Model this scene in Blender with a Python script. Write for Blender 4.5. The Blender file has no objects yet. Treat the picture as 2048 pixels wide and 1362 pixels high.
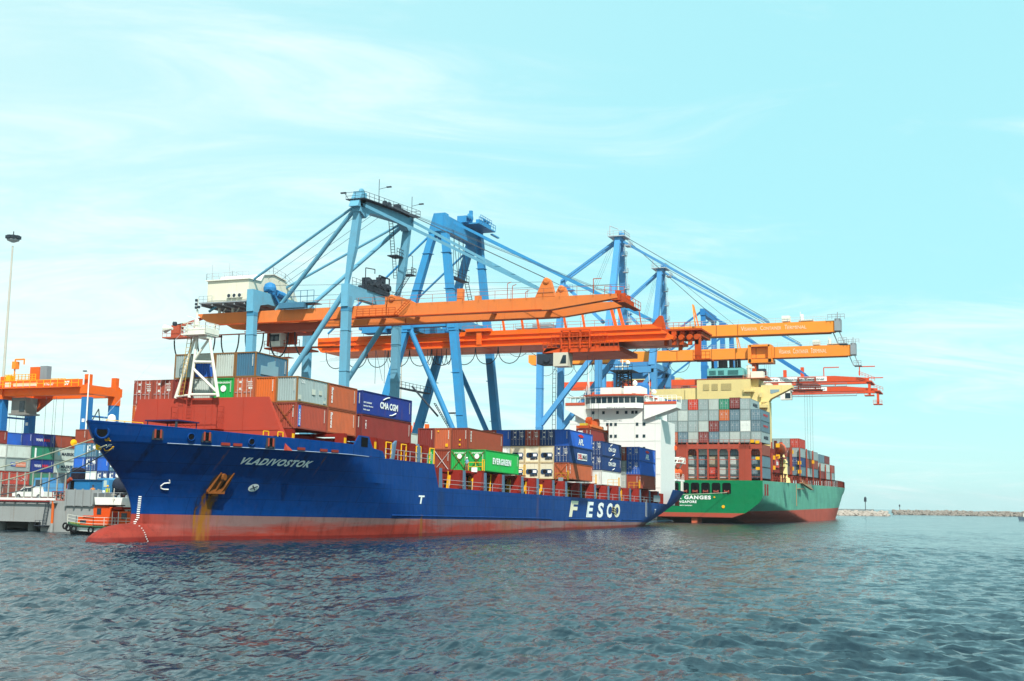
import bpy, bmesh, math, random
import numpy as np
from mathutils import Vector, Matrix, Euler
R = math.radians
random.seed(7)
scene = bpy.context.scene
col = scene.collection

# ---------------------------------------------------------------- camera
# world axes: x runs along the quay (away from the viewer), y runs inland, z up, water at z = 0
PSI, PITCH, ROLL = .3782, .1341, .0149
f0 = Vector((math.cos(PSI), math.sin(PSI), 0)); r0 = Vector((math.sin(PSI), -math.cos(PSI), 0)); zu = Vector((0, 0, 1))
fw = f0*math.cos(PITCH) + zu*math.sin(PITCH); up = -f0*math.sin(PITCH) + zu*math.cos(PITCH)
cx = r0*math.cos(ROLL) + up*math.sin(ROLL); cy = up*math.cos(ROLL) - r0*math.sin(ROLL)
CAM = Vector((-102.838, -63.734, 3.95))
cam = bpy.data.cameras.new('camera'); camo = bpy.data.objects.new('camera', cam); col.objects.link(camo)
M3 = Matrix((cx, cy, -fw)).transposed()
camo.matrix_world = Matrix.Translation(CAM) @ M3.to_4x4()
cam.sensor_width = 36; cam.lens = 36*2413.2/2048; cam.clip_start = .5; cam.clip_end = 30000
scene.camera = camo

# ---------------------------------------------------------------- world, sun, exposure
SUN = Vector((-.56, -.42, .86)).normalized()
SUN_EL = math.asin(SUN.z); SUN_AZ = math.atan2(SUN.x, SUN.y)
world = bpy.data.worlds.new('World'); scene.world = world; world.use_nodes = True
wn, wl = world.node_tree.nodes, world.node_tree.links
bgn = wn['Background']; bgn.inputs['Strength'].default_value = .088
sky = wn.new('ShaderNodeTexSky'); sky.sky_type = 'NISHITA'; sky.sun_disc = False
sky.sun_elevation = SUN_EL; sky.sun_rotation = SUN_AZ; sky.air_density = 1.0; sky.dust_density = .6; sky.ozone_density = 1.0
def wnode(t, **k):
    n = wn.new(t)
    for a, b in k.items(): setattr(n, a, b)
    return n
def wmath(op, a, b=None, clamp=False):
    n = wnode('ShaderNodeMath', operation=op); n.use_clamp = clamp
    for i, v in enumerate((a, b)):
        if v is None: continue
        if isinstance(v, (int, float)): n.inputs[i].default_value = v
        else: wl.new(v, n.inputs[i])
    return n.outputs[0]
tc = wnode('ShaderNodeTexCoord')
sep = wnode('ShaderNodeSeparateXYZ'); wl.new(tc.outputs['Generated'], sep.inputs[0])
zz = wmath('ADD', wmath('MAXIMUM', sep.outputs[2], 0.0), .16)
px = wmath('DIVIDE', sep.outputs[0], zz); py = wmath('DIVIDE', sep.outputs[1], zz)
# turn the cloud plane so that streaks run across the view
ca, sa = math.cos(PSI), math.sin(PSI)
fwd = wmath('ADD', wmath('MULTIPLY', px, ca), wmath('MULTIPLY', py, sa))
rgt = wmath('SUBTRACT', wmath('MULTIPLY', px, sa), wmath('MULTIPLY', py, ca))
cmb = wnode('ShaderNodeCombineXYZ')
wl.new(wmath('MULTIPLY', wmath('ADD', rgt, wmath('MULTIPLY', fwd, -.35)), .55), cmb.inputs[0]); wl.new(wmath('MULTIPLY', fwd, 1.25), cmb.inputs[1])
n1 = wnode('ShaderNodeTexNoise'); n1.inputs['Scale'].default_value = 1.7; n1.inputs['Detail'].default_value = 9; n1.inputs['Roughness'].default_value = .68; n1.inputs['Distortion'].default_value = 1.3
wl.new(cmb.outputs[0], n1.inputs['Vector'])
n2 = wnode('ShaderNodeTexNoise'); n2.inputs['Scale'].default_value = .42; n2.inputs['Detail'].default_value = 3
cmb2 = wnode('ShaderNodeCombineXYZ'); wl.new(rgt, cmb2.inputs[0]); wl.new(fwd, cmb2.inputs[1]); cmb2.inputs[2].default_value = 3.7
wl.new(cmb2.outputs[0], n2.inputs['Vector'])
rm = wnode('ShaderNodeMapRange'); rm.interpolation_type = 'SMOOTHSTEP'; rm.inputs[1].default_value = .49; rm.inputs[2].default_value = .76
cl = wmath('ADD', wmath('MULTIPLY', n1.outputs[0], .62), wmath('MULTIPLY', n2.outputs[0], .5))
wl.new(wmath('ADD', cl, wmath('MULTIPLY', rgt, -.035)), rm.inputs[0])
tint = wnode('ShaderNodeMix', data_type='RGBA', blend_type='MULTIPLY'); tint.inputs[0].default_value = 1
wl.new(sky.outputs[0], tint.inputs[6]); tint.inputs[7].default_value = (1.0, 1.3, .95, 1)
# thin bright high haze all over the sky, whiter to the left and low down
wv = wnode('ShaderNodeMapRange'); wv.interpolation_type = 'SMOOTHSTEP'; wv.inputs[1].default_value = .75; wv.inputs[2].default_value = -1.3
wl.new(wmath('ADD', rgt, wmath('MULTIPLY', n2.outputs[0], .7)), wv.inputs[0])
lo = wnode('ShaderNodeMapRange'); lo.inputs[1].default_value = .16; lo.inputs[2].default_value = 0.; lo.inputs[4].default_value = .42; wl.new(sep.outputs[2], lo.inputs[0])
hz = wnode('ShaderNodeMix', data_type='RGBA'); hz.inputs[6].default_value = (4.6, 9.5, 10.3, 1); hz.inputs[7].default_value = (7.8, 10.4, 10.4, 1)
wl.new(wmath('ADD', wv.outputs[0], lo.outputs[0], True), hz.inputs[0])
hm = wnode('ShaderNodeMix', data_type='RGBA'); hm.inputs[0].default_value = .80; wl.new(tint.outputs[2], hm.inputs[6]); wl.new(hz.outputs[2], hm.inputs[7])
mixc = wnode('ShaderNodeMix', data_type='RGBA'); wl.new(wmath('MULTIPLY', rm.outputs[0], .75), mixc.inputs[0])
wl.new(hm.outputs[2], mixc.inputs[6]); mixc.inputs[7].default_value = (10.2, 10.8, 10.6, 1)
wl.new(mixc.outputs[2], bgn.inputs[0])
sl = bpy.data.lights.new('sun', 'SUN'); sl.energy = 5.0; sl.angle = R(.53); sl.color = (1, .965, .90)
so = bpy.data.objects.new('sun', sl); col.objects.link(so); so.rotation_euler = SUN.to_track_quat('Z', 'Y').to_euler(); so.location = (0, 0, 200)
scene.view_settings.view_transform = 'Standard'; scene.view_settings.look = 'None'
scene.view_settings.exposure = .31; scene.view_settings.gamma = 1

# ---------------------------------------------------------------- materials
MATS = {}
def paint(name, c, rough=.5, dirt=.25, rust=.0, metal=0., scale=.5, spec=.09, var=.10):
    if name in MATS: return MATS[name]
    m = bpy.data.materials.new(name); m.use_nodes = True; MATS[name] = m
    nt = m.node_tree; N, L = nt.nodes, nt.links; b = N['Principled BSDF']
    b.inputs['Roughness'].default_value = rough; b.inputs['Metallic'].default_value = metal; b.inputs['Specular IOR Level'].default_value = spec
    t = N.new('ShaderNodeTexCoord'); oi = N.new('ShaderNodeObjectInfo')
    ad = N.new('ShaderNodeVectorMath'); ad.operation = 'ADD'
    sc = N.new('ShaderNodeVectorMath'); sc.operation = 'SCALE'; sc.inputs[3].default_value = 37.0
    cb = N.new('ShaderNodeCombineXYZ')
    for i in range(3): L.new(oi.outputs['Random'], cb.inputs[i])
    L.new(cb.outputs[0], sc.inputs[0]); L.new(t.outputs['Object'], ad.inputs[0]); L.new(sc.outputs[0], ad.inputs[1])
    nz = N.new('ShaderNodeTexNoise'); nz.inputs['Scale'].default_value = scale; nz.inputs['Detail'].default_value = 7; nz.inputs['Roughness'].default_value = .62
    L.new(ad.outputs[0], nz.inputs['Vector'])
    r1 = N.new('ShaderNodeMapRange'); r1.inputs[1].default_value = .38; r1.inputs[2].default_value = .75; r1.inputs[3].default_value = 0; r1.inputs[4].default_value = dirt
    L.new(nz.outputs[0], r1.inputs[0])
    hv = N.new('ShaderNodeHueSaturation'); hv.inputs['Color'].default_value = (*c, 1)
    rv = N.new('ShaderNodeMapRange'); rv.inputs[3].default_value = 1-var; rv.inputs[4].default_value = 1+var
    L.new(oi.outputs['Random'], rv.inputs[0]); L.new(rv.outputs[0], hv.inputs['Value'])
    mx = N.new('ShaderNodeMix'); mx.data_type = 'RGBA'; L.new(r1.outputs[0], mx.inputs[0]); L.new(hv.outputs[0], mx.inputs[6])
    g = sum(c)/3; mx.inputs[7].default_value = (c[0]*.45+g*.22, c[1]*.45+g*.2, c[2]*.45+g*.17, 1)
    out = mx.outputs[2]
    if rust > 0:
        mp = N.new('ShaderNodeMapping'); mp.inputs['Scale'].default_value = (1.7, 1.7, .16); L.new(ad.outputs[0], mp.inputs[0])
        n2 = N.new('ShaderNodeTexNoise'); n2.inputs['Scale'].default_value = 1.1; n2.inputs['Detail'].default_value = 6; n2.inputs['Roughness'].default_value = .7
        L.new(mp.outputs[0], n2.inputs['Vector'])
        r2 = N.new('ShaderNodeMapRange'); r2.inputs[1].default_value = .56; r2.inputs[2].default_value = .78; r2.inputs[4].default_value = rust
        L.new(n2.outputs[0], r2.inputs[0])
        m2 = N.new('ShaderNodeMix'); m2.data_type = 'RGBA'; L.new(r2.outputs[0], m2.inputs[0]); L.new(out, m2.inputs[6]); m2.inputs[7].default_value = (.17, .07, .03, 1)
        out = m2.outputs[2]
    L.new(out, b.inputs['Base Color'])
    rr = N.new('ShaderNodeMapRange'); rr.inputs[3].default_value = max(.05, rough-.1); rr.inputs[4].default_value = min(1, rough+.2); L.new(nz.outputs[0], rr.inputs[0]); L.new(rr.outputs[0], b.inputs['Roughness'])
    return m
P = paint
blueA = P('weathered_blue', (.13, .36, .50), .5, .4, .22)
blueB = P('bright_blue', (.035, .25, .50), .42, .4, .22)
blueC = P('mid_blue', (.075, .29, .56), .45, .4, .22)
blueR = P('yard_crane_blue', (.02, .16, .40), .45, .2, .05)
orgA = P('faded_orange', (.70, .19, .045), .5, .28, .18)
orgB = P('strong_orange', (.82, .12, .008), .42, .35, .22)
orgC = P('yellow_orange', (.82, .25, .03), .45, .2, .05)
orgE = P('red_orange', (.64, .075, .02), .5, .2, .08)
orgD = P('dark_orange', (.45, .06, .008), .6, .35, .15)
dkst = P('dark_steel', (.035, .045, .06), .55, .3)
grst = P('grey_steel', (.25, .28, .30), .5, .35, .25)
blkr = P('black_rubber', (.012, .012, .014), .6, .3)
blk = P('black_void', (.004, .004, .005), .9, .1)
wht = P('white_paint', (.80, .80, .74), .45, .12, .10)
whto = P('old_white_paint', (.72, .70, .60), .5, .25, .25)
cream = P('cream_paint', (.70, .56, .24), .5, .22, .18)
redd = P('deck_red', (.24, .018, .010), .6, .4, .1, scale=.9)
redbw = P('breakwater_red', (.38, .050, .030), .55, .3, .06, scale=.35)
redl = P('lashing_red', (.36, .062, .036), .6, .3, .15)
yel = P('safety_yellow', (.80, .40, .01), .5, .2)
sgry = P('stanchion_grey_blue', (.10, .17, .25), .5, .3, .3)
conc = P('concrete', (.33, .34, .33), .85, .35, .45, scale=.4)
teal = P('funnel_teal', (.14, .42, .40), .5, .2)
chrome = P('bar_steel', (.55, .57, .56), .4, .3)
lett = P('white_lettering', (.82, .82, .78), .5, .15, var=.02)
lety = P('aged_lettering', (.78, .72, .52), .5, .3, .1, var=.02)
letb = P('dark_lettering', (.03, .04, .06), .5, .1)
letr = P('red_lettering', (.60, .02, .02), .5, .1)
liferd = P('lifeboat_orange', (.75, .10, .02), .4, .2)
rustm = P('rusty_iron', (.20, .062, .012), .8, .5, .3, scale=2)
wire = P('wire_rope', (.08, .10, .12), .5, .2)
rope = P('mooring_rope', (.50, .50, .36), .8, .3)
rail = P('rail_grey', (.42, .45, .47), .5, .2)
rub = P('tan_rock', (.29, .245, .21), .9, .4, scale=.3, var=.35)
skin = P('skin', (.28, .15, .09), .6, .1)
def glass():
    m = bpy.data.materials.new('dark_glass'); m.use_nodes = True; b = m.node_tree.nodes['Principled BSDF']
    b.inputs['Base Color'].default_value = (.012, .03, .04, 1); b.inputs['Roughness'].default_value = .08
    return m
glas = glass()

# ---------------------------------------------------------------- mesh helper
class MB:
    def __init__(s): s.v = []; s.f = []; s.mi = []; s.cur = 0
    def add(s, vs, fs):
        o = len(s.v); s.v += [tuple(v) for v in vs]; s.f += [tuple(i+o for i in f) for f in fs]; s.mi += [s.cur]*len(fs); return s
    def box(s, x0, x1, y0, y1, z0, z1):
        if x0 > x1: x0, x1 = x1, x0
        if y0 > y1: y0, y1 = y1, y0
        if z0 > z1: z0, z1 = z1, z0
        return s.add([(x0,y0,z0),(x1,y0,z0),(x1,y1,z0),(x0,y1,z0),(x0,y0,z1),(x1,y0,z1),(x1,y1,z1),(x0,y1,z1)],
              [(0,3,2,1),(4,5,6,7),(0,1,5,4),(1,2,6,5),(2,3,7,6),(3,0,4,7)])
    def beam(s, p, q, w, h, w2=None, h2=None, side=(1,0,0)):
        """rectangular bar from p to q; w measured along 'side', h across it"""
        p, q = Vector(p), Vector(q); d = (q-p).normalized(); a = Vector(side); a = (a-d*a.dot(d))
        if a.length < 1e-4: a = Vector((0,1,0)); a = a-d*a.dot(d)
        a.normalize(); b = d.cross(a); w2 = w if w2 is None else w2; h2 = h if h2 is None else h2
        vs = []
        for c, ww, hh in ((p,w,h),(q,w2,h2)):
            for i, j in ((-1,-1),(1,-1),(1,1),(-1,1)): vs.append(c+a*(i*ww/2)+b*(j*hh/2))
        return s.add(vs, [(0,3,2,1),(4,5,6,7),(0,1,5,4),(1,2,6,5),(2,3,7,6),(3,0,4,7)])
    def tube(s, p, q, r, n=8, r2=None):
        p, q = Vector(p), Vector(q); d = q-p
        if d.length < 1e-5: return s
        d.normalize(); a = d.orthogonal().normalized(); b = d.cross(a); r2 = r if r2 is None else r2
        vs = []
        for c, rr in ((p,r),(q,r2)):
            for i in range(n): t = 2*math.pi*i/n; vs.append(c+a*math.cos(t)*rr+b*math.sin(t)*rr)
        fs = [(i,(i+1)%n,n+(i+1)%n,n+i) for i in range(n)]+[tuple(range(n-1,-1,-1)), tuple(range(n,2*n))]
        return s.add(vs, fs)
    def path(s, pts, r, n=6):
        for a, b in zip(pts, pts[1:]): s.tube(a, b, r, n)
        return s
    def prism(s, poly, axis, a, b):
        """polygon of 2-D points extruded along 'axis' from a to b (x: points are y,z; y: x,z; z: x,y)"""
        def P3(u, v, w): return {'x':(w,u,v),'y':(u,w,v),'z':(u,v,w)}[axis]
        n = len(poly); vs = [P3(u,v,a) for u,v in poly]+[P3(u,v,b) for u,v in poly]
        return s.add(vs, [tuple(range(n)), tuple(range(2*n-1,n-1,-1))]+[(i,n+i,n+(i+1)%n,(i+1)%n) for i in range(n)])
    def lathe(s, c, prof, n=12, axis='z'):
        c = Vector(c); vs = []; 
        for r, h in prof:
            for i in range(n):
                t = 2*math.pi*i/n; u, v = r*math.cos(t), r*math.sin(t)
                vs.append(c+Vector({'z':(u,v,h),'y':(u,h,v),'x':(h,u,v)}[axis]))
        m = len(prof); fs = [(k*n+i,k*n+(i+1)%n,(k+1)*n+(i+1)%n,(k+1)*n+i) for k in range(m-1) for i in range(n)]
        fs += [tuple(range(n-1,-1,-1)), tuple(range((m-1)*n,m*n))]
        return s.add(vs, fs)
    def ball(s, c, rx, ry=None, rz=None, n=10, m=6):
        ry = ry or rx; rz = rz or rx; c = Vector(c); vs = [c+Vector((0,0,-rz))]
        for k in range(1, m):
            t = math.pi*k/m
            for i in range(n): a = 2*math.pi*i/n; vs.append(c+Vector((rx*math.sin(t)*math.cos(a), ry*math.sin(t)*math.sin(a), -rz*math.cos(t))))
        vs.append(c+Vector((0,0,rz))); fs = [(0,1+(i+1)%n,1+i) for i in range(n)]
        for k in range(m-2): fs += [(1+k*n+i,1+k*n+(i+1)%n,1+(k+1)*n+(i+1)%n,1+(k+1)*n+i) for i in range(n)]
        b = 1+(m-2)*n; fs += [(b+i,b+(i+1)%n,len(vs)-1) for i in range(n)]
        return s.add(vs, fs)
    def rails(s, pts, h=1.1, step=2.0, r=.035, levels=2):
        """hand rail along a list of points"""
        for a, b in zip(pts, pts[1:]):
            a, b = Vector(a), Vector(b); n = max(1, int((b-a).length/step))
            for k in range(levels): dz = Vector((0,0,h*(k+1)/levels)); s.tube(a+dz, b+dz, r, 4)
            for i in range(n+1): c = a.lerp(b, i/n); s.tube(c, c+Vector((0,0,h)), r, 4)
        return s
    def ladder(s, p, q, w=.6, side=(1,0,0), step=.45, r=.05):
        p, q = Vector(p), Vector(q); sd = Vector(side)*(w/2)
        s.tube(p-sd, q-sd, r, 4); s.tube(p+sd, q+sd, r, 4); n = max(2, int((q-p).length/step))
        for i in range(n+1): c = p.lerp(q, i/n); s.tube(c-sd, c+sd, r*.8, 4)
        return s
    def mesh(s, name, mats, smooth=False):
        me = bpy.data.meshes.new(name); me.from_pydata(s.v, [], s.f)
        for m in (mats if isinstance(mats, (list, tuple)) else [mats]): me.materials.append(m)
        if max(s.mi or [0]) > 0: me.polygons.foreach_set('material_index', s.mi)
        if smooth: me.polygons.foreach_set('use_smooth', [True]*len(me.polygons))
        me.update(); return me
    def build(s, name, mats, parent=None, loc=None, smooth=False, label=None):
        o = bpy.data.objects.new(name, s.mesh(name, mats, smooth)); col.objects.link(o)
        if parent: o.parent = parent
        if loc is not None: o.location = loc
        if label: o['label'] = label
        return o
def fixn(o):
    bm = bmesh.new(); bm.from_mesh(o.data); bmesh.ops.recalc_face_normals(bm, faces=bm.faces); bm.to_mesh(o.data); bm.free(); return o
def tag(o, label, cat, group=None, kind=None):
    if label: o['label'] = label
    if cat: o['category'] = cat
    if group: o['group'] = group
    if kind: o['kind'] = kind
    return o
def thing(name, label, cat, loc=(0,0,0), rot=(0,0,0), group=None):
    o = bpy.data.objects.new(name, None); col.objects.link(o); o.location = loc; o.rotation_euler = rot
    return tag(o, label, cat, group)
def struct(o): o['kind'] = 'structure'; return o
def part(name, data, parent, loc=(0,0,0), label=None):
    o = bpy.data.objects.new(name, data); col.objects.link(o); o.parent = parent; o.location = loc
    if label: o['label'] = label
    return o
def kids(o): return [c for c in bpy.data.objects if c.parent is o]
def copy_tree(o, parent=None):
    c = o.copy(); col.objects.link(c)
    if parent: c.parent = parent
    for k in kids(o): copy_tree(k, c)
    return c
TXT = {}
def text2d(s, bold=.0, shear=0.):
    k = (s, bold, shear)
    if k in TXT: return TXT[k]
    cu = bpy.data.curves.new('lettering', 'FONT'); cu.body = s; cu.size = 1; cu.offset = bold; cu.shear = shear; cu.resolution_u = 3
    if s in ('VLADIVOSTOK', 'MAERSK GANGES', 'SINGAPORE', 'EVERGREEN'): cu.space_character = 1.18
    o = bpy.data.objects.new('lettering', cu); col.objects.link(o); bpy.context.view_layer.update()
    me = bpy.data.meshes.new_from_object(o.evaluated_get(bpy.context.evaluated_depsgraph_get()))
    v = [(p.co.x, p.co.y) for p in me.vertices]; f = [tuple(p.vertices) for p in me.polygons]
    bpy.data.objects.remove(o); bpy.data.curves.remove(cu); bpy.data.meshes.remove(me)
    xs = [a for a, b in v]; ys = [b for a, b in v]; x0, x1, y0, y1 = min(xs), max(xs), min(ys), max(ys)
    v = [((a-x0)/(x1-x0), (b-y0)/(y1-y0)) for a, b in v]
    TXT[k] = (v, f, (x1-x0)/(y1-y0)); return TXT[k]
def lettering(s, fn, mat, parent, bold=.01, shear=0., name='lettering', mb=None):
    """fn maps (u,v) in 0..1 across the words to a 3-D point"""
    v, f, _ = text2d(s, bold, shear); m = mb or MB(); m.add([fn(a, b) for a, b in v], f)
    if mb: return mb
    return m.build(name, mat, parent)
def side_text(s, x0, x1, z0, z1, y, mat, parent, **k):      # on a face looking towards -y
    return lettering(s, lambda u, v: (x0+(x1-x0)*u, y, z0+(z1-z0)*v), mat, parent, **k)
def end_text(s, y0, y1, z0, z1, x, mat, parent, **k):       # on a face looking towards -x (reads from +y to -y)
    return lettering(s, lambda u, v: (x, y0+(y1-y0)*u, z0+(z1-z0)*v), mat, parent, **k)
def vert_text(s, x0, x1, z0, z1, y, mat, parent, **k):      # reads downwards, letters turned
    return lettering(s, lambda u, v: (x0+(x1-x0)*v, y, z1-(z1-z0)*u), mat, parent, **k)
def stack_text(s, x0, x1, z0, z1, y, mat, parent):          # upright letters one below the other
    m = MB(); h = (z1-z0)/len(s)
    for i, ch in enumerate(s):
        if ch != ' ': lettering(ch, lambda u, v, t=z1-h*i: (x0+(x1-x0)*u, y, t-h*.92+h*.84*v), mat, None, bold=.03, mb=m)
    return m.build('lettering', mat, parent)
ORD = ['first','second','third','fourth','fifth','sixth','seventh','eighth','ninth','tenth','eleventh','twelfth']

# ---------------------------------------------------------------- water
def water_mat(name, bump):
    m = bpy.data.materials.new(name); m.use_nodes = True; N, L = m.node_tree.nodes, m.node_tree.links; b = N['Principled BSDF']
    b.inputs['Base Color'].default_value = (.011, .024, .034, 1); b.inputs['Roughness'].default_value = .13; b.inputs['IOR'].default_value = 1.33; b.inputs['Specular Tint'].default_value = (.90, .92, .97, 1)
    g = N.new('ShaderNodeNewGeometry')
    hs = []
    for sc_, st, asp in ((2.2, .6, 1.8), (.75, 1.0, 2.0), (.25, .8, 2.2), (.03, .03, 1.3)):
        mp = N.new('ShaderNodeMapping'); mp.inputs['Scale'].default_value = (sc_, sc_/asp, sc_); mp.inputs['Rotation'].default_value = (0, 0, R(28)); L.new(g.outputs['Position'], mp.inputs[0])
        n = N.new('ShaderNodeTexNoise'); n.inputs['Scale'].default_value = 1; n.inputs['Detail'].default_value = 3; n.inputs['Distortion'].default_value = .5; L.new(mp.outputs[0], n.inputs['Vector'])
        mu = N.new('ShaderNodeMath'); mu.operation = 'MULTIPLY'; mu.inputs[1].default_value = st/sc_*.5; L.new(n.outputs[0], mu.inputs[0]); hs.append(mu)
    a = hs[0]
    for h in hs[1:]:
        ad = N.new('ShaderNodeMath'); L.new(a.outputs[0], ad.inputs[0]); L.new(h.outputs[0], ad.inputs[1]); a = ad
    pm = N.new('ShaderNodeMapping'); pm.inputs['Scale'].default_value = (.05, .16, .1); pm.inputs['Rotation'].default_value = (0, 0, R(-10)); L.new(g.outputs['Position'], pm.inputs[0])
    pn = N.new('ShaderNodeTexNoise'); pn.inputs['Scale'].default_value = 1; pn.inputs['Detail'].default_value = 5; pn.inputs['Roughness'].default_value = .65; L.new(pm.outputs[0], pn.inputs['Vector'])
    pr = N.new('ShaderNodeMapRange'); pr.inputs[1].default_value = .36; pr.inputs[2].default_value = .66; pr.inputs[3].default_value = .25; pr.inputs[4].default_value = 1.25; L.new(pn.outputs[0], pr.inputs[0])
    ml = N.new('ShaderNodeMath'); ml.operation = 'MULTIPLY'; L.new(a.outputs[0], ml.inputs[0]); L.new(pr.outputs[0], ml.inputs[1]); a = ml
    bp = N.new('ShaderNodeBump'); bp.inputs['Strength'].default_value = bump; bp.inputs['Distance'].default_value = .35; L.new(a.outputs[0], bp.inputs['Height']); L.new(bp.outputs[0], b.inputs['Normal'])
    return m
wm = water_mat('sea_water', .75); wf = water_mat('far_sea_water', .9)
def water():
    rs = np.random.RandomState(4)
    xs = [-92.]; 
    while xs[-1] < 420: xs.append(xs[-1]+.12+.0042*(xs[-1]+92))
    xs = np.array(xs); ys = np.arange(-88, 62, .26)
    X, Y = np.meshgrid(xs, ys, indexing='ij'); Z = np.zeros_like(X)
    D = np.hypot(X+102, Y+63)
    wx = X+.35*np.sin(Y*.9+X*.31)+.6*np.sin(Y*.23-X*.17); wy = Y+.35*np.sin(X*.8-Y*.27)+.6*np.sin(X*.19+Y*.13)
    for k in range(120):
        lam = .38*7.0**(rs.rand()**1.3); th = R(198)+rs.randn()*.75; a = .0094*lam*(.5+rs.rand())*(1 if lam < 1.6 else .62 if lam < 2.6 else .42)
        kk = 2*math.pi/lam; ph = kk*(wx*math.cos(th)+wy*math.sin(th))+rs.rand()*6.28
        far = np.clip(1.3-D/(100*lam), 0, 1)                            # ripples finer than the grid are left to the bump
        Z += a*far*(np.sin(ph)+.30*np.sin(2*ph+1.4))
    Z = np.where(Z > 0, Z*(1+1.2*Z), Z*.85)
    gust = .85+.4*np.sin(X*.045+Y*.07+1)*np.sin(Y*.05-X*.02)
    edge = np.clip(np.minimum(np.minimum(X+92, 420-X)/25, np.minimum(Y+88, 62-Y)/12), 0, 1)
    Z *= gust*edge
    nx, ny = X.shape
    idx = np.arange(nx*ny).reshape(nx, ny)
    F = np.stack([idx[:-1,:-1], idx[1:,:-1], idx[1:,1:], idx[:-1,1:]], -1).reshape(-1, 4)
    me = bpy.data.meshes.new('harbour_water'); me.vertices.add(nx*ny); me.vertices.foreach_set('co', np.stack([X,Y,Z],-1).reshape(-1))
    me.loops.add(F.size); me.polygons.add(len(F)); me.polygons.foreach_set('loop_start', np.arange(0, F.size, 4)); me.loops.foreach_set('vertex_index', F.reshape(-1))
    me.polygons.foreach_set('use_smooth', np.ones(len(F), bool)); me.materials.append(wm); me.update(calc_edges=True)
    struct(part('harbour_water', me, None))
    x0, x1, y0, y1 = -92, xs[-1], -88, ys[-1]; B = 5000
    m = MB()
    for a, b, c, d in ((-B,x0,-B,B),(x1,7000,-B,B),(x0,x1,-B,y0),(x0,x1,y1,B)): m.add([(a,c,0),(b,c,0),(b,d,0),(a,d,0)], [(0,1,2,3)])
    struct(m.build('open_sea', wf))
water()

# ---------------------------------------------------------------- quay and land
QZ = 3.5
m = MB(); m.box(6.5, 900, 24, 37.0, -8, QZ); m.box(6.5, 900, 37.0, 520, 1.05, QZ); m.box(16, 900, 37.0, 520, -8, 1.05)
for t in (40.5, 45, 49.5, 54, 60): m.tube((9, t, -6), (9, t, 1.05), .5, 10)
struct(m.build('quay', conc))

# ---------------------------------------------------------------- shipping containers
CW = 2.44
def corr(L, H, W=CW, door=False, pitch=.29, dep=.055, coarse=False):
    """corrugated box: plan outline with trapezoid ribs, standing between the frame members"""
    if coarse: pitch *= 2; dep *= 1.3
    pts = []
    def run(p, q, nrm):
        p, q = Vector(p), Vector(q); ln = (q-p).length; n = max(3, int(round(ln/pitch))); d = (q-p)/n; nn = Vector(nrm)*dep
        for i in range(n):
            for f, k in ((0,0),(.32,0),(.5,1),(.82,1)): pts.append(p+d*(i+f)-nn*k)
        pts.append(q)
    i = .05
    run((.12, i), (L-.12, i), (0,-1)); pts.append(Vector((L-i, .12))); pts.append(Vector((L-i, W-.12)))
    run((L-.12, W-i), (.12, W-i), (0,1))
    if door: pts.append(Vector((i+.05, W-.12))); pts.append(Vector((i+.05, .12)))
    else: run((i, W-.12), (i, .12), (-1,0))
    n = len(pts); m = MB(); z0, z1 = .14, H-.06
    m.add([(p.x,p.y,z0) for p in pts]+[(p.x,p.y,z1) for p in pts], [(k,(k+1)%n,n+(k+1)%n,n+k) for k in range(n)]+[tuple(range(n-1,-1,-1)), tuple(range(n,2*n))])
    return m
def frame_mb(L, H, W=CW):
    m = MB(); c = .15
    for x in (0, L-c):
        for y in (0, W-c): m.box(x, x+c, y, y+c, 0, H)
        m.box(x+.01, x+c-.02, c, W-c, 0, .15); m.box(x+.01, x+c-.02, c, W-c, H-.12, H-.004)
    for y in (0, W-c):
        m.box(c, L-c, y+.012, y+c-.02, .03, .17); m.box(c, L-c, y+.012, y+c-.04, H-.09, H-.006)
    return m
MC = {}
def cm(key, fn):
    if key not in MC: MC[key] = fn()
    return MC[key]
CCOL = {}
def ccol(name, c, rust=.42, dirt=.42): CCOL[name] = (P('container_'+name, c, .5, dirt, rust, scale=.7), P('frame_'+name, tuple(x*.75+.01 for x in c), .6, .45, .5, scale=1.5), c)
for n_, c_ in dict(grey=(.30,.37,.36), pale_grey=(.47,.52,.47), slate=(.12,.20,.24), steel_blue=(.055,.15,.23), navy=(.018,.05,.16), blue=(.02,.11,.46), dark_blue=(.015,.035,.20), light_blue=(.10,.30,.50),
        orange=(.60,.13,.025), rust_orange=(.46,.11,.045), brown=(.27,.055,.03), maroon=(.22,.035,.03), red=(.56,.045,.02), red_brown=(.34,.065,.04), green=(.015,.36,.07), jade=(.03,.22,.13),
        cream=(.72,.66,.48), white=(.70,.72,.66), tan=(.40,.33,.22)).items(): ccol(n_, c_)
FR_RUST = P('frame_rusted', (.24,.12,.045), .7, .5, .6, scale=2)
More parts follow.
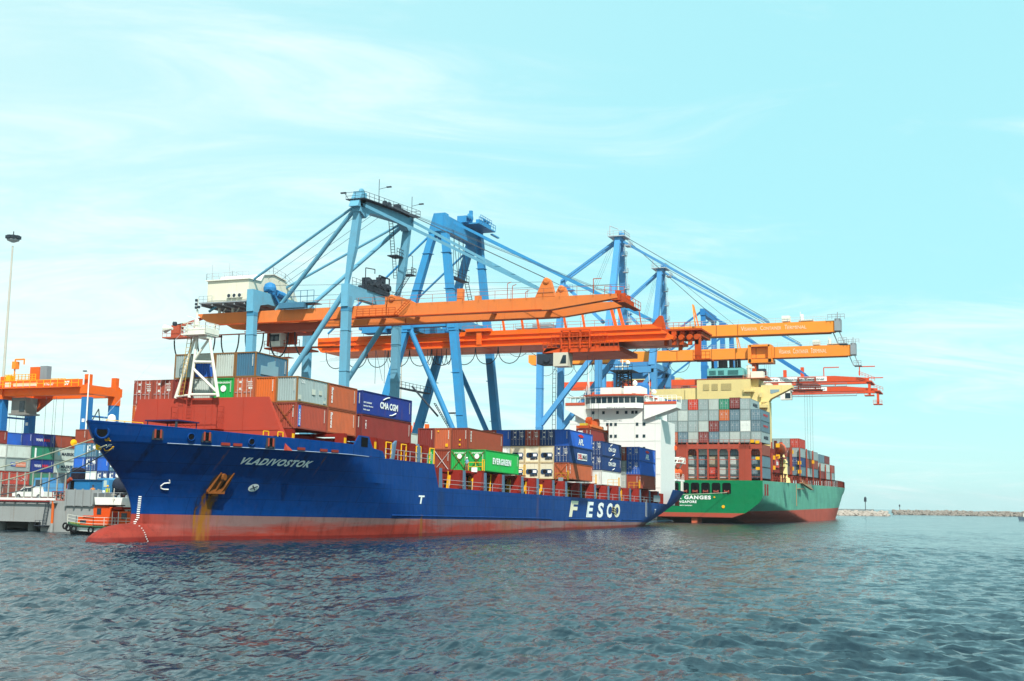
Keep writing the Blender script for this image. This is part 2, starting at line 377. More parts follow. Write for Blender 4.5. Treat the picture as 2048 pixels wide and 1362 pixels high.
def container(loc, L, H, colour, label, group, front='front', rot=(0,0,0), rustframe=False, par=None, far=False):
    """one container; its -x end faces the bow of the ship; front is 'front', 'door' or 'reefer'"""
    body, frm, c = CCOL[colour]
    if rustframe: frm = FR_RUST
    t = thing('shipping_container', label, 'container', loc, rot, group)
    dk = front == 'door'
    if front == 'reefer':
        def rb():
            m = MB(); m.box(.07, L-.06, .05, CW-.05, .14, H-.06); return m.mesh('body', CCOL['cream'][0])
        part('body', cm(('rb', L, H), rb), t)
        def un():
            m = MB(); w = .24; z0, z1 = H*.30, H*.60; m.prism([(w,z0+.2),(w+.2,z0),(CW-w-.2,z0),(CW-w,z0+.2),(CW-w,z1-.2),(CW-w-.2,z1),(w+.2,z1),(w,z1-.2)], 'x', .03, .0)
            return m.mesh('cooling_unit', navyp)
        u = part('cooling_unit', cm(('un', H), un), t)
        def fan():
            m = MB(); m.lathe((-.015, CW*.62, H*.45), [(.34,0),(.36,.02),(.30,.04)], 14, 'x'); return m.mesh('fan', blkr)
        part('fan', cm(('fan', H), fan), u)
        def pan(): m = MB(); m.box(-.03, .02, .42, 1.02, H*.37, H*.53); return m.mesh('control_panel', lett)
        part('control_panel', cm(('pan', H), pan), u)
        def box2(): m = MB(); m.box(-.02, .05, .7, 1.5, H*.18, H*.29); m.box(-.02,.05,.3,.62,H*.20,H*.30); return m.mesh('compressor_grille', dkst)
        part('compressor_grille', cm(('gr', H), box2), u)
        part('frame', cm(('fr', L, H, 'c'), lambda: frame_mb(L, H).mesh('frame', P('frame_reefer', (.58,.46,.26), .6, .5, .75, scale=2))), t)
        return t
    part('body', cm(('b', L, H, dk, colour, far), lambda: corr(L, H, door=dk, coarse=far).mesh('body', body)), t)
    part('frame', cm(('f', L, H, frm.name), lambda: frame_mb(L, H).mesh('frame', frm)), t)
    if dk:
        def leaf(y0, y1):
            m = MB(); z0, z1 = .17, H-.14; m.box(.03, .09, y0, y1, z0, z1)
            for k in range(1, 5): z = z0+(z1-z0)*k/5; m.box(.012, .03, y0+.05, y1-.05, z-.05, z+.05)
            return m.mesh('door', body)
        def bar(y):
            m = MB(); m.tube((-.01, y, .10), (-.01, y, H-.08), .034, 6)
            for z in (.3, H*.5, H-.35): m.box(-.03, .02, y-.06, y+.06, z-.06, z+.06)
            m.box(-.04, -.01, y-.02, y+.32, 1.05, 1.12); return m.mesh('locking_bar', P('bar_'+colour, tuple(.45*x+.30 for x in c), .5, .4, .3))
        def marks(q):
            m = MB(); 
            for (y, z, w, h) in q: m.box(.002, .012, y, y+w, z, z+h)
            return m.mesh('marking_text', P('marking', (.62,.62,.56), .6, .4, .1))
        for a, b in ((.16, CW/2-.01), (CW/2+.01, CW-.16)):
            d = part('door', cm(('d', H, a, colour), lambda: leaf(a, b)), t)
            for y in (a+.28, b-.28): part('locking_bar', cm(('lb', H, y, colour), lambda: bar(y)), d)
        for i_, q in enumerate((((.30,H*.80,.55,.10),(.30,H*.72,.5,.07),(.25,H*.65,.6,.06),(.28,H*.54,.45,.20)), ((1.5,H*.78,.35,.22),), ((1.6,H*.50,.25,.25),))): part('marking_text', cm(('mk', H, i_), lambda: marks(q)), t)
    else:
        def code():
            m = MB(); y = .34
            for k in range(9):
                z = H*.88-k*.13; m.box(-.006, .03, y, y+.09, z-.09, z)
            return m.mesh('marking_text', P('marking', (.62,.62,.56), .6, .4, .1))
        part('marking_text', cm(('cd', H), code), t)
    def sidecode():
        m = MB()
        for k in range(11): z = H*.86-k*.12; m.box(L-.62, L-.54, -.004, .03, z-.08, z)
        return m.mesh('marking_text', P('marking', (.62,.62,.56), .6, .4, .1))
    if colour not in ('cream', 'white'): part('marking_text', cm(('sc', L, H), sidecode), t)
    return t
navyp = P('reefer_unit_navy', (.02,.055,.12), .5, .2)
def simple_container(loc, L, H, colour, label, group, rot=(0,0,0), door=True):
    """small in the picture: one mesh with door bars and plates as faces of their own colour"""
    body, frm, c = CCOL[colour]
    def mk():
        m = MB(); m.box(.04, L-.04, .04, CW-.04, .06, H-.04); m.cur = 1; f = frame_mb(L, H); m.add(f.v, f.f); 
        m.cur = 2
        if door:
            for y in (.42, .90, 1.54, 2.02): m.box(0.0, .05, y-.03, y+.03, .12, H-.1)
            for y in (.62, 1.72): m.box(.0, .05, y, y+.22, H*.52, H*.66)
            for z in (.3, .5, .7): m.box(.02, .05, .2, 2.24, H*z, H*z+.05)
        return m.mesh('shipping_container', [body, frm, P('bar_'+colour, tuple(.5*x+.26 for x in c), .5, .4, .3)])
    o = bpy.data.objects.new('shipping_container', cm(('s', L, H, colour, door), mk)); col.objects.link(o); o.location = loc; o.rotation_euler = rot
    return tag(o, label, 'container', group)

# ================================================================ blue ship
TAU = .013
SH = Matrix.Translation((0, 0, 3.95)) @ Matrix.Rotation(TAU, 4, 'Y')
HB = 12.6; TC = 10.0
def lerp(a, b, f): return a+(b-a)*f
def clamp(x, a=0., b=1.): return max(a, min(b, x))
def stem(z): return float(np.interp(z, [-9,-1.9,-1.1,.25,1.8,3.9,5.0,6.6], [-11.9,-11.45,-11.4,-12.0,-13.4,-16.0,-17.2,-18.2]))
def bulb_s(z):
    e = 1-abs((z+4.9)/2.4)**2.2
    return -11.6-5.4*e**.5 if e > 0 else 99
def send(z): return float(np.interp(z, [-8,-2.2,-1.6,0,2,5.2], [146,152.5,155,160.5,163.4,165.0]))
def hb(s, z):
    s0 = stem(z); b = 0.
    if s > s0:
        f = clamp((z+4)/9.); g = f**1.25; se = lerp(24, 6, g); p = lerp(1.4, 1.22, g); q = lerp(.86, .84, g)
        u = (se-s)/(se-s0) if s < se else 0
        b = HB*(1-u**p)**q
    e = 1-abs((z+4.9)/2.4)**2.2
    if e > 0:
        if s < -11.6:
            g = e-abs((s+11.6)/5.4)**2.0; bb = 2.3*g**.5 if g > 0 else 0
        else: bb = 2.3*e**.5*clamp(1-(s+11.6)/12)
        b = max(b, bb) if b < .01 else (b**3+bb**3)**(1/3)
    fz = clamp((z+2.5)/7.); sf = lerp(112, 142, fz); en = send(z); be = lerp(.0, 9.4, clamp((z+2.2)/6.5))
    if s > sf: b *= 1-(1-be/HB)*clamp((s-sf)/(en-sf))**lerp(1.7, 2.2, fz)
    return min(b, HB)
def hull_pt(s, z, off=0.): return (s, TC-hb(s, z)-off, z)
def blue_hull_mat():
    m = P('hull_blue', (.0008, .044, .20), .42, .14, .10, scale=.22, spec=.07, var=0).copy(); m.name = 'hull_blue_ship'; MATS['hull_blue_ship'] = m
    return m
def streaked(m, spots):
    """rust runs below fittings: a stain with a place and shape of its own on the plating"""
    N, L = m.node_tree.nodes, m.node_tree.links; b = N['Principled BSDF']; src = b.inputs['Base Color'].links[0].from_socket
    t = N.new('ShaderNodeTexCoord'); sp = N.new('ShaderNodeSeparateXYZ'); L.new(t.outputs['Object'], sp.inputs[0])
    nz = N.new('ShaderNodeTexNoise'); mp = N.new('ShaderNodeMapping'); mp.inputs['Scale'].default_value = (3, 3, .35); L.new(t.outputs['Object'], mp.inputs[0]); L.new(mp.outputs[0], nz.inputs['Vector']); nz.inputs['Detail'].default_value = 6; nz.inputs['Scale'].default_value = 1
    def mt(op, a, c, cl=False):
        n = N.new('ShaderNodeMath'); n.operation = op; n.use_clamp = cl
        for i, v in enumerate((a, c)):
            if isinstance(v, (int, float)): n.inputs[i].default_value = v
            else: L.new(v, n.inputs[i])
        return n.outputs[0]
    for (s, w, ztop, zbot, k, colr) in spots:
        d = mt('DIVIDE', mt('ABSOLUTE', mt('SUBTRACT', mt('ADD', sp.outputs[0], mt('MULTIPLY', mt('SUBTRACT', nz.outputs[0], .5), w*1.6)), s), 0), w)
        a = mt('MULTIPLY', mt('SUBTRACT', 1.0, d, True), 2.5, True)
        z = mt('MULTIPLY', mt('SUBTRACT', ztop, sp.outputs[2], True), 1.5, True)
        z2 = mt('MULTIPLY', mt('SUBTRACT', sp.outputs[2], zbot), .5, True)
        fac = mt('MULTIPLY', mt('MULTIPLY', mt('MULTIPLY', a, z), z2), mt('MULTIPLY', mt('SUBTRACT', nz.outputs[0], .25, True), k*2.2), True)
        mx = N.new('ShaderNodeMix'); mx.data_type = 'RGBA'; L.new(fac, mx.inputs[0]); L.new(src, mx.inputs[6]); mx.inputs[7].default_value = (*colr, 1); src = mx.outputs[2]
    L.new(src, b.inputs['Base Color'])
def boot_mat():
    m = P('boot_top', (.35, .040, .024), .6, .4, .14, scale=.25, spec=.16, var=0)
    N, L = m.node_tree.nodes, m.node_tree.links; b = N['Principled BSDF']; src = b.inputs['Base Color'].links[0].from_socket
    t = N.new('ShaderNodeTexCoord'); sp = N.new('ShaderNodeSeparateXYZ'); L.new(t.outputs['Object'], sp.inputs[0])
    nz = N.new('ShaderNodeTexNoise'); mp = N.new('ShaderNodeMapping'); mp.inputs['Scale'].default_value = (.06, .06, .5); L.new(t.outputs['Object'], mp.inputs[0]); L.new(mp.outputs[0], nz.inputs['Vector']); nz.inputs['Detail'].default_value = 10; nz.inputs['Roughness'].default_value = .65; nz.inputs['Scale'].default_value = 1
    # worn, chalky upper strip that wanders along the side, absent on the bulb
    def mt(op, a, c, cl=False):
        n = N.new('ShaderNodeMath'); n.operation = op; n.use_clamp = cl
        for i, v in enumerate((a, c)):
            if isinstance(v, (int, float)): n.inputs[i].default_value = v
            else: L.new(v, n.inputs[i])
        return n.outputs[0]
    hgt = mt('ADD', sp.outputs[2], mt('MULTIPLY', mt('SUBTRACT', nz.outputs[0], .5), 6.5))
    f1 = mt('MULTIPLY', mt('ADD', hgt, 3.0), .9, True); f2 = mt('MULTIPLY', mt('ADD', sp.outputs[0], 11.0), .12, True)
    mx = N.new('ShaderNodeMix'); mx.data_type = 'RGBA'; L.new(mt('MULTIPLY', mt('MULTIPLY', f1, f2), .9), mx.inputs[0]); L.new(src, mx.inputs[6]); mx.inputs[7].default_value = (.24, .15, .135, 1)
    # wet, darker strip just above the water
    ge = N.new('ShaderNodeNewGeometry'); s2 = N.new('ShaderNodeSeparateXYZ'); L.new(ge.outputs['Position'], s2.inputs[0])
    w = mt('MULTIPLY', mt('SUBTRACT', mt('ADD', .42, mt('MULTIPLY', mt('SUBTRACT', nz.outputs[0], .5), .5)), s2.outputs[2]), 9.0, True)
    m3 = N.new('ShaderNodeMix'); m3.data_type = 'RGBA'; L.new(mt('MULTIPLY', w, .8), m3.inputs[0]); L.new(mx.outputs[2], m3.inputs[6]); m3.inputs[7].default_value = (.16, .012, .010, 1)
    L.new(m3.outputs[2], b.inputs['Base Color']); return m
def plated(m, dark=.5, k=.6):
    N, L = m.node_tree.nodes, m.node_tree.links; b = N['Principled BSDF']; src = b.inputs['Base Color'].links[0].from_socket
    t = N.new('ShaderNodeTexCoord'); sp = N.new('ShaderNodeSeparateXYZ'); L.new(t.outputs['Object'], sp.inputs[0]); cb = N.new('ShaderNodeCombineXYZ'); L.new(sp.outputs[0], cb.inputs[0]); L.new(sp.outputs[2], cb.inputs[1])
    br = N.new('ShaderNodeTexBrick'); br.inputs['Scale'].default_value = 1; br.inputs['Brick Width'].default_value = 7.2; br.inputs['Row Height'].default_value = 1.55; br.inputs['Mortar Size'].default_value = .028; br.inputs['Mortar Smooth'].default_value = .6
    br.inputs['Color1'].default_value = (1, 1, 1, 1); br.inputs['Color2'].default_value = (.80, .83, .88, 1); br.inputs['Mortar'].default_value = (dark,)*3+(1,); L.new(cb.outputs[0], br.inputs['Vector'])
    mx = N.new('ShaderNodeMix'); mx.data_type = 'RGBA'; mx.blend_type = 'MULTIPLY'; mx.inputs[0].default_value = 1; L.new(src, mx.inputs[6]); L.new(br.outputs[0], mx.inputs[7])
    sc = N.new('ShaderNodeTexNoise'); mp = N.new('ShaderNodeMapping'); mp.inputs['Scale'].default_value = (.5, .5, .06); L.new(t.outputs['Object'], mp.inputs[0]); L.new(mp.outputs[0], sc.inputs['Vector']); sc.inputs['Scale'].default_value = 2.2; sc.inputs['Detail'].default_value = 8; sc.inputs['Roughness'].default_value = .75
    r = N.new('ShaderNodeMapRange'); r.inputs[1].default_value = .5; r.inputs[2].default_value = .75; r.inputs[3].default_value = 1.0; r.inputs[4].default_value = 1-k*.6; L.new(sc.outputs[0], r.inputs[0])
    m2 = N.new('ShaderNodeMix'); m2.data_type = 'RGBA'; m2.blend_type = 'MULTIPLY'; m2.inputs[0].default_value = 1; L.new(mx.outputs[2], m2.inputs[6]); L.new(r.outputs[0], m2.inputs[7]); L.new(m2.outputs[2], b.inputs['Base Color'])
    nb = N.new('ShaderNodeTexNoise'); nb.inputs['Scale'].default_value = .55; nb.inputs['Detail'].default_value = 3; L.new(t.outputs['Object'], nb.inputs['Vector'])
    bp = N.new('ShaderNodeBump'); bp.inputs['Strength'].default_value = .5; bp.inputs['Distance'].default_value = .14; L.new(nb.outputs[0], bp.inputs['Height']); L.new(bp.outputs[0], b.inputs['Normal'])
    return m
bh = blue_hull_mat(); bt = boot_mat()
RST = (.22, .085, .012)
streaked(bh, [*[(q, .3, 5.0, 1.6, .8, (.008,.010,.02)) for q in (-13.0,-9.0,-3.0,1.4)], *[(q, .14, 4.75, 2.2, .8, RST) for q in (-6.6,.4,3.6)], *[(q, .18, 2.1, -1.4, .7, (.02,.02,.03)) for q in (42.6,69,90.4,111)], (-5.5, 1.1, 1.4, -9, 1.0, (.012,.012,.014)), (-5.5, .75, .9, -9, 1.5, RST), (23.7, .35, -1.0, -9, .9, RST), (29, 1.2, 2.1, -3, .5, (.02, .03, .05)), (62, .6, 2.2, -2, .35, RST), (99, .5, 2, -2, .4, RST)])
plated(bh); plated(bt, .85, .9)
streaked(bt, [(-5.6, .85, 1.2, -5.2, 1.5, (.26, .10, .012)), (-4.2, .14, 0, -3, .8, RST), (23.7, .4, -.5, -4.6, 1.0, RST), (50, 2.5, -1.2, -3.6, .6, RST), (56, .5, -1.2, -4, .7, RST), (82, 3, -1.2, -3.5, .6, RST), (88, 1, -1, -3.6, .7, RST), (96, 1.5, -1, -3.5, .6, RST), (36, 3, -1.2, -4, .5, (.12, .08, .08))])
ship = thing('container_ship', 'blue container ship with red boot topping and bulbous bow moored nearest the viewer', 'ship', SH.translation, (0, TAU, 0))
def hull_grid():
    lev = [-8,-7,-6.2,-5.5,-4.9,-4.3,-3.8,-3.4,-3.1,-2.9,-2.75,-2.65,-2.57,-2.52,-2.46,-2.3,-2.0,-1.62,-1.2,-.6,.2,1.,2.1]
    hi = [2.1,2.9,3.7,4.3,4.8]
    m = MB()
    def strip(levels, s_end):
        rows = []
        for z in levels:
            s0 = min(stem(z), bulb_s(z)); e = s_end(z); pr = []
            for i in range(34): pr.append(s0+(24-s0)*(i/34)**1.7)
            if e > 60:
                for i in range(12): pr.append(24+(110-24)*i/12)
                for i in range(25): pr.append(110+(e-110)*i/24)
            else:
                pr = [s0+(e-s0)*(i/44)**1.6 for i in range(45)]
            rows.append(pr)
        return rows
    for levels, en in ((lev, send), (hi, lambda z: float(np.interp(z, [2.1, 4.8], [28.1, 26.7])))):
        rows = strip(levels, en); n = len(rows[0])
        for sg in (-1, 1):
            vs = []
            for z, pr in zip(levels, rows):
                for k, s in enumerate(pr): vs.append((s, TC+sg*(hb(s, z) if k else 0), z))
            o = len(m.v); m.v += vs
            for j in range(len(levels)-1):
                mat = 1 if levels[j+1] <= -1.6 else 0
                for i in range(n-1):
                    f = (o+j*n+i, o+j*n+i+1, o+(j+1)*n+i+1, o+(j+1)*n+i)
                    m.f.append(f if sg < 0 else f[::-1]); m.mi.append(mat)
        # closing plates: transom aft / break of the forecastle
        for j in range(len(levels)-1):
            z0, z1 = levels[j], levels[j+1]; a, b2 = rows[j][-1], rows[j+1][-1]
            m.cur = 1 if z1 <= -1.6 else 0
            m.add([(a,TC-hb(a,z0),z0),(a,TC+hb(a,z0),z0),(b2,TC+hb(b2,z1),z1),(b2,TC-hb(b2,z1),z1)], [(0,3,2,1)])
    m.cur = 0
    for sg in (-1, 1):                                               # raised plating round the stern
        o = len(m.v); zs = [2.1, 3.4, 5.1]
        for z in zs:
            a = 137.5+(z-2.1)*1.4
            for i in range(15): x = a+(send(z)-a)*i/14; m.v.append((x, TC+sg*hb(x, z), z))
        for j in range(2):
            for i in range(14):
                f = (o+j*15+i, o+j*15+i+1, o+(j+1)*15+i+1, o+(j+1)*15+i); m.f.append(f if sg < 0 else f[::-1]); m.mi.append(0)
    m.add([(send(2.1),TC-hb(send(2.1),2.1),2.1),(send(2.1),TC+hb(send(2.1),2.1),2.1),(send(5.1),TC+hb(send(5.1),5.1),5.1),(send(5.1),TC-hb(send(5.1),5.1),5.1)], [(0,3,2,1)])
    return m.build('hull', [bh, bt], ship, smooth=True)
hull = hull_grid()
def ztop(s): return float(np.interp(s, [-18.2, -5, 10.2], [6.45, 6.08, 5.82]))
m = MB(); nst = 50
for sg in (-1, 1):
    o = len(m.v)
    for i in range(nst+1):
        f = (i/nst)**1.6; row = []
        for k in range(4):
            s0_ = stem(4.8+.53*k); sx = s0_+(10.4-s0_)*f; z = 4.8+(ztop(sx)-4.8)*k/3; m.v.append((sx, TC+sg*(hb(stem(4.8)+(10.4-stem(4.8))*f, 4.8) if i else 0), z))
    for i in range(nst):
        for k in range(3): a = o+4*i+k; q = (a, a+4, a+5, a+1); m.f.append(q if sg < 0 else q[::-1]); m.mi.append(0)
blw = m.build('bulwark', bh, ship); sd = blw.modifiers.new('plate', 'SOLIDIFY'); sd.thickness = .14; sd.offset = -1
# bulwark block aft of the forecastle and taper to the step
def side_poly(name, pts, mat, t0=-2.62, t1=-2.46): return MB().prism(pts, 'y', t0, t1).build(name, mat, ship)
side_poly('bulwark_block', [(7.2,5.7),(8.3,6.9),(10.4,6.9),(11.3,5.75),(13.6,5.55),(14.3,4.82),(7.2,4.82)], bh)
m = MB(); m.box(8.7, 10.1, -2.65, -2.6, 5.75, 6.75); m.build('mooring_opening', blk, ship)
m = MB(); pts = [(-16.5+i*.7) for i in range(62)]
top = [(s, TC-hb(s,4.7)+.05, 4.76) for s in pts]+[(s, TC+hb(s,4.7)-.05, 4.76) for s in reversed(pts)]
m.add(top, [tuple(range(len(top)))]); m.build('forecastle_deck', redd, ship)
m = MB(); pts = [22+i*2.5 for i in range(57)]
top = [(s, TC-hb(s,2.05)+.05, 2.02) for s in pts]+[(s, TC+hb(s,2.05)-.05, 2.02) for s in reversed(pts)]
m.add(top, [tuple(range(len(top)))]); m.build('main_deck', redd, ship)
# knuckle and rubbing strakes
def strake(s0, s1, z, r, mat, n=60):
    return MB().path([hull_pt(s0+(s1-s0)*i/n, z, .02) for i in range(n+1)], r, 5).build('rubbing_strake', mat, ship)
strake(-12.0, 10.5, 4.8, .04, P('strake_worn', (.30,.36,.46), .5, .3)); strake(17, 68, -1.28, .10, bh, 30); strake(76, 101, -1.25, .10, bh, 10); strake(105, 118, -1.2, .09, bh, 8)
# mooring fairleads: dark frames, roller openings and round hawse pipes
def sd_pt(s, z, off): return Vector(hull_pt(s, min(z, 4.8) if z < 4.8 else 4.8, off))[:2]
def hp(s, z, off=0.):
    if z > 4.8:
        f = (s-stem(z))/(10.4-stem(z)); return Vector((s, TC-hb(stem(4.8)+f*(10.4-stem(4.8)), 4.8)-off, z))
    return Vector((s, TC-hb(s, z)-off, z))
def fairlead(s, z, w, h):
    d = (hp(s+.3, z)-hp(s-.3, z)).normalized(); n = Vector((d.y, -d.x, 0)); c = hp(s, z)
    m = MB()
    def slab(w_, h_, a, b): m.add([c+d*(i*w_/2)+n*k+Vector((0,0,j*h_/2)) for k in (a, b) for i, j in ((-1,-1),(1,-1),(1,1),(-1,1))], [(0,1,2,3),(7,6,5,4),(0,4,5,1),(1,5,6,2),(2,6,7,3),(3,7,4,0)])
    slab(w, h, -.1, .09); o = fixn(m.build('fairlead', dkst, ship))
    m = MB(); slab(w*.66, h*.74, -.05, .11); fixn(m.build('opening_shade_plate', blk, o))
    m = MB()
    for k in (-.26, .26): m.tube(c+d*(k*w)+n*.13-Vector((0,0,h*.36)), c+d*(k*w)+n*.13+Vector((0,0,h*.36)), .09, 8)
    m.build('roller', P('roller_red', (.28,.05,.03), .6, .4), o)
for s, z in ((-13.0, 5.6), (-9.0, 5.62), (-3.0, 5.45)): fairlead(s, z, 1.0, 1.1)
def hawse(s, z, r, name='hawse_pipe'):
    d = (hp(s+.3, z)-hp(s-.3, z)).normalized(); n = Vector((d.y, -d.x, 0)); c = hp(s, z); m = MB(); vs = []; k = 16
    for rr, off in ((r*1.2,-.05),(r*1.2,.10),(r,.16),(r*.85,.10),(r*.8,-.02)):
        for i in range(k): a = 2*math.pi*i/k; vs.append(c+d*math.cos(a)*rr+Vector((0,0,math.sin(a)*rr))+n*off)
    m.add(vs, [(j*k+i, j*k+(i+1)%k, (j+1)*k+(i+1)%k, (j+1)*k+i) for j in range(4) for i in range(k)])
    o = fixn(m.build(name, bh, ship)); m = MB(); m.add([c+d*math.cos(2*math.pi*i/k)*r*.9+Vector((0,0,math.sin(2*math.pi*i/k)*r*.9))+n*.09 for i in range(k)], [tuple(range(k))]); m.build('opening_shade_plate', blk, o)
hawse(-10.3, 5.48, .33); hawse(-4.85, 5.36, .33); hawse(-16.9, 5.5, .55)
for s in (-7.2, -6.1, .3, 2.9, 4.3):
    c = hp(s, 5.0); d = (hp(s+.3,5)-hp(s-.3,5)).normalized(); MB().beam(c-d*.45+Vector((0,0,.02)), c+d*.45+Vector((0,0,.02)), .26, .2, side=(0,0,1)).build('scupper', P('scupper_red', (.22,.03,.02), .7, .4), ship)
# anchor in its pocket
ac = Vector(hull_pt(-5.4, 1.35, .06))
dS = (hp(-5.0, 1.2)-hp(-5.8, 1.2)).normalized(); nS = Vector((dS.y, -dS.x, -.35)).normalized()
upv = (Vector(hull_pt(-5.4, 1.8))-Vector(hull_pt(-5.4, .4))).normalized()
def ap(u, v, w=0.): return ac+dS*(u*.66)+upv*(v*1.05)+nS*(w*.8)
m = MB(); m.add([ap(1.55*math.cos(i*.35)+.1, 1.35*math.sin(i*.35)+.1, -.02+.03) for i in range(18)], [tuple(range(18))]); m.build('anchor_pocket', P('anchor_stain', (.05,.035,.03), .8, .5, .6), ship)
m = MB(); m.beam(ap(0,-.9,.2), ap(.05,.85,.15), .42, .36, .3, .28); m.beam(ap(-1.25,-.75,.2), ap(1.3,-.75,.2), .5, .45)
m.beam(ap(-1.0,-.8,.25), ap(-.75,1.25,.3), .5, .3, .12, .1); m.beam(ap(1.0,-.8,.25), ap(1.25,1.25,.3), .5, .3, .12, .1); m.beam(ap(-.5,-1.05,.3), ap(.5,-1.05,.3), .3, .3)
m.lathe(ap(.05,.75,.1), [(.32,-.2),(.4,0),(.32,.2)], 10, 'y'); anch = m.build('anchor', rustm, ship)
# lettering on the plating
def hull_text(s, a, b, z0, z1, mat, shear=0., bold=.02, slope=0.):
    v, f, _ = text2d(s, bold, shear); mb = MB(); me = bpy.data.meshes.new('t'); bm = bmesh.new()
    vv = [bm.verts.new((x, y, 0)) for x, y in v]
    for fc in f:
        try: bm.faces.new([vv[i] for i in fc])
        except ValueError: pass
    bmesh.ops.subdivide_edges(bm, edges=bm.edges[:], cuts=3)
    bm.verts.ensure_lookup_table()
    for w in bm.verts:
        u, q = w.co.x, w.co.y; S_ = a+(b-a)*u; z = z0+(z1-z0)*q+slope*u; w.co = hull_pt(S_, z, .045)
    bm.to_mesh(me); bm.free(); me.materials.append(mat); return part('lettering', me, ship)
hull_text('VLADIVOSTOK', -4.8, 2.5, 3.26, 3.92, lett, .25, .045)
for ch, a, b in (('F',75.9,80.5),('E',84.4,88.4),('S',90.2,94.0),('C',95.7,99.0)):
    hull_text(ch, a, b, -.95, 1.55, lett if ch != 'F' else lety, .18, .04)
hull_text('O', 99.9, 103.6, -.85, 1.5, lety, .1, .05)
for k in range(3): MB().path([hull_pt(98.9+.42*i, .15+.4*k-.09*i, .05) for i in range(7)], .10, 5).build('logo_wave', P('logo_gold', (.35,.28,.12), .5), ship)
hull_text('T', 22.7, 24.3, .1, 1.05, lett, .15, .03); hull_text('T', 127.2, 128.3, .1, .95, lett, 0, .02)
# bulb mark, thruster mark, draught marks, mooring mark under the hawse
MB().path([hull_pt(s, z, .05) for s, z in ((-9.72,1.55),(-9.55,1.28),(-9.75,1.27),(-9.98,1.22),(-10.1,.98),(-9.98,.76),(-9.76,.68),(-9.34,.68))], .06, 5).build('bulb_mark', lett, ship)
m = MB(); k = 20
m.add([hull_pt(-1.9+.50*math.cos(6.283*i/k), 1.1+.37*math.sin(6.283*i/k), .04) for i in range(k)], [tuple(range(k))]); tm_ = m.build('thruster_mark', lett, ship)
for a in (0.6, 2.2): MB().path([hull_pt(-1.9+.37*math.cos(a+x), 1.1+.27*math.sin(a+x), .06) for x in (0, math.pi)], .06, 5).build('propeller_blade', letb, tm_)
for i in range(23):
    z = -.05-i*.19; s = float(np.interp(-z, [.08,1.04,1.95,2.84,3.72,4.4], [-11.25,-11.05,-11.08,-11.5,-11.75,-11.5]))
    b = hb(s, z); m = MB(); m.add([(s-.11, TC-b-.06, z-.045), (s+.11, TC-hb(s+.22,z)-.05, z-.045), (s+.11, TC-hb(s+.22,z)-.05, z+.045), (s-.11, TC-b-.06, z+.045)], [(0,1,2,3)]); m.build('draught_mark', lett, ship)
hull_text('F', -15.98, -15.78, 4.16, 4.48, lett, 0, .03)
MB().path([hull_pt(s, z, .05) for s, z in ((-16.05,4.12),(-15.85,3.9),(-15.66,3.95),(-15.55,4.28),(-15.64,4.22))], .045, 5).build('anchor_emblem', yel, ship)
MB().path([hull_pt(s, z, .05) for s, z in ((-16.5,4.9),(-16.38,4.76),(-16.2,4.82),(-16.05,4.74))], .05, 5).path([hull_pt(s,z,.05) for s, z in ((-16.4,4.84),(-16.36,5.0),(-16.28,4.96),(-16.3,4.84))], .04, 5).build('crown_emblem', yel, ship)
# red breakwater on the forecastle
def xz_bw():
    m = MB(); f = [(-1.5,19.3,4.76),(-1.5,-.15,4.76),(-1.5,2.33,10.06),(-1.5,18.0,10.06)]
    b = [(-.5,19.3,4.76),(-.5,-.15,4.76),(-1.3,2.33,10.06),(-1.3,18.0,10.06)]
    m.add(f+b, [(0,1,2,3)[::-1],(4,5,6,7),(0,4,5,1),(1,5,6,2),(2,6,7,3),(3,7,4,0)]); return m
bwo = fixn(xz_bw().build('breakwater', redbw, ship))
m = MB()
m.box(-1.54, -1.5, 1.0, 18.6, 6.75, 6.81); m.build('seam', redbw, bwo)
for t in (5.2, 8.9, 12.3, 15.6): m = MB(); m.box(-1.54, -1.5, t-.05, t+.05, 4.8, 9.95); m.build('stiffener', redbw, bwo)
m = MB()
m.box(-1.56, -1.5, .75, 1.5, 4.9, 6.2); m.build('doorway', blk, bwo)
m = MB()
m.ladder((-1.75, 11.5, 4.8), (-1.75, 11.5, 10.6), .6, (0,1,0), .35, .04)
m.build('ladder', redbw, bwo)
m = MB(); m.rails([(-1.6,12.9,6.9),(-2.7,12.9,6.9),(-2.7,7.4,6.9),(-1.6,7.4,6.9)], 2.2, 1.3, .03, 4); m.box(-2.8,-1.5,7.3,13.2,6.82,6.9); m.build('ladder_landing', redbw, bwo)
# windlass cover and small gear on the forecastle
m = MB(); m.box(-8.6, -5.2, 7.6, 11.4, 7.15, 7.28)
for a in (-8.4, -5.4):
    for b in (7.8, 11.2): m.tube((a, b, 4.8), (a, b, 7.2), .06, 6)
m.build('shelter_roof', P('shelter_navy', (.03,.03,.10), .5, .3), ship)
m = MB(); m.box(-7.6, -6.2, 8.2, 10.6, 4.8, 6.6); m.lathe((-6.9, 9.4, 5.6), [(.5,-1.6),(.75,-1.5),(.5,-1.3),(.5,1.3),(.75,1.5),(.5,1.6)], 10, 'y'); m.build('windlass', P('windlass_blue', (.03,.10,.35), .5, .3), ship)
m = MB(); m.tube((-9.3, 7.2, 4.8), (-9.3, 7.2, 7.0), .12, 8); m.build('vent_post', dkst, ship)
m = MB(); m.lathe((-12.2, 12.3, 6.35), [(.02,-.05),(.3,0),(.38,.2),(.38,.75),(.3,1.02),(.1,1.15)], 12); m.build('radome', wht, ship, smooth=True)
m = MB(); m.tube((-12.2, 12.3, 4.8), (-12.2, 12.3, 6.4), .16, 8); m.build('radome_post', dkst, ship)
m = MB(); m.rails([(-16.6,9.2,6.35),(-13.6,7.6,6.3)], .25, 1.2, .04, 1); m.build('yellow_rail', yel, ship)
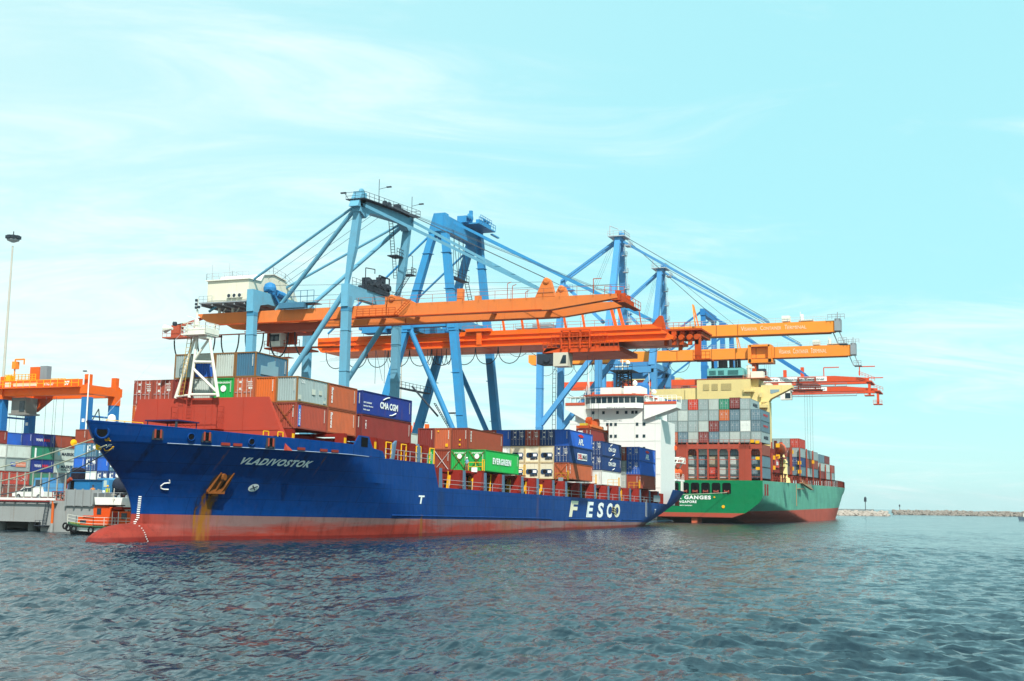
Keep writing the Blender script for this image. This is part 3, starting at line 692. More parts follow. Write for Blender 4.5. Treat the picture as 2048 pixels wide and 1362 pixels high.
m = MB(); m.tube((-17.6,10,6.3), (-16.4,10.3,7.6), .05, 5); m.tube((-16.4,10.3,7.6), (-16.1,10.3,6.3), .05, 5); m.build('flagstaff', dkst, ship)
for s, t in ((-3.2, 1.4), (-1.9, .6)): m = MB(); m.path([(s-.3,t,5.9),(s-.3,t,6.5),(s+.3,t-.2,6.5),(s+.3,t-.2,5.9)], .06, 5); m.build('yellow_rail', yel, ship)
# white foremast
m = MB(); m.tube((-3,10.2,16.4), (-3,10.2,19.0), .17, 8, .1); m.tube((-3,10.2,19), (-3,10.2,20.2), .05, 6); m.tube((-3,11.4,18.4), (-3,10.2,18.0), .04, 5); m.lathe((-3,10.2,17.2),[(.1,0),(.26,.2),(.26,.7),(.1,.9)],8); fm = m.build('foremast', whto, ship)
legs = [((-3.3,11.75,10.0),(-3.0,10.35,16.3)), ((-3.3,6.95,10.0),(-3.0,8.7,16.3)), ((-1.3,9.3,10.0),(-2.4,9.5,16.3)), ]
for a, b in (((-3.3,10.35,9.95),(-3.0,10.0,16.3)), ((-3.3,6.9,9.95),(-3.0,8.6,16.3)), ((-3.0,12.25,9.95),(-2.8,10.4,16.3))):
    m = MB(); m.tube(a, b, .17, 10, .14); m.build('leg', whto, fm)
def lp(a, b, z): f = (z-a[2])/(b[2]-a[2]); return tuple(a[i]+(b[i]-a[i])*f for i in range(3))
LA, LB, LC = ((-3.3,10.35,9.95),(-3.0,10.0,16.3)), ((-3.3,6.9,9.95),(-3.0,8.6,16.3)), ((-3.0,12.25,9.95),(-2.8,10.4,16.3))
m = MB()
m.tube(lp(*LA,10.25), lp(*LB,10.2), .13, 8); m.tube(lp(*LA,12.9), lp(*LB,10.4), .15, 8); m.tube(lp(*LA,13.6), lp(*LB,13.5), .15, 8); m.tube(lp(*LA,13.8), lp(*LB,16), .13, 8); m.tube(lp(*LA,10.2), lp(*LC,10.1), .12, 8)
m.build('brace', whto, fm)
m = MB(); m.ladder((-3.5,11.2,10.2), (-3.3,10.7,16.3), .5, (0,1,0), .4, .03); m.build('ladder', P('ladder_yellow', (.55,.33,.06), .6, .4), fm)
m = MB(); m.box(-4.1,-1.8,8.3,11.2,16.25,16.4); m.box(-4.1,-4.05,8.3,10.4,16.4,16.9); m.box(-4.1,-1.8,8.25,8.3,16.4,16.95); m.box(-3.6,-2.6,8.4,9.4,15.9,16.25); m.build('mast_platform', whto, fm)
m = MB(); m.rails([(-4.1,11.2,16.4),(-4.1,8.3,16.4),(-1.8,8.3,16.4),(-1.8,11.2,16.4),(-4.1,11.2,16.4)], 1.1, .6, .035, 3); m.box(-3.5,-2.6,9.4,9.9,16.4,17.1); m.box(-3.8,-3.2,10.3,10.9,16.4,16.9); m.build('platform_rail', whto, fm)
m = MB(); m.lathe((-4.5,12.0,16.9), [(.15,0),(.2,.3),(.45,.9)], 10, 'y'); m.build('whistle_horn', whto, fm)
m = MB()
for z in (19.05, 19.4, 19.8): m.lathe((-3.25,10.2,z), [(.13,0),(.15,.12),(.13,.25)], 8)
m.lathe((-3.2,9.9,19.1), [(.13,0),(.15,.12),(.13,.25)], 8); m.lathe((-4.3,11.9,17.2), [(.2,0),(.25,.2),(.2,.4)], 8); m.build('mast_lamp', dkst, fm)
m = MB(); m.path([(-3,10.2,18.2), (-9.8,10.3,12.4), (-17.4,9.4,6.2)], .012, 4); m.build('forestay', rail, fm)

fm.location = (1.3, 1.0, .12)
# hatch coamings, cargo pillars, walkway gear along the port side
m = MB()
m.box(-.4, 28, 1.6, 18.4, 4.76, 6.6); m.box(30, 133, .9, 19.1, 2.02, 4.1); 
hc = m.build('hatch_coaming', redd, ship)
m = MB()
for a, b in ((43.2,56.2),(57,70),(77.4,90.4),(91,104),(104.6,117.6),(118.2,131.2)): m.box(a, b, -.2, 20.2, 4.12, 4.6)
m.build('hatch_cover', redd, ship)
ST = [29.0,36.0,42.8,49.1,56.3,62.5,69.3,75.2,82.4,90.0,97.5,104.2,111,117.8,124.5,131]
pdark = P('pillar_red', (.24,.018,.012), .6, .35, .1)
for s in ST:
    m = MB(); m.prism([(s,2.05),(s+.75,2.05),(s+.5,4.45),(s+.1,4.45)], 'y', -2.35, -1.0); pl = m.build('cargo_pillar', sgry, ship)
    m = MB(); m.prism([(s-1.0,2.05),(s-.03,2.05),(s-.03,4.5),(s-.7,4.5)], 'y', -2.2, -.9); m.build('bracket', pdark, pl)
m = MB()
for a, b in zip(ST, ST[1:]):
    for z in (2.6, 3.1): m.tube((a+.7,-2.4,z), (b,-2.4,z), .03, 4)
    m.tube((a+2.5,-2.4,2.05), (a+2.5,-2.4,3.1), .03, 4)
m.build('deck_rail', rail, ship)
rnd = random.Random(3)
for a, b in zip(ST, ST[1:]):
    for k in range(2):
        s = a+1.2+rnd.random()*(b-a-2); t = -1.6+rnd.random()*1.4; m = MB(); m.tube((s,t,2.05), (s+rnd.uniform(-.3,.3),t,rnd.uniform(3,4.5)), .07, 6); m.build('yellow_pipe', yel, ship)
    s = a+2+rnd.random()*3; m = MB(); m.box(s, s+rnd.uniform(.5,1.1), -.3, .85, 2.05, rnd.uniform(2.9,3.7)); m.box(s+1.4, s+1.8, .2, .88, 2.05, 3.9); m.build('deck_vent', redd if rnd.random() < .6 else pdark, ship)
    m = MB(); m.box(a+1, b-.6, .5, .9, 3.2, 3.5); m.build('pipe_run', pdark, ship)
    for k in range(3):
        w_ = (b-a-1.2)/3; q = a+.9+k*w_; z1 = rnd.uniform(3.4, 4.3); m = MB(); m.box(q+rnd.uniform(.1,.4), q+w_*rnd.uniform(.6,.95), .80, .9, 2.1+rnd.uniform(0,.5), z1); m.build('opening_shade_plate', blk, ship)  # black boxes on the coaming: shade of the deck gaps put into colour
        m = MB(); m.prism([(q,2.05),(q+.25,2.05),(q+.6,z1+.3),(q+.4,z1+.3)], 'y', rnd.uniform(-.6,.2), .5); m.build('bracket', redd if k else yel, ship)
    m = MB(); m.box(a+.9, b-.3, -1.2, -.9, 4.3, 4.5); m.build('walkway_beam', pdark, ship)
for s in (42.2, 57.2, 76.2, 90.6, 104.0, 117.5):
    m = MB(); m.box(s-.1, s+.9, -2.2, 20, 4.55, 4.68); lb = m.build('lashing_platform', pdark, ship)
    m = MB(); m.rails([(s+.1,-2.2,4.68),(s+.1,-.2,4.68)], 1.1, .7, .04, 2); m.path([(s,-2.2,4.7),(s,-2.2,6.1),(s+.6,-2.2,6.1),(s+.6,-2.2,4.7)], .06, 5); m.build('platform_rail', yel, lb)
    for y in (-1.5,): m = MB(); m.box(s-.3, s-.26, y-.1, y+.7, 4.5, 5.1); m.build('notice_board', lett, lb) if s in (42.2, 76.2) else None
# forward hatch supports under the first bays
for s in (-.3, 6.0, 12.4): 
    y_ = max(-2.2, TC-hb(s, 4.8)+.4); m = MB(); m.box(s, s+.55, y_, y_+1.1, 4.8, 6.95); m.box(s, s+.6, y_+1.1, 20, 6.6, 6.9); m.build('cargo_pillar', pdark, ship)
    m = MB(); m.box(s-.05, s+.3, y_-.08, y_, 4.85, 6.5); m.build('yellow_panel', yel, ship)
for s in (13.5, 17.2, 21.0, 24.6):
    m = MB(); m.prism([(s,4.82),(s+.9,4.82),(s+1.2,6.9),(s-.5,6.9)], 'y', -2.3, -.8); m.build('cargo_pillar', pdark, ship)
    m = MB(); m.path([(s+1.2,-2.4,4.8),(s+1.2,-2.4,6.6),(s+2.4,-2.4,6.6),(s+2.4,-2.4,4.8)], .08, 5); m.build('yellow_rail', yel, ship)
m = MB(); m.prism([(15.8,4.82),(16.4,4.82),(16.9,6.9),(16.2,6.5)], 'y', -2.6, -2.3); m.build('cargo_pillar', sgry, ship); m = MB(); m.prism([(22.4,4.82),(23.0,4.82),(23.0,6.4),(22.4,6.9)], 'y', -2.6, -2.3); m.build('cargo_pillar', sgry, ship)
m = MB(); m.box(13.5, 26, -.6, 20, 4.8, 6.4); m.build('hatch_coaming', redd, ship)
m = MB(); m.rails([(14.4,-2.5,4.8),(26.5,-2.5,4.8)], 1.1, 1.5, .03, 2); m.build('deck_rail', rail, ship)

# deckhouse
m = MB(); m.box(142, 154, 0, 20, 2.05, 19.6); m.box(142, 152, 1.2, 18.8, 19.6, 22.0); dh = m.build('deckhouse', wht, ship)
m = MB()
poly = [(142,3.2),(140.6,5.0),(140.4,10),(140.6,15.0),(142,16.6),(150,16.6),(150,3.2)]
m.prism(poly, 'z', 22.0, 24.6); wh = fixn(m.build('wheelhouse', wht, dh))
m = MB(); m.prism([(141.7,2.9),(140.2,4.9),(140.0,10),(140.2,15.1),(141.7,16.9),(150.3,16.9),(150.3,2.9)], 'z', 24.6, 24.95); fixn(m.build('roof_edge', P('roof_orange_red', (.55,.10,.05), .5, .2), dh))
fpts = [(142,16.6),(140.6,15.0),(140.4,10),(140.6,5.0),(142,3.2)]
for (a, b), n in zip(zip(fpts, fpts[1:]), (1, 4, 4, 1)):
    for k in range(n):
        u0, u1 = (k+.06)/n, (k+.94)/n; p = [(a[0]+(b[0]-a[0])*u-.03, a[1]+(b[1]-a[1])*u) for u in (u0, u1)]
        m = MB(); m.add([(p[0][0],p[0][1],23.1),(p[1][0],p[1][1],23.1),(p[1][0]-.05,p[1][1],24.35),(p[0][0]-.05,p[0][1],24.35)], [(0,1,2,3)]); m.build('window', glas, dh)
# bridge wings
for t0, t1, ti, te in ((16.4, 20.8, 16.4, 18.4), (-3.5, 3.4, 3.4, 0)):
    lo = [(t0,22.1),(t1,22.1)]
    out = t1 if t0 > 10 else t0
    inn = t0 if t0 > 10 else t1
    z_in = 19.6
    m = MB(); m.prism([(out,23.3),(inn,23.3),(inn,z_in),(inn+(.9 if t0 < 10 else -.9)*0,z_in),(out,22.0)], 'x', 141.2, 145.5); fixn(m.build('bridge_wing', wht, dh))
    m = MB(); m.box(141.13, 141.2, min(out,inn), max(out,inn), 22.75, 23.35); m.build('wing_stripe', P('roof_orange_red', (.55,.10,.05)), dh)
    m = MB(); a, b = min(out,inn), max(out,inn)
    m.rails([(141.3,a,23.3),(141.3,b,23.3)], 1.3, .9, .06, 1); m.rails([(145.4,a,23.3),(145.4,b,23.3)], 1.3, .9, .06, 1); m.box(141.2,145.5,a,b,24.55,24.62) if t0 > 10 else None; m.build('wing_rail', wht, dh)
for z, ts in ((21.2,(14.8,12.5,9.4,7.5,6.1,5.3)), (18.7,(11.6,10.8,9.8,5.1,3.6)), (16.2,(11.6,10.8,9.8,5.1,3.6)), (13.6,(3.6,))):
    for t in ts: m = MB(); m.box(141.93, 142, t-.28, t+.28, z-.32, z+.32); m.build('window', glas, dh)
m = MB(); m.box(141.92, 142, 2.6, 3.4, 20.1, 21.8); m.build('doorway', grst, dh)
m = MB()
for z in (5.5, 8.3, 11.5, 15.2, 18.9): m.box(141.955, 142, .05, 19.95, z-.045, z+.045)
for t in (1.2, 5.6, 10.2, 14.6): m.box(141.96, 142, t-.04, t+.04, 2.1, 19.6)
m.build('plate_seam', P('seam_grey', (.60,.61,.56), .5), dh)
end_text('IMO 9310145', 11.3, 7.2, 21.75, 22.25, 141.9 if False else 140.3, P('faint_lettering', (.30,.32,.33)), dh)
m = MB(); m.box(142.5,148,8.9,13.4,24.95,26.6); m.build('monkey_island_box', wht, dh)
m = MB(); m.box(142.5,148,4.6,8.2,24.95,26.8); m.box(142.4,142.5,5.6,6.3,25.3,26.3); m.build('monkey_island_box', wht, dh)
m = MB(); m.rails([(141,3.2,24.95),(140.4,10,24.95),(141,16.6,24.95)], 1.2, 1.2, .04, 2); m.build('roof_rail', wht, dh)
m = MB(); m.lathe((143,5.9,27.2), [(.1,-.4),(.5,0),(.5,.5),(.1,.9)], 10); m.build('radome', wht, dh)
m = MB(); m.lathe((143,1.8,25.2), [(.5,0),(.6,.4),(.1,.9)], 10); m.tube((143,2.6,25),(143,2.9,29.5),.05,5); m.build('antenna', wht, dh)
m = MB(); m.tube((142,16.0,25), (142,15.9,32), .11, 6, .03); m.tube((142,15.5,25),(142,15.9,29),.06,5); m.tube((142,16.6,25),(142,15.9,29),.06,5); m.build('signal_mast', wht, dh)
m = MB()
for a in (8.4, 11.4):
    for s in (147.0, 150): m.tube((s,a,24.9), (s+(.4 if s < 148 else -.4),a+(.3 if a < 10 else -.3),31), .17, 6)
for k in range(6):
    z = 25.3+k*.95
    for s in (147.1, 149.8): m.tube((s,8.5,z), (s,11.3,z+.8), .09, 5); m.tube((s,11.3,z), (s,8.5,z+.8), .09, 5); m.tube((s,8.5,z),(s,11.3,z),.09,5)
mm = m.build('radar_mast', P('mast_black', (.02,.02,.025), .6, .2), ship)
m = MB(); m.box(146,151,7.4,12.4,30.6,30.8); m.rails([(146,7.4,30.8),(146,12.4,30.8)], 1.2, .9, .06, 2); m.build('mast_platform', P('mast_black', (.02,.02,.025)), mm)
m = MB(); m.tube((147.5,10,30.8),(147.5,10,33.2),.15,6); m.box(147.3,147.7,8.6,11.6,31.5,31.8); m.lathe((147.5,8.8,31.9),[(.1,0),(.5,.3),(.5,.8),(.1,1.1)],10); m.tube((147.5,9,33),(147.5,11,33),.06,5); m.build('radar_scanner', whto, mm)
m = MB(); m.box(151.5,157,3,9,19.6,25.5); m.build('funnel_base', wht, dh)
m = MB(); m.lathe((154,7.4,25.5), [(1.6,0),(1.6,2.6),(1.4,3.2)], 16); m.build('funnel', P('funnel_blue', (.03,.16,.42)), dh)
# aft mooring deck, lifeboat and rails
m = MB(); m.box(154,161.5,-.3,20.5,7.4,7.75); m.build('aft_platform', wht, dh)
for s in (155.2,157.2,159.2,161.2): m = MB(); m.box(s,s+.3,TC-hb(s,5)+.35,TC-hb(s,5)+.65,4.6,7.4); m.build('aft_pillar', whto, dh)
m = MB(); m.box(154,157.5,1.5,18,2.05,7.4); m.build('aft_house', whto, dh)
m = MB(); m.rails([(154.2,-.2,7.75),(161.4,-.2,7.75)], 1.2, 1.1, .05, 3); m.rails([(154.2,-.9,7.75),(154.2,3,7.75)], 1.2, 1., .05, 3); m.build('aft_rail', wht, dh)
m = MB()
for s in (154.4, 159.5): m.path([(s,1.8,7.75),(s,-.8,12.3),(s,-.9,12.3),(s,1.5,12.3),(s,1.8,7.75)], .16, 6)
m.box(154.2,159.7,-1,1.8,11.2,11.4); m.rails([(154.3,-1,11.4),(159.6,-1,11.4)],1.1,1.2,.05,2); m.build('boat_davit', wht, dh)
m = MB(); m.ball((157,.4,9.2), 2.9, 1.2, 1.15, 14, 8); lbt = m.build('lifeboat', liferd, ship, smooth=True)
m = MB(); m.tube((154.3,2.6,13.8), (157.6,-.2,9), .12, 6); m.build('boat_crane', yel, dh)
m = MB(); m.tube((153.9,-.1,14.4), (153.6,-.1,14.4), .5, 12); m.build('lifebuoy', liferd, dh)
m = MB(); m.box(120.5,121.0,-2.7,-2.55,-.5,2.2); m.ladder((120.8,-2.75,-.6),(120.8,-2.75,2.6),.6,(1,0,0),.3,.05); m.box(126.5,131.2,-2.68,-2.6,2.35,3.6); m.build('pilot_ladder', grst, ship)
for s in (134,135.6,137,139): m = MB(); m.box(s,s+.5,-1.6+.08*(s-134),-1+.08*(s-134),2.05,4.2); m.build('aft_stanchion', redd, ship)
m = MB(); m.box(132.5, 160, 0.5, 19.5, 2.06, 4.4); m.build('aft_casing', redd, ship)

# ---------------------------------------------------------------- containers on the blue ship
def ship_c(s, t, z, L, H, colour, label, group='containers stacked on the blue ship', front='front', rustframe=False):
    o = container(SH @ Vector((s, t, z)), L, H, colour, label, group, front, (0, TAU, 0), rustframe); return o
C20, C40, PW = 6.06, 12.19, 2.497
H1 = 2.59; T1 = 2.615; A0 = 7.03
FB = 'on the foremost stack of the blue ship'
def bay1(s, c, k, colour, label, front='front', H=H1, rf=False): return ship_c(s, c*PW, A0+k*T1, C20, H, colour, label, 'containers stacked behind the red breakwater', front, rf)
o = bay1(0, 0, 1, 'grey', 'weathered grey container with pale patches and rust spots behind the red breakwater', rf=True)
side_text('GSL', .75, 1.5, 2.0, 2.32, .03, lett, o)
for q in ((2.9,3.5,1.0,1.55),(4.3,4.8,1.1,1.55),(.35,.8,.3,.75),(5.2,5.6,.3,.55)): m = MB(); m.box(q[0],q[1],.0,.06,q[2],q[3]); m.build('repair_patch', P('patch_pale', (.55,.57,.48), .6, .3), o)
o = bay1(0, 0, 0, 'red_brown', 'red brown container with a blue name strip, lowest at the outboard corner behind the breakwater')
m = MB(); m.box(.42,.86,.0,.06,.25,2.35); m.build('name_strip', P('strip_blue', (.03,.12,.45), .5, .2), o); stack_text('CRONOS', .50, .78, .35, 2.0, -.01, lett, o)
m = MB(); m.tube((-.06,2.3,2.45),(-.06,.25,.1),.035,5); m.tube((-.06,.2,2.3),(-.06,2.2,.3),.035,5); m.build('lashing_rod', rustm, o)
for k, cn in ((1, 'rust_orange'), (0, 'orange')):
    o = bay1(6.13, 0, k, cn if k else 'rust_orange', 'orange brown container with white script lettering, %s of the pair aft of the grey one' % ('upper' if k else 'lower'))
    vert_text('florens', .62, 1.05, .55, 2.2, .03, lett, o, bold=.03)
bay1(0, 1, 1, 'orange', 'plain bright orange container end beside the weathered grey one')
bay1(0, 1, 0, 'brown', 'brown container half hidden by the sloping edge of the red breakwater')
bay1(0, 2, 1, 'red', 'red container doors between the orange and the green ends above the breakwater', 'door') if False else bay1(0, 2, 1, 'rust_orange', 'orange red container doors between the orange and the green ends above the breakwater', 'door')
o = bay1(0, 3, 1, 'green', 'green container end with a white round emblem above the red breakwater')
end_text('EVERGREEN', 2.0, .5, 2.02, 2.2, -.0, lett, o, bold=.03)
m = MB(); m.lathe((-.0,1.25,1.5),[(.33,0),(.33,.03),(.16,.04)],20,'x'); m.build('emblem', lett, o)
bay1(0, 4, 1, 'pale_grey', 'pale grey container end behind the right legs of the white foremast')
bay1(0, 5, 1, 'maroon', 'maroon ribbed container end behind the left leg of the white foremast')
bay1(0, 6, 1, 'red_brown', 'red brown container doors, second from the far left end of the foremost row', 'door')
bay1(0, 7, 1, 'red_brown', 'red brown container doors at the far left end of the foremost row', 'door')
bay1(0, 7, 0, 'orange', 'orange container doors peeping out left of the red breakwater', 'door')
o = bay1(0, 2, 2, 'steel_blue', 'steel blue container with pale patches on its side, top tier corner', rf=True)
m = MB(); m.prism([(1.0,.4),(4.2,.45),(4.2,1.5),(3.6,1.5),(3.6,2.05),(2.2,1.7),(2.2,1.3),(1.0,1.3)], 'y', .0, .06); fixn(m.build('repainted_patch', P('patch_blue', (.16,.30,.36), .5, .3), o))
bay1(0, 3, 2, 'pale_grey', 'pale grey smooth container in the top tier next to the steel blue one', rf=True)
o = bay1(0, 4, 2, 'blue', 'blue container with a grey upper half in the top tier behind the foremast', rf=True)
m = MB(); m.box(-.02,.02,.16,2.28,1.55,2.5); m.build('grey_upper_panel', CCOL['pale_grey'][0], o)
bay1(0, 5, 2, 'grey', 'grey container at the left end of the top tier behind the foremast', rf=True)
bay1(6.13, 4, 2, 'light_blue', 'light blue container peeping out behind the steel blue one in the top tier')
bay1(6.13, 2, 1, 'brown', 'brown container under the light blue one, hardly showing')
# second bay: two forty-footers
def bay2(c, k, colour, label): return ship_c(13.4, c*PW, A0+k*T1, C40, H1, colour, label, 'forty foot containers aft of the foremost stack')
o = bay2(0, 1, 'dark_blue', 'dark blue container with large white name and two swooshes above the brown one')
o.children[0].data = o.children[0].data
side_text('CMA CGM', 4.2, 8.6, .95, 1.72, .02, lett, o, bold=.045)
m = MB()
m.path([(4.9+1.5*(i/8), .0, 1.95+.38*math.sin(i/8*1.5)) for i in range(9)], .07, 5); m.path([(6.6+1.5*(i/8), .0, .35+.38*(1-math.cos(i/8*1.5))) for i in range(9)], .07, 5); m.build('swoosh', lett, o)
for i, (s_, w) in enumerate((('eco container', 1.9), ('bamboo flooring', 2.2), ('light steel', 1.4))): side_text(s_, .35, .35+w, 1.22-i*.42, 1.46-i*.42, .02, lett, o, bold=.02)
o = bay2(0, 0, 'maroon', 'maroon container with short white upright lettering under the dark blue one')
stack_text('TEX', .85, 1.15, 1.0, 2.0, -.0, lett, o)
bay2(4, 0, 'grey', 'grey container end seen through the gap aft of the maroon container') if False else None
# third bay
B3 = (43.5, -2.04, 4.68, 2.878)
def bay3(c, k, colour, label, front='front', H=2.84): return ship_c(B3[0], B3[1]+c*PW, B3[2]+k*B3[3], C40, H, colour, label, 'containers stacked amidships around the green ones', front)
o = bay3(0, 0, 'green', 'bright green container with a long white name panel on its side')
v_, f_, _ = text2d('EVERGREEN', .03, 0.); side_text('EVERGREEN', 2.6, 9.2, 1.05, 1.9, .0, lett, o, bold=.05)
for oo in (o, bay3(1, 0, 'green', 'green container end with a white round emblem behind the standing worker')):
    end_text('EVERGREEN', 1.95, .55, 2.3, 2.48, -.0, lett, oo, bold=.03); m = MB(); m.lathe((-.0,1.22,1.95),[(.33,0),(.33,.03),(.12,.05)],20,'x'); m.build('emblem', lett, oo)
    m = MB(); m.tube((-.05,2.3,2.6),(-.05,.2,.1),.04,5); m.tube((-.05,.15,2.6),(-.05,2.3,.1),.04,5); m.build('lashing_rod', rustm, oo)
o = bay3(2, 0, 'brown', 'brown container end with crossed lashing rods left of the green ends')
m = MB(); m.tube((-.05,2.3,2.6),(-.05,.2,.1),.035,5); m.tube((-.05,.15,2.6),(-.05,2.3,.1),.035,5); m.build('lashing_rod', chrome, o)
o = bay3(3, 0, 'green', 'green container end with a white emblem half hidden behind a red post')
m = MB(); m.lathe((-.0,1.22,1.95),[(.33,0),(.33,.03),(.12,.05)],20,'x'); m.build('emblem', lett, o)
o = bay3(1, 1, 'brown', 'long brown container with white upright lettering above the green ones'); stack_text('MEDU', .75, 1.1, 1.0, 2.5, -.0, lett, o)
m = MB(); m.box(-.03,.03,1.1,1.35,.5,.72); m.box(-.03,.03,1.1,1.3,1.15,1.35); m.build('hazard_label', yel, o)
o = bay3(2, 1, 'rust_orange', 'rust orange container end with a yellow label right of the maroon end')
m = MB(); m.box(-.03,.03,.45,.8,.35,.75); m.box(-.03,.03,1.8,2.0,2.3,2.5); m.build('hazard_label', yel, o)
bay3(3, 1, 'maroon', 'maroon container end at the left of the amidships upper row')
bay3(4, 0, 'jade', 'jade green container low behind the red post, hardly showing')
bay3(6, 1, 'pale_grey', 'pale grey container end seen in the gap aft of the maroon forty footer')
# fourth bay
B4 = (77.84, -1.85, 4.91, 2.617)
def bay4(c, k, colour, label, front='front', H=2.59): return ship_c(B4[0], B4[1]+c*PW, B4[2]+k*B4[3], C40, H, colour, label, 'containers in the stack with the white cooling units', front)
def apl(o, s_='APL'):
    side_text(s_, 4.7, 7.4, .45, 1.45, .01, lett, o, bold=.03)
    m = MB(); m.prism([(4.6,1.95),(5.2,1.75),(6.0,1.62),(6.9,1.72),(7.5,1.9),(6.8,2.05),(6.1,2.18),(5.3,2.1)], 'y', .0, .05); fixn(m.build('eagle_mark', letr, o))
o = bay4(0, 2, 'blue', 'bright blue container with a red eagle mark, top of the stack beside the white ones'); apl(o)
o = bay4(0, 1, 'navy', 'navy container with a white name panel in red and black letters', 'door')
m = MB(); m.box(4.4,9.2,.0,.05,.65,1.75); m.build('name_panel', lett, o); side_text('DEL', 4.6, 6.7, .8, 1.6, -.02, letr, o, bold=.05); side_text('MAS', 6.8, 9.0, .8, 1.6, -.02, letb, o, bold=.05)
o = bay4(0, 0, 'rust_orange', 'salmon brown container under the navy one beside the white cooling units'); stack_text('TRITON', .55, .85, .9, 2.3, -.0, lett, o)
m = MB(); m.tube((-.05,2.3,2.4),(-.05,.2,.1),.035,5); m.tube((-.05,.15,2.4),(-.05,2.3,.1),.035,5); m.build('lashing_rod', rustm, o)
for c, nm in ((1,'nearest to the ship side'), (2,'second from the ship side'), (3,'third from the ship side')):
    for k, tn in ((0,'lower'), (1,'upper')): bay4(c, k, 'cream', 'white refrigerated container of the %s row, %s' % (tn, nm), 'reefer')
bay4(4, 0, 'white', 'plain white container low behind the end of the green container'); bay4(4, 1, 'white', 'plain white container above another white one behind the brown container')
bay4(1, 2, 'navy', 'navy container doors beside the bright blue end on the white ones', 'door'); bay4(2, 2, 'red_brown', 'red brown container doors on top of the white ones', 'door'); bay4(3, 2, 'navy', 'navy container doors left of the red brown doors on the white ones', 'door')
bay4(4, 2, 'blue', 'dull blue container end at the left of the row on the white ones'); bay4(5, 2, 'red_brown', 'red brown container end just showing above the long brown one')
bay4(0, 2, 'blue', '', 'front') if False else None
# fifth bay with the lifted container
B5 = (105.04, 1.21, 4.89, 2.617)
def bay5(c, k, colour, label, front='front', dz=0., ds=0.): return ship_c(B5[0]+ds, B5[1]+c*PW, B5[2]+k*B5[3]+dz, C40, 2.59, colour, label, 'containers forward of the white deckhouse', front)
def swo(o):
    side_text('CMA CGM', 4.1, 8.7, .95, 1.7, .02, lett, o, bold=.045); m = MB(); m.path([(5.2+1.2*(i/8), .0, 1.95+.35*math.sin(i/8*1.5)) for i in range(9)], .07, 5); m.path([(6.5+1.3*(i/8), .0, .3+.35*(1-math.cos(i/8*1.5))) for i in range(9)], .07, 5); m.build('swoosh', lett, o)
o = bay5(0, 2, 'navy', 'navy container with white name and swooshes, upper of the two alike', 'door'); swo(o)
o = bay5(0, 1, 'navy', 'navy container with white name and swooshes, lower of the two alike', 'door'); swo(o)
bay5(0, 0, 'white', 'whitish container under the two navy ones forward of the deckhouse')
o = bay5(1, 3, 'maroon', 'maroon container hanging under the orange spreader in front of the white deckhouse', dz=-.32)
end_text('tex', 2.1, 1.1, 1.85, 2.25, -.01, lett, o, bold=.04); stack_text('TEX', .6, .95, 1.2, 2.3, -.0, lett, o)
bay5(1, 2, 'navy', 'navy container under the hanging maroon one', 'door'); bay5(2, 2, 'navy', 'navy container top showing left of the hanging maroon one', 'door'); bay5(3, 2, 'blue', 'blue container top showing farther left of the hanging maroon one', 'door'); bay5(4, 2, 'dark_blue', 'dark blue container top showing behind the red brown doors', 'door')
for k in (0, 1): bay5(1, k, 'grey', 'grey container %s hidden behind the navy ones' % ('low' if k == 0 else 'halfway up'))
# sixth bay
B6 = (118.7, -1.85, 4.68, 2.617)
def bay6(c, k, colour, label, front='front'): return ship_c(B6[0], B6[1]+c*PW, B6[2]+k*B6[3], C40, 2.59, colour, label, 'aftmost stack against the white deckhouse', front)
o = bay6(0, 2, 'blue', 'blue container with a red eagle mark, top of the aftmost stack', 'door'); apl(o)
bay6(0, 1, 'blue', 'plain blue container in the middle of the aftmost stack', 'door'); o = bay6(0, 0, 'red_brown', 'red brown container at the bottom of the aftmost stack'); stack_text('TEX', .6, .9, .9, 2.2, -.0, lett, o)
bay6(1, 2, 'red_brown', 'narrow view of red brown doors between the navy and the blue containers', 'door'); bay6(1, 1, 'grey', 'grey doors under the red brown ones between navy and blue', 'door'); bay6(1, 0, 'pale_grey', 'pale grey doors at deck level beside the red brown container', 'door')
# lifting spreader and its ropes
g = 'spreader'
sp = thing('lifting_spreader', 'orange lifting spreader on top of the hanging maroon container', 'spreader', SH @ Vector((B5[0], B5[1]+PW, B5[2]+3*B5[3]-.32+2.62)), (0, TAU, 0))
m = MB(); m.box(.1,12.1,.3,.75,.02,.42); m.box(.1,12.1,1.7,2.15,.02,.42); m.box(0,.5,0,2.44,.02,.5); m.box(11.7,12.2,0,2.44,.02,.5); m.build('frame', orgD, sp)
m = MB(); m.box(2.2,9.4,.15,2.3,.42,.85); 
for k in range(7): m.box(2.6+k*.95,2.9+k*.95,.05,.16,.35,.9)
m.build('beam', orgA, sp)
m = MB(); m.box(3.6,8.2,.6,1.9,.85,1.7); m.build('headblock', orgB, sp)
for x in (3.2, 7.4): m = MB(); m.lathe((x+.6,1.2,1.5), [(.75,-.5),(.85,-.4),(.85,.4),(.75,.5)], 14, 'y'); m.build('sheave', orgD, sp)
m = MB(); m.box(.3,2.3,.6,1.9,.5,.95); m.build('guard', P('guard_yellow', (.5,.36,.03), .6, .4), sp)
for x in (0.1, 11.9): m = MB(); m.box(x,x+.15,0,.2,-.5,1.5); m.build('flipper', orgD, sp)
m = MB()
for x in (3.8, 8.0):
    for y in (.8, 1.7): m.tube((x,y,1.7), (x+.1,y,14.2), .03, 4)
m.build('hoist_rope', wire, sp)

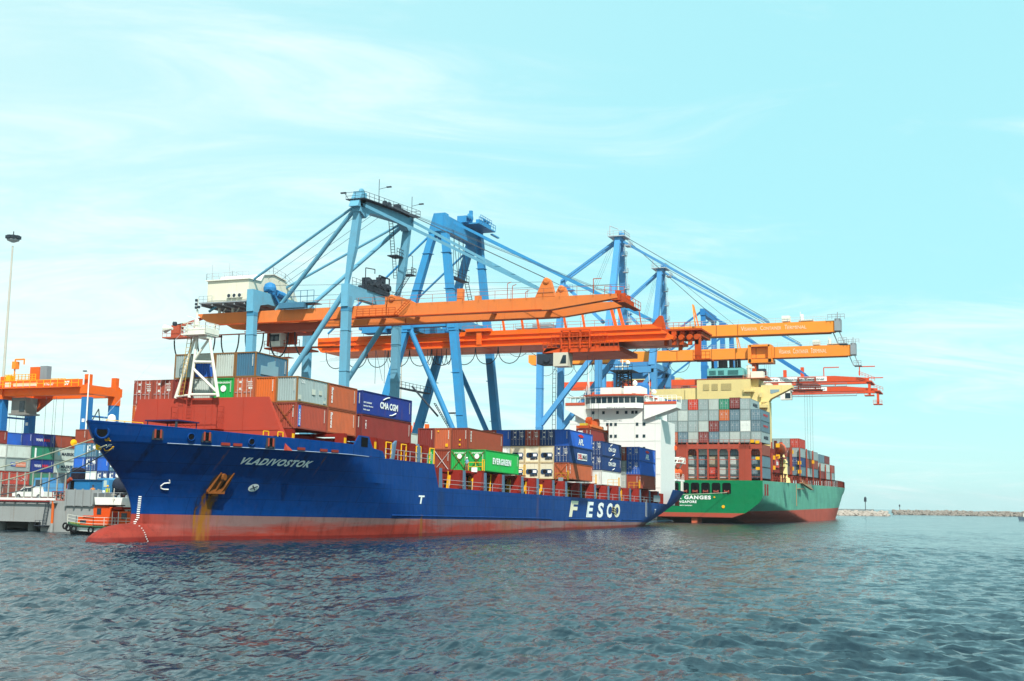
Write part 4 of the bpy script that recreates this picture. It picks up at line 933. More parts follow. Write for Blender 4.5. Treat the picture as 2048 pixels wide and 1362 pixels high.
# ================================================================ green ship
G0 = 183.; TAU2 = -.0075; GC = 2.6; GB = 16.4
GH = Matrix.Translation((G0, 0, 0)) @ Matrix.Rotation(TAU2, 4, 'Y')
gship = thing('container_ship', 'large green container ship seen from its square stern, loaded high, behind the blue ship', 'ship', GH.translation, (0, TAU2, 0))
GL = 280.
def gdeck(s): return 10.1
def gb(s, z):
    """half breadth of the green ship, s from the transom"""
    b = GB
    # stern: narrow below, full at deck
    full = lerp(95, 14, clamp((z+3)/8.)); b0 = float(np.interp(z, [-4,.5,1.4,2.4,3.0,3.8,4.8,5.8,6.6], [0,.36,.56,.74,.80,.86,.94,.985,1.]))
    b *= b0+(1-b0)*clamp(s/full)**.8
    se = lerp(250, 274, clamp((z+2)/12)) + (6 if z > 8 else 0); sf = lerp(112, 148, clamp((z+1)/11.))
    if s > sf: b *= max(0., 1-clamp((s-sf)/(se-sf))**1.75)
    return b
def gstart(z): return 0. if z >= 1.4 else (1.4-z)*12 if z > 0.3 else 13.2+(.3-z)*9
gh1 = P('green_hull_sheen', (.10,.36,.24), .45, .35, .12, scale=.2, var=0); gh2 = P('green_transom', (.004,.21,.075), .4, .2, .03, scale=.3, var=0); plated(gh1, .8, .6); plated(gh2, .85, .3); gred = P('green_ship_boot', (.42,.075,.045), .6, .4, .12, scale=.25, var=0)  # side paler than the transom: sky reflection put into its green
lev = [-6,-4,-2,-1,0,.6,1.0,1.4,1.9,2.4,2.9,3.4,3.8,4.3,4.8,5.3,5.8,6.6,7.4,8.5,10.1]
m = MB(); NS = 60
for sg in (-1, 1):
    o = len(m.v)
    for z in lev:
        g = gstart(z); e = lerp(250, 274, clamp((z+2)/12)) + (6 if z > 8 else 0)
        for i in range(NS+1):
            f = i/NS; s = g+(e-g)*(f**1.3); m.v.append((s, GC+sg*gb(s, z), z))
    for j in range(len(lev)-1):
        for i in range(NS):
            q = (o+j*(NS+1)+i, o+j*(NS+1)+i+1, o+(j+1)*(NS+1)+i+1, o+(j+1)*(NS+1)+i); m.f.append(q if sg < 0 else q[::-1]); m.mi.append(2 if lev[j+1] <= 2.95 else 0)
for j in range(len(lev)-1):
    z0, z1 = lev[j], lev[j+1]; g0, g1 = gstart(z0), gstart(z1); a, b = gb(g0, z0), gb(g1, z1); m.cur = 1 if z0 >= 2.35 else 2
    m.add([(g0,GC-a,z0),(g0,GC+a,z0),(g1,GC+b,z1),(g1,GC-b,z1)], [(0,3,2,1)])
m.cur = 0
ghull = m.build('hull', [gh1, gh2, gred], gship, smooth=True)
for p_ in ghull.data.polygons:
    if p_.material_index == 1: p_.use_smooth = False
m = MB(); ds = [i*5 for i in range(56)]
top = [(s, GC-gb(s,10)+.05, 10.02) for s in ds]+[(s, GC+gb(s,10)-.05, 10.02) for s in reversed(ds)]
m.add(top, [tuple(range(len(top)))]); m.build('deck', redl, gship)
m = MB()
def ymir(y): return y
for k in range(7):
    y1 = -3.7+2.55*k; m.box(-.05, .35, y1-1.95 if k else y1-1.95, y1-.02, 6.95, 9.45)
m = MB()
cols = [(-6.35+2.52*k, -4.3+2.52*k) for k in range(7)]
for a, b in cols:
    mm_ = MB(); c = .3; z0, z1 = 6.95, 9.5
    mm_.prism([(a,z0),(b,z0),(b,z1-c),(b-c,z1),(a+c,z1),(a,z1-c)], 'x', -.04, .02); w = fixn(mm_.build('mooring_port', blk, gship))
    mm_ = MB(); mm_.lathe((-.06, (a+b)/2, z0+.45), [(.28,-.6),(.4,-.55),(.4,-.4),(.2,-.4),(.2,.4),(.4,.4),(.4,.55),(.28,.6)], 10, 'y'); mm_.build('winch', P('winch_red', (.30,.06,.04), .6, .4), w)
for a in (2.4, 5.6): mm_ = MB(); mm_.box(a, a+1.9, GC-GB-.05, GC-GB+.2, 6.6, 9.3); mm_.build('side_port', P('port_red', (.22,.03,.02), .7, .4), gship)
end_text('MAERSK GANGES', 11.6, -1.55, 5.55, 6.45, -.06, lett, gship, bold=.045)
end_text('SINGAPORE', 7.0, 1.9, 4.65, 5.25, -.06, lett, gship, bold=.04); end_text('IMO 9694581', 6.0, 3.0, 3.95, 4.2, -.06, lett, gship, bold=.03)
for y, z, r in ((-4.5, 3.9, .38), (-2.4, 6.1, .2)):
    m = MB(); m.lathe((-.05,y,z), [(r,0),(r,-.08)], 14, 'x'); m.build('warning_disc', yel, gship)
m = MB(); m.prism([(.6,-4),(5.5,-4),(5.5,1.5),(.6,1.35)], 'y', 1.9, 3.3); m.build('rudder', P('rudder_red', (.60,.13,.06), .5, .2), gship)
m = MB(); m.box(-.02,0,GC-GB+.4,GC+GB-.4,6.55,6.6); m.build('knuckle_line', P('dark_green', (.004,.16,.06)), gship)
m = MB(); m.path([(-.4, -5.5, 7.2), (-12, 9, 6.2), (-40, 24.5, 3.9)], .06, 4); tag(m.build('mooring_rope', rope, None), 'pale stern rope from the green transom to the quay', 'rope').matrix_world = GH
# lashing bridge at the stern
CP = 2.52; E0 = GC-GB+.35      # starboard edge of the first column
def cy_(k): return E0+CP*k
m = MB()
for k in range(13): m.box(.1, .5, cy_(k)-.22, cy_(k)+.16, 10.1, 19.0)
for k in (1, 7): m.box(.05, .5, cy_(k)-.1, cy_(k+1), 10.1, 18.6)
m.box(.05, .55, cy_(0)-.2, cy_(12), 17.5, 18.6); m.box(.2,.5,cy_(0),cy_(12),14.9,15.05); m.box(.2,.5,cy_(0),cy_(12),12.6,12.7); m.box(.2,.5,cy_(0),cy_(12),10.9,11.0)
for k in (0, 2, 3, 6, 8, 9, 10, 11): m.prism([(cy_(k)+.1,17.6),(cy_(k)+.1,16.7),(cy_(k)+.5,17.4),(cy_(k)+2.0,17.4),(cy_(k)+2.4,16.7),(cy_(k)+2.4,17.6)], 'x', .12, .48)
lbr = m.build('lashing_bridge', redl, gship)
for k in (1, 7):
    for i in range(5): y = cy_(k)+.3+i*.45; m = MB(); m.box(.0, .06, y, y+.12, 10.2, 18.4); m.build('panel_rib', redl, lbr)
m = MB(); m.rails([(.2,cy_(0),18.6),(.2,cy_(12),18.6)], 1.1, 1.25, .05, 2); m.build('rail', redl, lbr)
for y, z in ((cy_(0)+.8,19.1),(cy_(0)+2.0,19.3),(cy_(0)+.8,15.3),(cy_(0)+.8,12.9)): m = MB(); m.box(-.1,.2,y-.5,y+.4,z-.35,z+.35); m.build('yellow_box', yel, lbr)
# containers on its stern
TZ = [19.05+2.63*i for i in range(5)]
grid = {0: [(0,'grey'),(1,'grey'),(2,'pale_grey'),(3,'grey'),(4,'slate'),(5,'maroon'),(6,'pale_grey'),(7,'slate'),(8,'rust_orange'),(9,'grey'),(10,'grey')],
 1: [(0,'slate'),(1,'white'),(2,'slate'),(3,'slate'),(4,'maroon'),(5,'pale_grey'),(6,'grey'),(7,'grey'),(8,'grey'),(9,'pale_grey'),(10,'slate')],
 2: [(0,'slate'),(1,'grey'),(2,'slate'),(3,'orange'),(4,'grey'),(5,'grey'),(6,'grey'),(7,'pale_grey'),(8,'grey'),(9,'steel_blue'),(10,'grey')],
 3: [(1,'grey'),(2,'maroon'),(3,'jade'),(4,'pale_grey'),(5,'grey'),(6,'red'),(7,'grey'),(8,'blue')]}
TIERN = {0: 'lowest full tier', 1: 'second tier up', 2: 'third tier up', 3: 'topmost tier'}
def col_word(k): return 'at the starboard edge' if k == 0 else '%s from starboard edge' % ORD[k]
def gc_(s, y, z, colour, label, group, L=C40, door=True): return simple_container(GH @ Vector((s, y, z)), L, 2.6, colour, label, group, (0, TAU2, 0), door)
cname = lambda c: c.replace('_', ' ')
GG = 'containers on the stern of the green ship'
for k_, rowc in grid.items():
    for c, cn in rowc:
        o = gc_(1.2, cy_(c), TZ[k_]+(.25 if (k_, c) == (3, 2) else 0), cn, '%s container, green ship stern, %s, %s' % (cname(cn), TIERN[k_], col_word(c)), GG)
        if c == 0 or (k_ == 3 and c == 1):
            if k_ in (0,): side_text('MAERSK', 3.6, 10.0, .9, 1.8, .0, letb, o, bold=.04)
            elif k_ == 3: side_text('MAERSK', 3.6, 10.0, .9, 1.8, .0, letb, o, bold=.04)
            else: side_text('HAMBURG SUD', 3.0, 9.4, 1.2, 1.75, .0, letr, o, bold=.04)
low = {0: [(0,'slate'),(2,'grey'),(3,'pale_grey'),(4,'red'),(5,'grey'),(6,'pale_grey'),(8,'slate'),(9,'grey')], 1: [(0,'slate'),(2,'pale_grey'),(3,'grey'),(4,'tan'),(5,'slate'),(6,'grey'),(8,'grey'),(9,'grey')], 2: [(0,'brown'),(2,'slate'),(3,'grey'),(4,'grey'),(5,'pale_grey'),(6,'brown'),(8,'grey'),(9,'brown')]}
for k_, rowc in low.items():
    for c, cn in rowc:
        o = gc_(1.2, cy_(c), 10.6+2.72*k_, cn, '%s container behind the lashing bridge, %s row, %s' % (cname(cn), ('bottom','middle','upper')[k_], col_word(c)), 'containers behind the stern lashing bridge')
# forward stacks on the starboard side
FG = 'containers on the fore deck of the green ship'
rnd = random.Random(11)
STK = [(62, 4, 7, ('A',)), (75.5, 3, 5, ()), (89, 3, 4, ()), (105, 3, 4, ()), (118.5, 3, 4, ()), (132, 2, 3, ())]
names = ['first','second','third','fourth','fifth','sixth']
pal = ['grey','pale_grey','brown','grey','maroon','grey','red_brown','pale_grey','brown','grey','slate']
for si, (s, nt_, nc, _) in enumerate(STK):
    for k in range(nt_):
        for c in range(nc):
            if c > 0 and k < nt_-2 and si not in (0,): continue
            cn = pal[(si*5+k*3+c*7) % len(pal)]
            if si == 0 and k == 3: cn = ['red','grey','grey','grey','pale_grey','slate','grey'][c]
            if si == 0 and c == 0 and k < 3: cn = ('slate','navy','grey')[k]
            gc_(s, cy_(c)+.1, 12.4+2.63*k-(.3 if si > 2 else 0), cn, '%s container, green fore deck, %s stack, %s tier, %s' % (cname(cn), names[si], ORD[k], col_word(c)), FG)
for s in (14.5, 30, 46, 61, 74.5, 88, 104, 117.5, 131.5):
    m = MB()
    for y in (cy_(0)-.3, cy_(1)-.2): m.box(s, s+.5, y, y+.3, 10.1, (20.4 if s > 20 and s < 100 else 17))
    m.box(s, s+.5, cy_(0)-.3, cy_(9), 12.0, 12.3); m.build('lashing_frame', redl, gship)
m = MB()
for s in np.arange(14, 240, 4.2): y_ = GC-gb(s, 10)+.3; m.box(s, s+.4, y_-.15, y_+.2, 10.1, 12.3); m.beam((s, y_, 12.25), (s+4.2, GC-gb(s+4.2, 10)+.3, 12.25), .2, .2); m.build('deck_pillar', redl, gship)
m = MB(); m.rails([(s_, GC-gb(s_, 10)+.15, 10.1) for s_ in range(14, 250, 8)], 1.1, 3, .05, 2); m.build('deck_rail', redl, gship)
for s, z in ((17,16),(17,13.5),(24,19.3),(24,16.5),(33,18.5),(47,18.5),(47,14),(61,16),(61,13.5),(88,17)): m = MB(); m.box(s,s+.6,cy_(0)-.5,cy_(0)+.4,z-.5,z+.5); m.build('yellow_box', yel, gship)
o = gc_(20.5, cy_(0), 13.6, 'red', 'red container with white lettering under the lifeboat of the green ship', FG, L=6.06); side_text('kab', 1.4, 4.6, .7, 1.9, .0, lett, o, bold=.04)
m = MB(); m.box(14.2, 20, cy_(0), cy_(3), 12.3, 18.2); m.box(20,28,cy_(0)+.2,cy_(3),10.1,13.4); m.box(28,46,cy_(0)+1.4,cy_(4),10.1,17.8); m.build('deck_structure', redd, gship)
m = MB(); m.ball((30.5, cy_(0)+.2, 18.6), 4.2, 1.3, 1.6, 14, 8); m.build('lifeboat', liferd, gship, smooth=True)
m = MB(); m.box(24,37,cy_(0)-.3,cy_(0)+1.4,16.2,16.6); m.box(26,26.5,cy_(0)+.5,cy_(0)+1.2,16.6,20.6); m.box(34.5,35,cy_(0)+.5,cy_(0)+1.2,16.6,20.6); m.build('boat_davit', redl, gship)
m = MB(); m.lathe((38, cy_(0)+.9, 10.1), [(1.9,0),(1.7,1.2),(1.2,1.4),(1.0,5.0),(1.3,5.2),(.8,6.2),(.3,7.5)], 12); m.box(35.5,41,cy_(0)+.1,cy_(0)+1.6,14.2,14.9); m.build('provision_crane', cream, gship)
m = MB(); m.beam((60,GC-GB-.2,10.4), (74,GC-GB-1.2,8.6), .9, .25, side=(0,1,0)); m.rails([(60,GC-GB-.2,10.5),(74,GC-GB-1.2,8.7)], 1., 1.5, .05, 2); m.box(54,60,GC-GB-1.0,GC-GB-.05,8.6,8.75); m.tube((52,GC-GB-.06,10),(52,GC-GB-.06,4),.10,5); m.build('gangway', P('gangway_tan', (.42,.22,.12), .6, .3), gship)
# cream accommodation and funnel
HX = 30.5
m = MB(); m.box(HX, HX+10, -5.6, 8.6, 10.1, 37.0); ch = m.build('deckhouse', cream, gship)
m = MB(); m.box(HX+.8, HX+10, -8.2, 12.0, 10.1, 34.9); m.box(HX+2, HX+10, -7.4, -5.6, 34.9, 37.2); m.build('lower_block', cream, ch)
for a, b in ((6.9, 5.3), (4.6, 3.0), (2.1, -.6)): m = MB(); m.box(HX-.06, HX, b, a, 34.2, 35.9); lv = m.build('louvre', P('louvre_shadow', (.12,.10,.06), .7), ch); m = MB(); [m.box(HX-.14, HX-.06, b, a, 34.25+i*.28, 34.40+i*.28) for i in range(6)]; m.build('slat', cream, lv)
# wings
m = MB(); m.prism([(-8.2,35.4),(-16.2,35.3),(-16.2,34.6),(-10.6,31.8),(-10.1,31.0),(-8.2,30.2)], 'x', HX+1.2, HX+4.2); wg = fixn(m.build('bridge_wing', cream, ch))
m = MB(); m.prism([(-10.6,34.2),(-12.9,34.2),(-12.9,33.7),(-10.9,33.1),(-10.6,33.3)], 'x', HX+1.14, HX+1.2); fixn(m.build('wing_opening', P('opening_shade', (.25,.36,.40), .6), wg))
m = MB(); m.prism([(8.6,35.0),(21.5,34.9),(21.5,33.6),(14,31.2),(8.6,31)], 'x', HX+1.2, HX+4.2); fixn(m.build('bridge_wing', cream, ch))
m = MB(); m.box(HX-.8,HX+1.2,-7.6,-9.9,29.4,30.2); m.box(HX-.7,HX+.8,-4.0,-6.6,33.6,34.0); m.box(HX+1.2,HX+5,-8.2,-10.2,10.1,31); m.rails([(HX-.7,-4,34),(HX-.7,-6.6,34)],1,.8,.06,2); m.box(HX-.02,HX+.7,-7.9,-8.6,32.2,33.4); m.build('side_balcony', cream, ch)
m = MB(); m.box(HX+2,HX+4,-12.6,-15.8,35.3,35.9); m.box(HX+2,HX+6,-8.2,-10.5,35.4,36.0); m.build('wing_console', whto, ch)
m = MB(); m.box(HX+.5,HX+7,-3.6,6.0,37.0,38.1); m.build('funnel_base', P('funnel_black', (.015,.015,.02), .5, .2), ch)
m = MB(); m.box(HX+.6,HX+7,-3.5,5.9,38.1,40.1); fn = m.build('funnel', teal, ch)
for a, b in ((5.4,3.6),(3.0,1.4),(.4,-2.4)): m = MB(); [m.box(HX+.5,HX+.6,b,a,38.4+i*.32,38.52+i*.32) for i in range(4)]; m.build('louvre', P('louvre_dark_teal', (.03,.12,.12)), fn)
for y, r, h in ((4.7,.35,2.2),(2.1,1.05,2.3),(1.2,.5,2.2),(-.3,.55,2.4),(-1.6,.3,2.4),(-2.4,.45,2.5)):
    m = MB(); m.tube((HX+2,y,40.1),(HX+1.7,y,40.1+h),r,12); m.lathe((HX+2,y,40.1),[(r*1.3,0),(r*1.3,.35)],12); m.build('exhaust_pipe', P('exhaust_black', (.012,.012,.014), .6), fn)
m = MB(); m.box(HX+.3,HX+9,-10,8.4,37.2,37.35); m.rails([(HX+.3,-5.5,37.0),(HX+.3,-3.7,37.0)],1.1,.7,.06,2); m.build('roof_rail', P('rail_orange', (.6,.2,.1)), ch)
m = MB(); m.box(HX+3,HX+6,-5.2,-8.4,37.3,39.3); m.tube((HX+3.5,-4.6,37),(HX+3.2,-4.6,41),.5,8); m.box(HX+2.8,HX+4.2,-4,-6,40.2,40.6); m.build('mast_house', whto, ch)

# ================================================================ ship-to-shore cranes
def loops(m, pts, drop, r=.09, n=8):
    for a, b in zip(pts, pts[1:]):
        a, b = Vector(a), Vector(b); q = [a.lerp(b, .5-.5*math.cos(math.pi*i/n))-Vector((0,0,drop*math.sin(math.pi*i/n)**.8)) for i in range(n+1)]; m.path(q, r, 5)
    return m
def bogies(root, s0, s1, ts, mat):
    for t in ts:
        m = MB(); m.box(s0-1, s1+1, t-.7, t+.7, QZ+1.3, QZ+2.8)
        sb = m.build('sill_beam', mat, root)
        for s in (s0-.4, s0+2.2, s1-2.2, s1+.4): m = MB(); m.lathe((s, t, QZ+.75), [(.2,-.35),(.72,-.3),(.72,.3),(.2,.35)], 14, 'y'); m.build('wheel', dkst, sb)
CG = 'ship to shore gantry cranes along the quay'
# ---- crane A: weathered blue legs, twin orange girders
A = thing('gantry_crane', 'nearest quay crane with weathered pale blue legs, white machinery house and twin faded orange boom', 'crane', (0,0,0), group=CG)
a0, a1, as_, al = 56.9, 73.7, 27., 43.9
for s in (a0, a1):
    for t in (as_, al):
        m = MB(); m.beam((s,t,QZ+2.8), (s,t,35.0), 1.0, 1.2, 1.1, 1.3, side=(1,0,0)); [m.box(s-.62,s+.62,t-.72,t+.72,z,z+.07) for z in (10.5,17,23.4,29.6)]; lg = m.build('leg', blueA, A)
        m = MB(); m.beam((s,t,32.6), (s,t,33.2), 1.15, 1.35, side=(1,0,0)); m.build('collar', P('collar_blue', (.05,.22,.36), .5, .3), lg)
for t in (as_, al):
    m = MB(); m.prism([(a0-.8,36.8),(a1+.8,36.8),(a1+.8,33.3),(a1-.8,33.3),(a1-1.3,34.5),(a1-3.4,35.0),(a0+3.4,35.0),(a0+1.3,34.5),(a0+.8,33.3),(a0-.8,33.3)], 'y', t-.6, t+.6); fixn(m.build('portal_beam', blueA, A))
bogies(A, a0, a1, (as_, al), blueA)
for s in (a0, a1):
    m = MB(); m.tube((s, as_+.5, 35.6), (s, al-.3, 13.4), .44, 12); m.build('diagonal_brace', blueA, A)
    m = MB(); m.beam((s, as_, 12), (s, al, 12), 1.0, 1.4); m.build('tie_beam', blueA, A)
for s, w in ((a0, 0), (a1, 0)):
    m = MB(); zt_ = 49.0 if s < 60 else 50.2; m.beam((s, 27.1, 36.7), (s, 26.2, 42.5), .5, .6, .95, 1.25); m.beam((s, 26.2, 42.5), (s, 25.4, zt_), .95, 1.25, .95, 1.1); m.build('mast_leg', blueA, A)
m = MB(); m.prism([(a0-.7,49.8),(a1+.7,51.0),(a1+.7,49.2),(a1-1.0,48.4),(a1-2.6,49.4),(a0+2.6,48.4),(a0+1.0,47.2),(a0-.7,48.0)], 'y', 24.7, 26.1); fixn(m.build('mast_head_beam', blueA, A))
gp = [(56,33.75),(21.4,33.75),(-15.2,33.6),(-15.4,33.0),(-5.2,31.75),(21.4,31.8),(50.5,31.9),(53.5,32.2),(55.0,33.0)]
def girder(s, w, label=None):
    m = MB(); m.prism([p for p in gp if p[0] >= 21.3], 'x', s-w/2, s+w/2); g = fixn(m.build('girder', orgA, A))
    m = MB(); m.prism([(21.2,33.75),(-15.2,33.6),(-15.4,33.0),(-5.2,31.75),(21.2,31.8)], 'x', s-w/2, s+w/2); b = fixn(m.build('boom', orgA, A))
    for y in (45.5, 40, 36.2, 32.5, 28, 16.8, 12.6, 8.4, 4.4, .6, -3): m = MB(); m.box(s-w/2-.04, s-w/2, y-.05, y+.05, 31.9, 33.6); m.build('plate_joint', orgA, b)
    m = MB(); m.box(s-w/2-.35, s-w/2, -4, 52, 31.7, 31.84) if s < 65 else m.box(s+w/2, s+w/2+.3, -4, 52, 31.7, 31.84); m.build('rail_ledge', orgD, g)
    return g, b
girder(59.6, 1.2); girder(66.2, 1.2)
m = MB(); m.box(59.08,66.7,-15.65,-14.4,32.7,33.5); m.box(58.8,67.2,-16.5,-15.5,32.3,32.42); m.rails([(58.8,-16.5,32.4),(67.2,-16.5,32.4)],1.1,1.2,.04,2); m.rails([(58.9,-13.5,33.6),(58.9,-16.4,33.4)],1.1,.8,.04,2)
for s in (60.6, 63, 65.4): m.lathe((s,-15.0,33.8), [(.4,-.15),(.45,0),(.4,.15)], 10, 'x'); m.box(s-.2,s+.2,-15.4,-14.6,33.4,34.3)
m.tube((66.6,-16.4,32.3),(66.6,-16.8,29.8),.08,5); m.build('boom_tip_platform', orgD, A)
for y in (45, 36.5, 25, 19, 6, -3): m = MB(); m.box(60.2,65.6,y-.3,y+.3,32.6,33.3); m.build('cross_beam', orgA, A)
for s in (59.6, 66.2):
    m = MB(); m.prism([(-2.9,33.7),(-5.9,33.7),(-5.2,36.0),(-4.6,36.5),(-4.0,36.0)], 'x', s-.5, s+.5); m.lathe((s,-4.6,36.0), [(.3,-.7),(.5,-.6),(.5,.6),(.3,.7)], 10, 'x'); fixn(m.build('stay_bracket', orgA, A))
    m = MB(); m.prism([(21.6,33.75),(16.4,33.75),(17.5,34.3),(19.2,34.9),(21.6,34.9)],'x',s-.5,s+.5); m.lathe((s,20.4,34.7),[(.3,-.8),(.5,-.7),(.5,.7),(.3,.8)],10,'x'); fixn(m.build('boom_hinge', orgA, A))
    m = MB(); m.box(s-.4,s+.4,8.7,9.6,33.7,35.6); m.build('post', orgA, A)
    ss = a0 if s < 65 else a1
    zt_ = 49.2 if s < 62 else 50.4; m = MB(); m.beam((ss, 24.8, zt_), (s, -3.9, 34.6), .30, .44); m.build('fore_stay', blueA, A)
    m = MB(); m.tube((ss, 25.8, zt_), (s, 54.0, 34.2), .22, 8); m.build('back_stay', blueA, A)
    m = MB(); m.tube((ss, 25.7, zt_-.2), (s, 41.2, 33.8), .34, 10); m.build('back_brace', blueA, A)
m = MB()
for s in (63, 66, 68): 
    for q in ((-4.5,36.5),(-13,34.5)): m.tube((s,24.6,51.0), (s-1,q[0],q[1]), .035, 4)
    m.tube((s,26,51.0), (s,45.5,39.6), .035, 4)
m.tube((62,44,38.4),(62,-4,36.4),.035,4); m.tube((68,44,37.6),(68,-14,36.6),.035,4); m.build('wire_rope', wire, A)
m = MB()
for s in (58.7, 67.0): m.rails([(s,36,33.75),(s,21,33.75),(s,-14.5,33.65)], 1.15, 2.4, .035, 2)
m.build('girder_rail', P('rail_red', (.40,.13,.07), .6, .3), A)
m = MB()
for s in (60.5, 62.5, 68): m.path([(s,2.0,33.8),(s,2.0,36.2),(s,1.4,36.4)], .05, 5)
m.path([(59,-11.8,33.7),(59,-11.8,35.9),(59,-13,35.9)], .06, 5); m.build('lamp_post', orgD, A)
# machinery house
m = MB(); m.prism([(57.5,35.3),(72.2,35.3),(72.2,37.4),(70.8,39.2),(68.2,40.2),(64.4,40.6),(61.6,40.0),(60.8,38.9),(57.5,38.75)], 'y', 45.2, 53.0); mh = fixn(m.build('machinery_house', P('house_cream', (.76,.71,.56), .5, .3, .3), A))
m = MB(); m.prism([(57.2,38.75),(60.7,38.92),(61.5,40.05),(64.4,40.65),(68.3,40.25),(68.4,40.4),(64.4,40.8),(61.4,40.2),(60.5,39.05),(57.2,38.9)], 'y', 45.0, 53.3); fixn(m.build('roof', whto, mh))
m = MB(); m.rails([(57.4,53.2,38.9),(57.4,45.2,38.9)], 1.1, 1.1, .035, 2); m.rails([(57.4,53.2,38.9),(61,53.2,38.9),(64.4,53.2,40.7),(68,53.2,40.4)], 1.1, 1.5, .035, 2); m.build('roof_rail', rail, mh); m = MB(); m.rails([(62,45.2,40.2),(64.4,45.2,40.8),(68,45.2,40.4),(70.6,45.2,39.4)], 1.1, 1.2, .035, 2)
m.build('roof_rail', rail, mh)
for t in (52.6, 49.3): m = MB(); m.tube((58,t,38.6),(58,t,41.6),.05,5); m.build('antenna', rail, mh)
for y in (48.6, 47.6, 46.6): m = MB(); m.box(57.1,57.5,y-.38,y+.38,35.8,36.5); f_ = m.build('cooling_unit', whto, mh); m = MB(); m.lathe((57.08,y,36.15),[(.3,0),(.3,.05)],12,'x'); m.build('fan', dkst, f_)
m = MB(); m.box(57.44,57.5,45.2,53,35.55,35.65); m.box(57.45,57.5,48.2,48.3,36.6,37.8); m.build('wall_seam', whto, mh)
m = MB(); m.box(56.7,73,44.9,54.0,35.0,35.2); m.rails([(56.7,54.0,35.2),(56.7,51.5,35.2)],1.,.8,.03,2)
for y in (53.6,51.5,49.4,47.3,45.4): m.box(56.8,72.6,y-.1,y+.1,34.6,35.0)
m.build('house_platform', grst, A)
for s in (59.6, 66.2):
    for y in (52, 49.4, 46.6): m = MB(); m.tube((s,y,33.7),(s,y,34.6),.25,8); m.tube((s,y-.6,33.75),(s,y-1.2,34.6),.12,6); m.build('house_support', whto, A)
m = MB(); m.lathe((61.6,43.9,37.6),[(1.0,-.3),(1.05,.3),(.8,.95),(.3,1.2)],14); m.lathe((61.8,43.6,36.6),[(.5,-.2),(.85,1.0)],12); m.tube((62.6,43.4,37.2),(64.6,43.2,37.0),.62,10); m.beam((61.4,43.2,36.8),(64.6,43.0,33.9),.4,.6); m.build('cable_reel_drive', P('drive_blue', (.03,.19,.42), .5, .3), A)
m = MB(); m.box(57.6,58.8,35.0,39.6,33.75,34.6); m.rails([(58.2,38.4,34.6),(58.2,33.6,34.6)],1.9,1.,.05,2); m.box(58.0,60.4,33.4,38.2,34.5,34.62); m.build('electrical_platform', P('platform_blue', (.06,.18,.28), .55, .35), A)
# hoist gear on the sea-side portal beam
m = MB(); m.box(62,69.5,26.2,28,36.8,37.6)
for s in (62.5, 64.6, 67, 69): m.box(s,s+.7,26.4,27.6,37.6,38.9); m.lathe((s+.3,26.3,38.2),[(.5,-.2),(.5,.2)],10,'y')
m.rails([(57,26.2,36.8),(73,26.2,36.8)],1.1,1.2,.035,2); m.path([(61.5,26.4,36.8),(61.5,26.4,40.2),(64.5,26.4,40.5),(64.5,26.4,39.8)],.08,5); m.path([(66,26.4,37),(66,26.4,39.8),(69.5,26.4,39.8),(69.5,26.4,37)],.12,5); m.box(66.8,68.3,26.4,27.4,38.6,39.7); m.build('hoist_gear', dkst, A)
# mast-head platform with sheaves and lamps
def zb_(x): return 49.85+(x-a0)*1.2/(a1-a0)
m = MB(); m.beam((55.6,25.4,zb_(55.6)+.05),(75,25.4,zb_(75)+.05),3.2,.14,side=(0,1,0)); m.rails([(55.6,27.0,zb_(55.6)),(55.6,23.8,zb_(55.6)),(75,23.8,zb_(75)),(75,27.0,zb_(75))],1.1,1.6,.035,2); m.build('mast_platform', dkst, A)
m = MB(); m.box(56.4,58.2,24.8,26.2,49.8,51.2); m.prism([(55.2,48.6),(56.4,50.8),(58.0,50.8),(57.6,48.8)],'y',24.7,26.3); m.build('sheave_block', blueA, A)
m = MB(); m.lathe((57.2,25.2,51.2),[(.3,-.3),(.55,-.2),(.6,0),(.55,.2),(.3,.3)],12,'y'); m.build('sheave', blueA, A)
for x in (65, 66.4): m = MB(); m.lathe((x,25.2,zb_(x)+.7),[(.3,-.3),(.6,-.2),(.65,0),(.6,.2),(.3,.3)],12,'y'); m.box(x-.2,x+.2,24.9,25.5,zb_(x),zb_(x)+.7); m.build('sheave', dkst, A)
m = MB(); m.box(68.4,72.6,24.6,26.0,zb_(68),zb_(68)+.9); m.box(69,70,24.8,25.8,zb_(68)+.9,zb_(68)+1.5); m.build('winch_unit', dkst, A)
for x, h_ in ((61, 4.0), (72.6, 3.2)):
    z = zb_(x); m = MB(); m.tube((x,24.2,z),(x,24.2,z+h_),.05,5); m.tube((x,24.2,z+h_-1.6),(x+.3,22.8,z+h_-1.3),.04,5); m.box(x+.1,x+.4,22.2,23,z+h_-1.4,z+h_-1.22); m.build('flood_lamp', dkst, A)
m = MB(); m.tube((55.8,26.6,49.8),(55.8,27.4,50.9),.04,5); m.box(55.6,55.9,27.1,28.0,50.8,51.0); m.build('flood_lamp', dkst, A)
# ladders and landings on the far mast leg
m = MB(); m.ladder((69.8,26.6,49.6),(71.4,26.8,44.2),.7,(0,1,0),.45,.06); m.ladder((71.6,26.8,44.2),(72.8,27,40.6),.6,(0,1,0),.45,.05); m.ladder((70,25.6,36.8),(74.6,25.4,41.4),.7,(0,1,0),.45,.06); m.box(70.8,73.4,25.8,27.6,44.0,44.15); m.rails([(70.8,25.8,44.15),(73.4,25.8,44.15)],1.1,.8,.05,2); m.box(74.4,76.2,24.9,26.6,41.4,41.55); m.rails([(74.4,24.9,41.55),(76.2,24.9,41.55),(76.2,26.6,41.55)],1.1,.8,.05,2); m.path([(75,25,41.5),(75,25,44.6),(75,25.5,44.8)],.05,5); m.build('access_ladder', dkst, A)
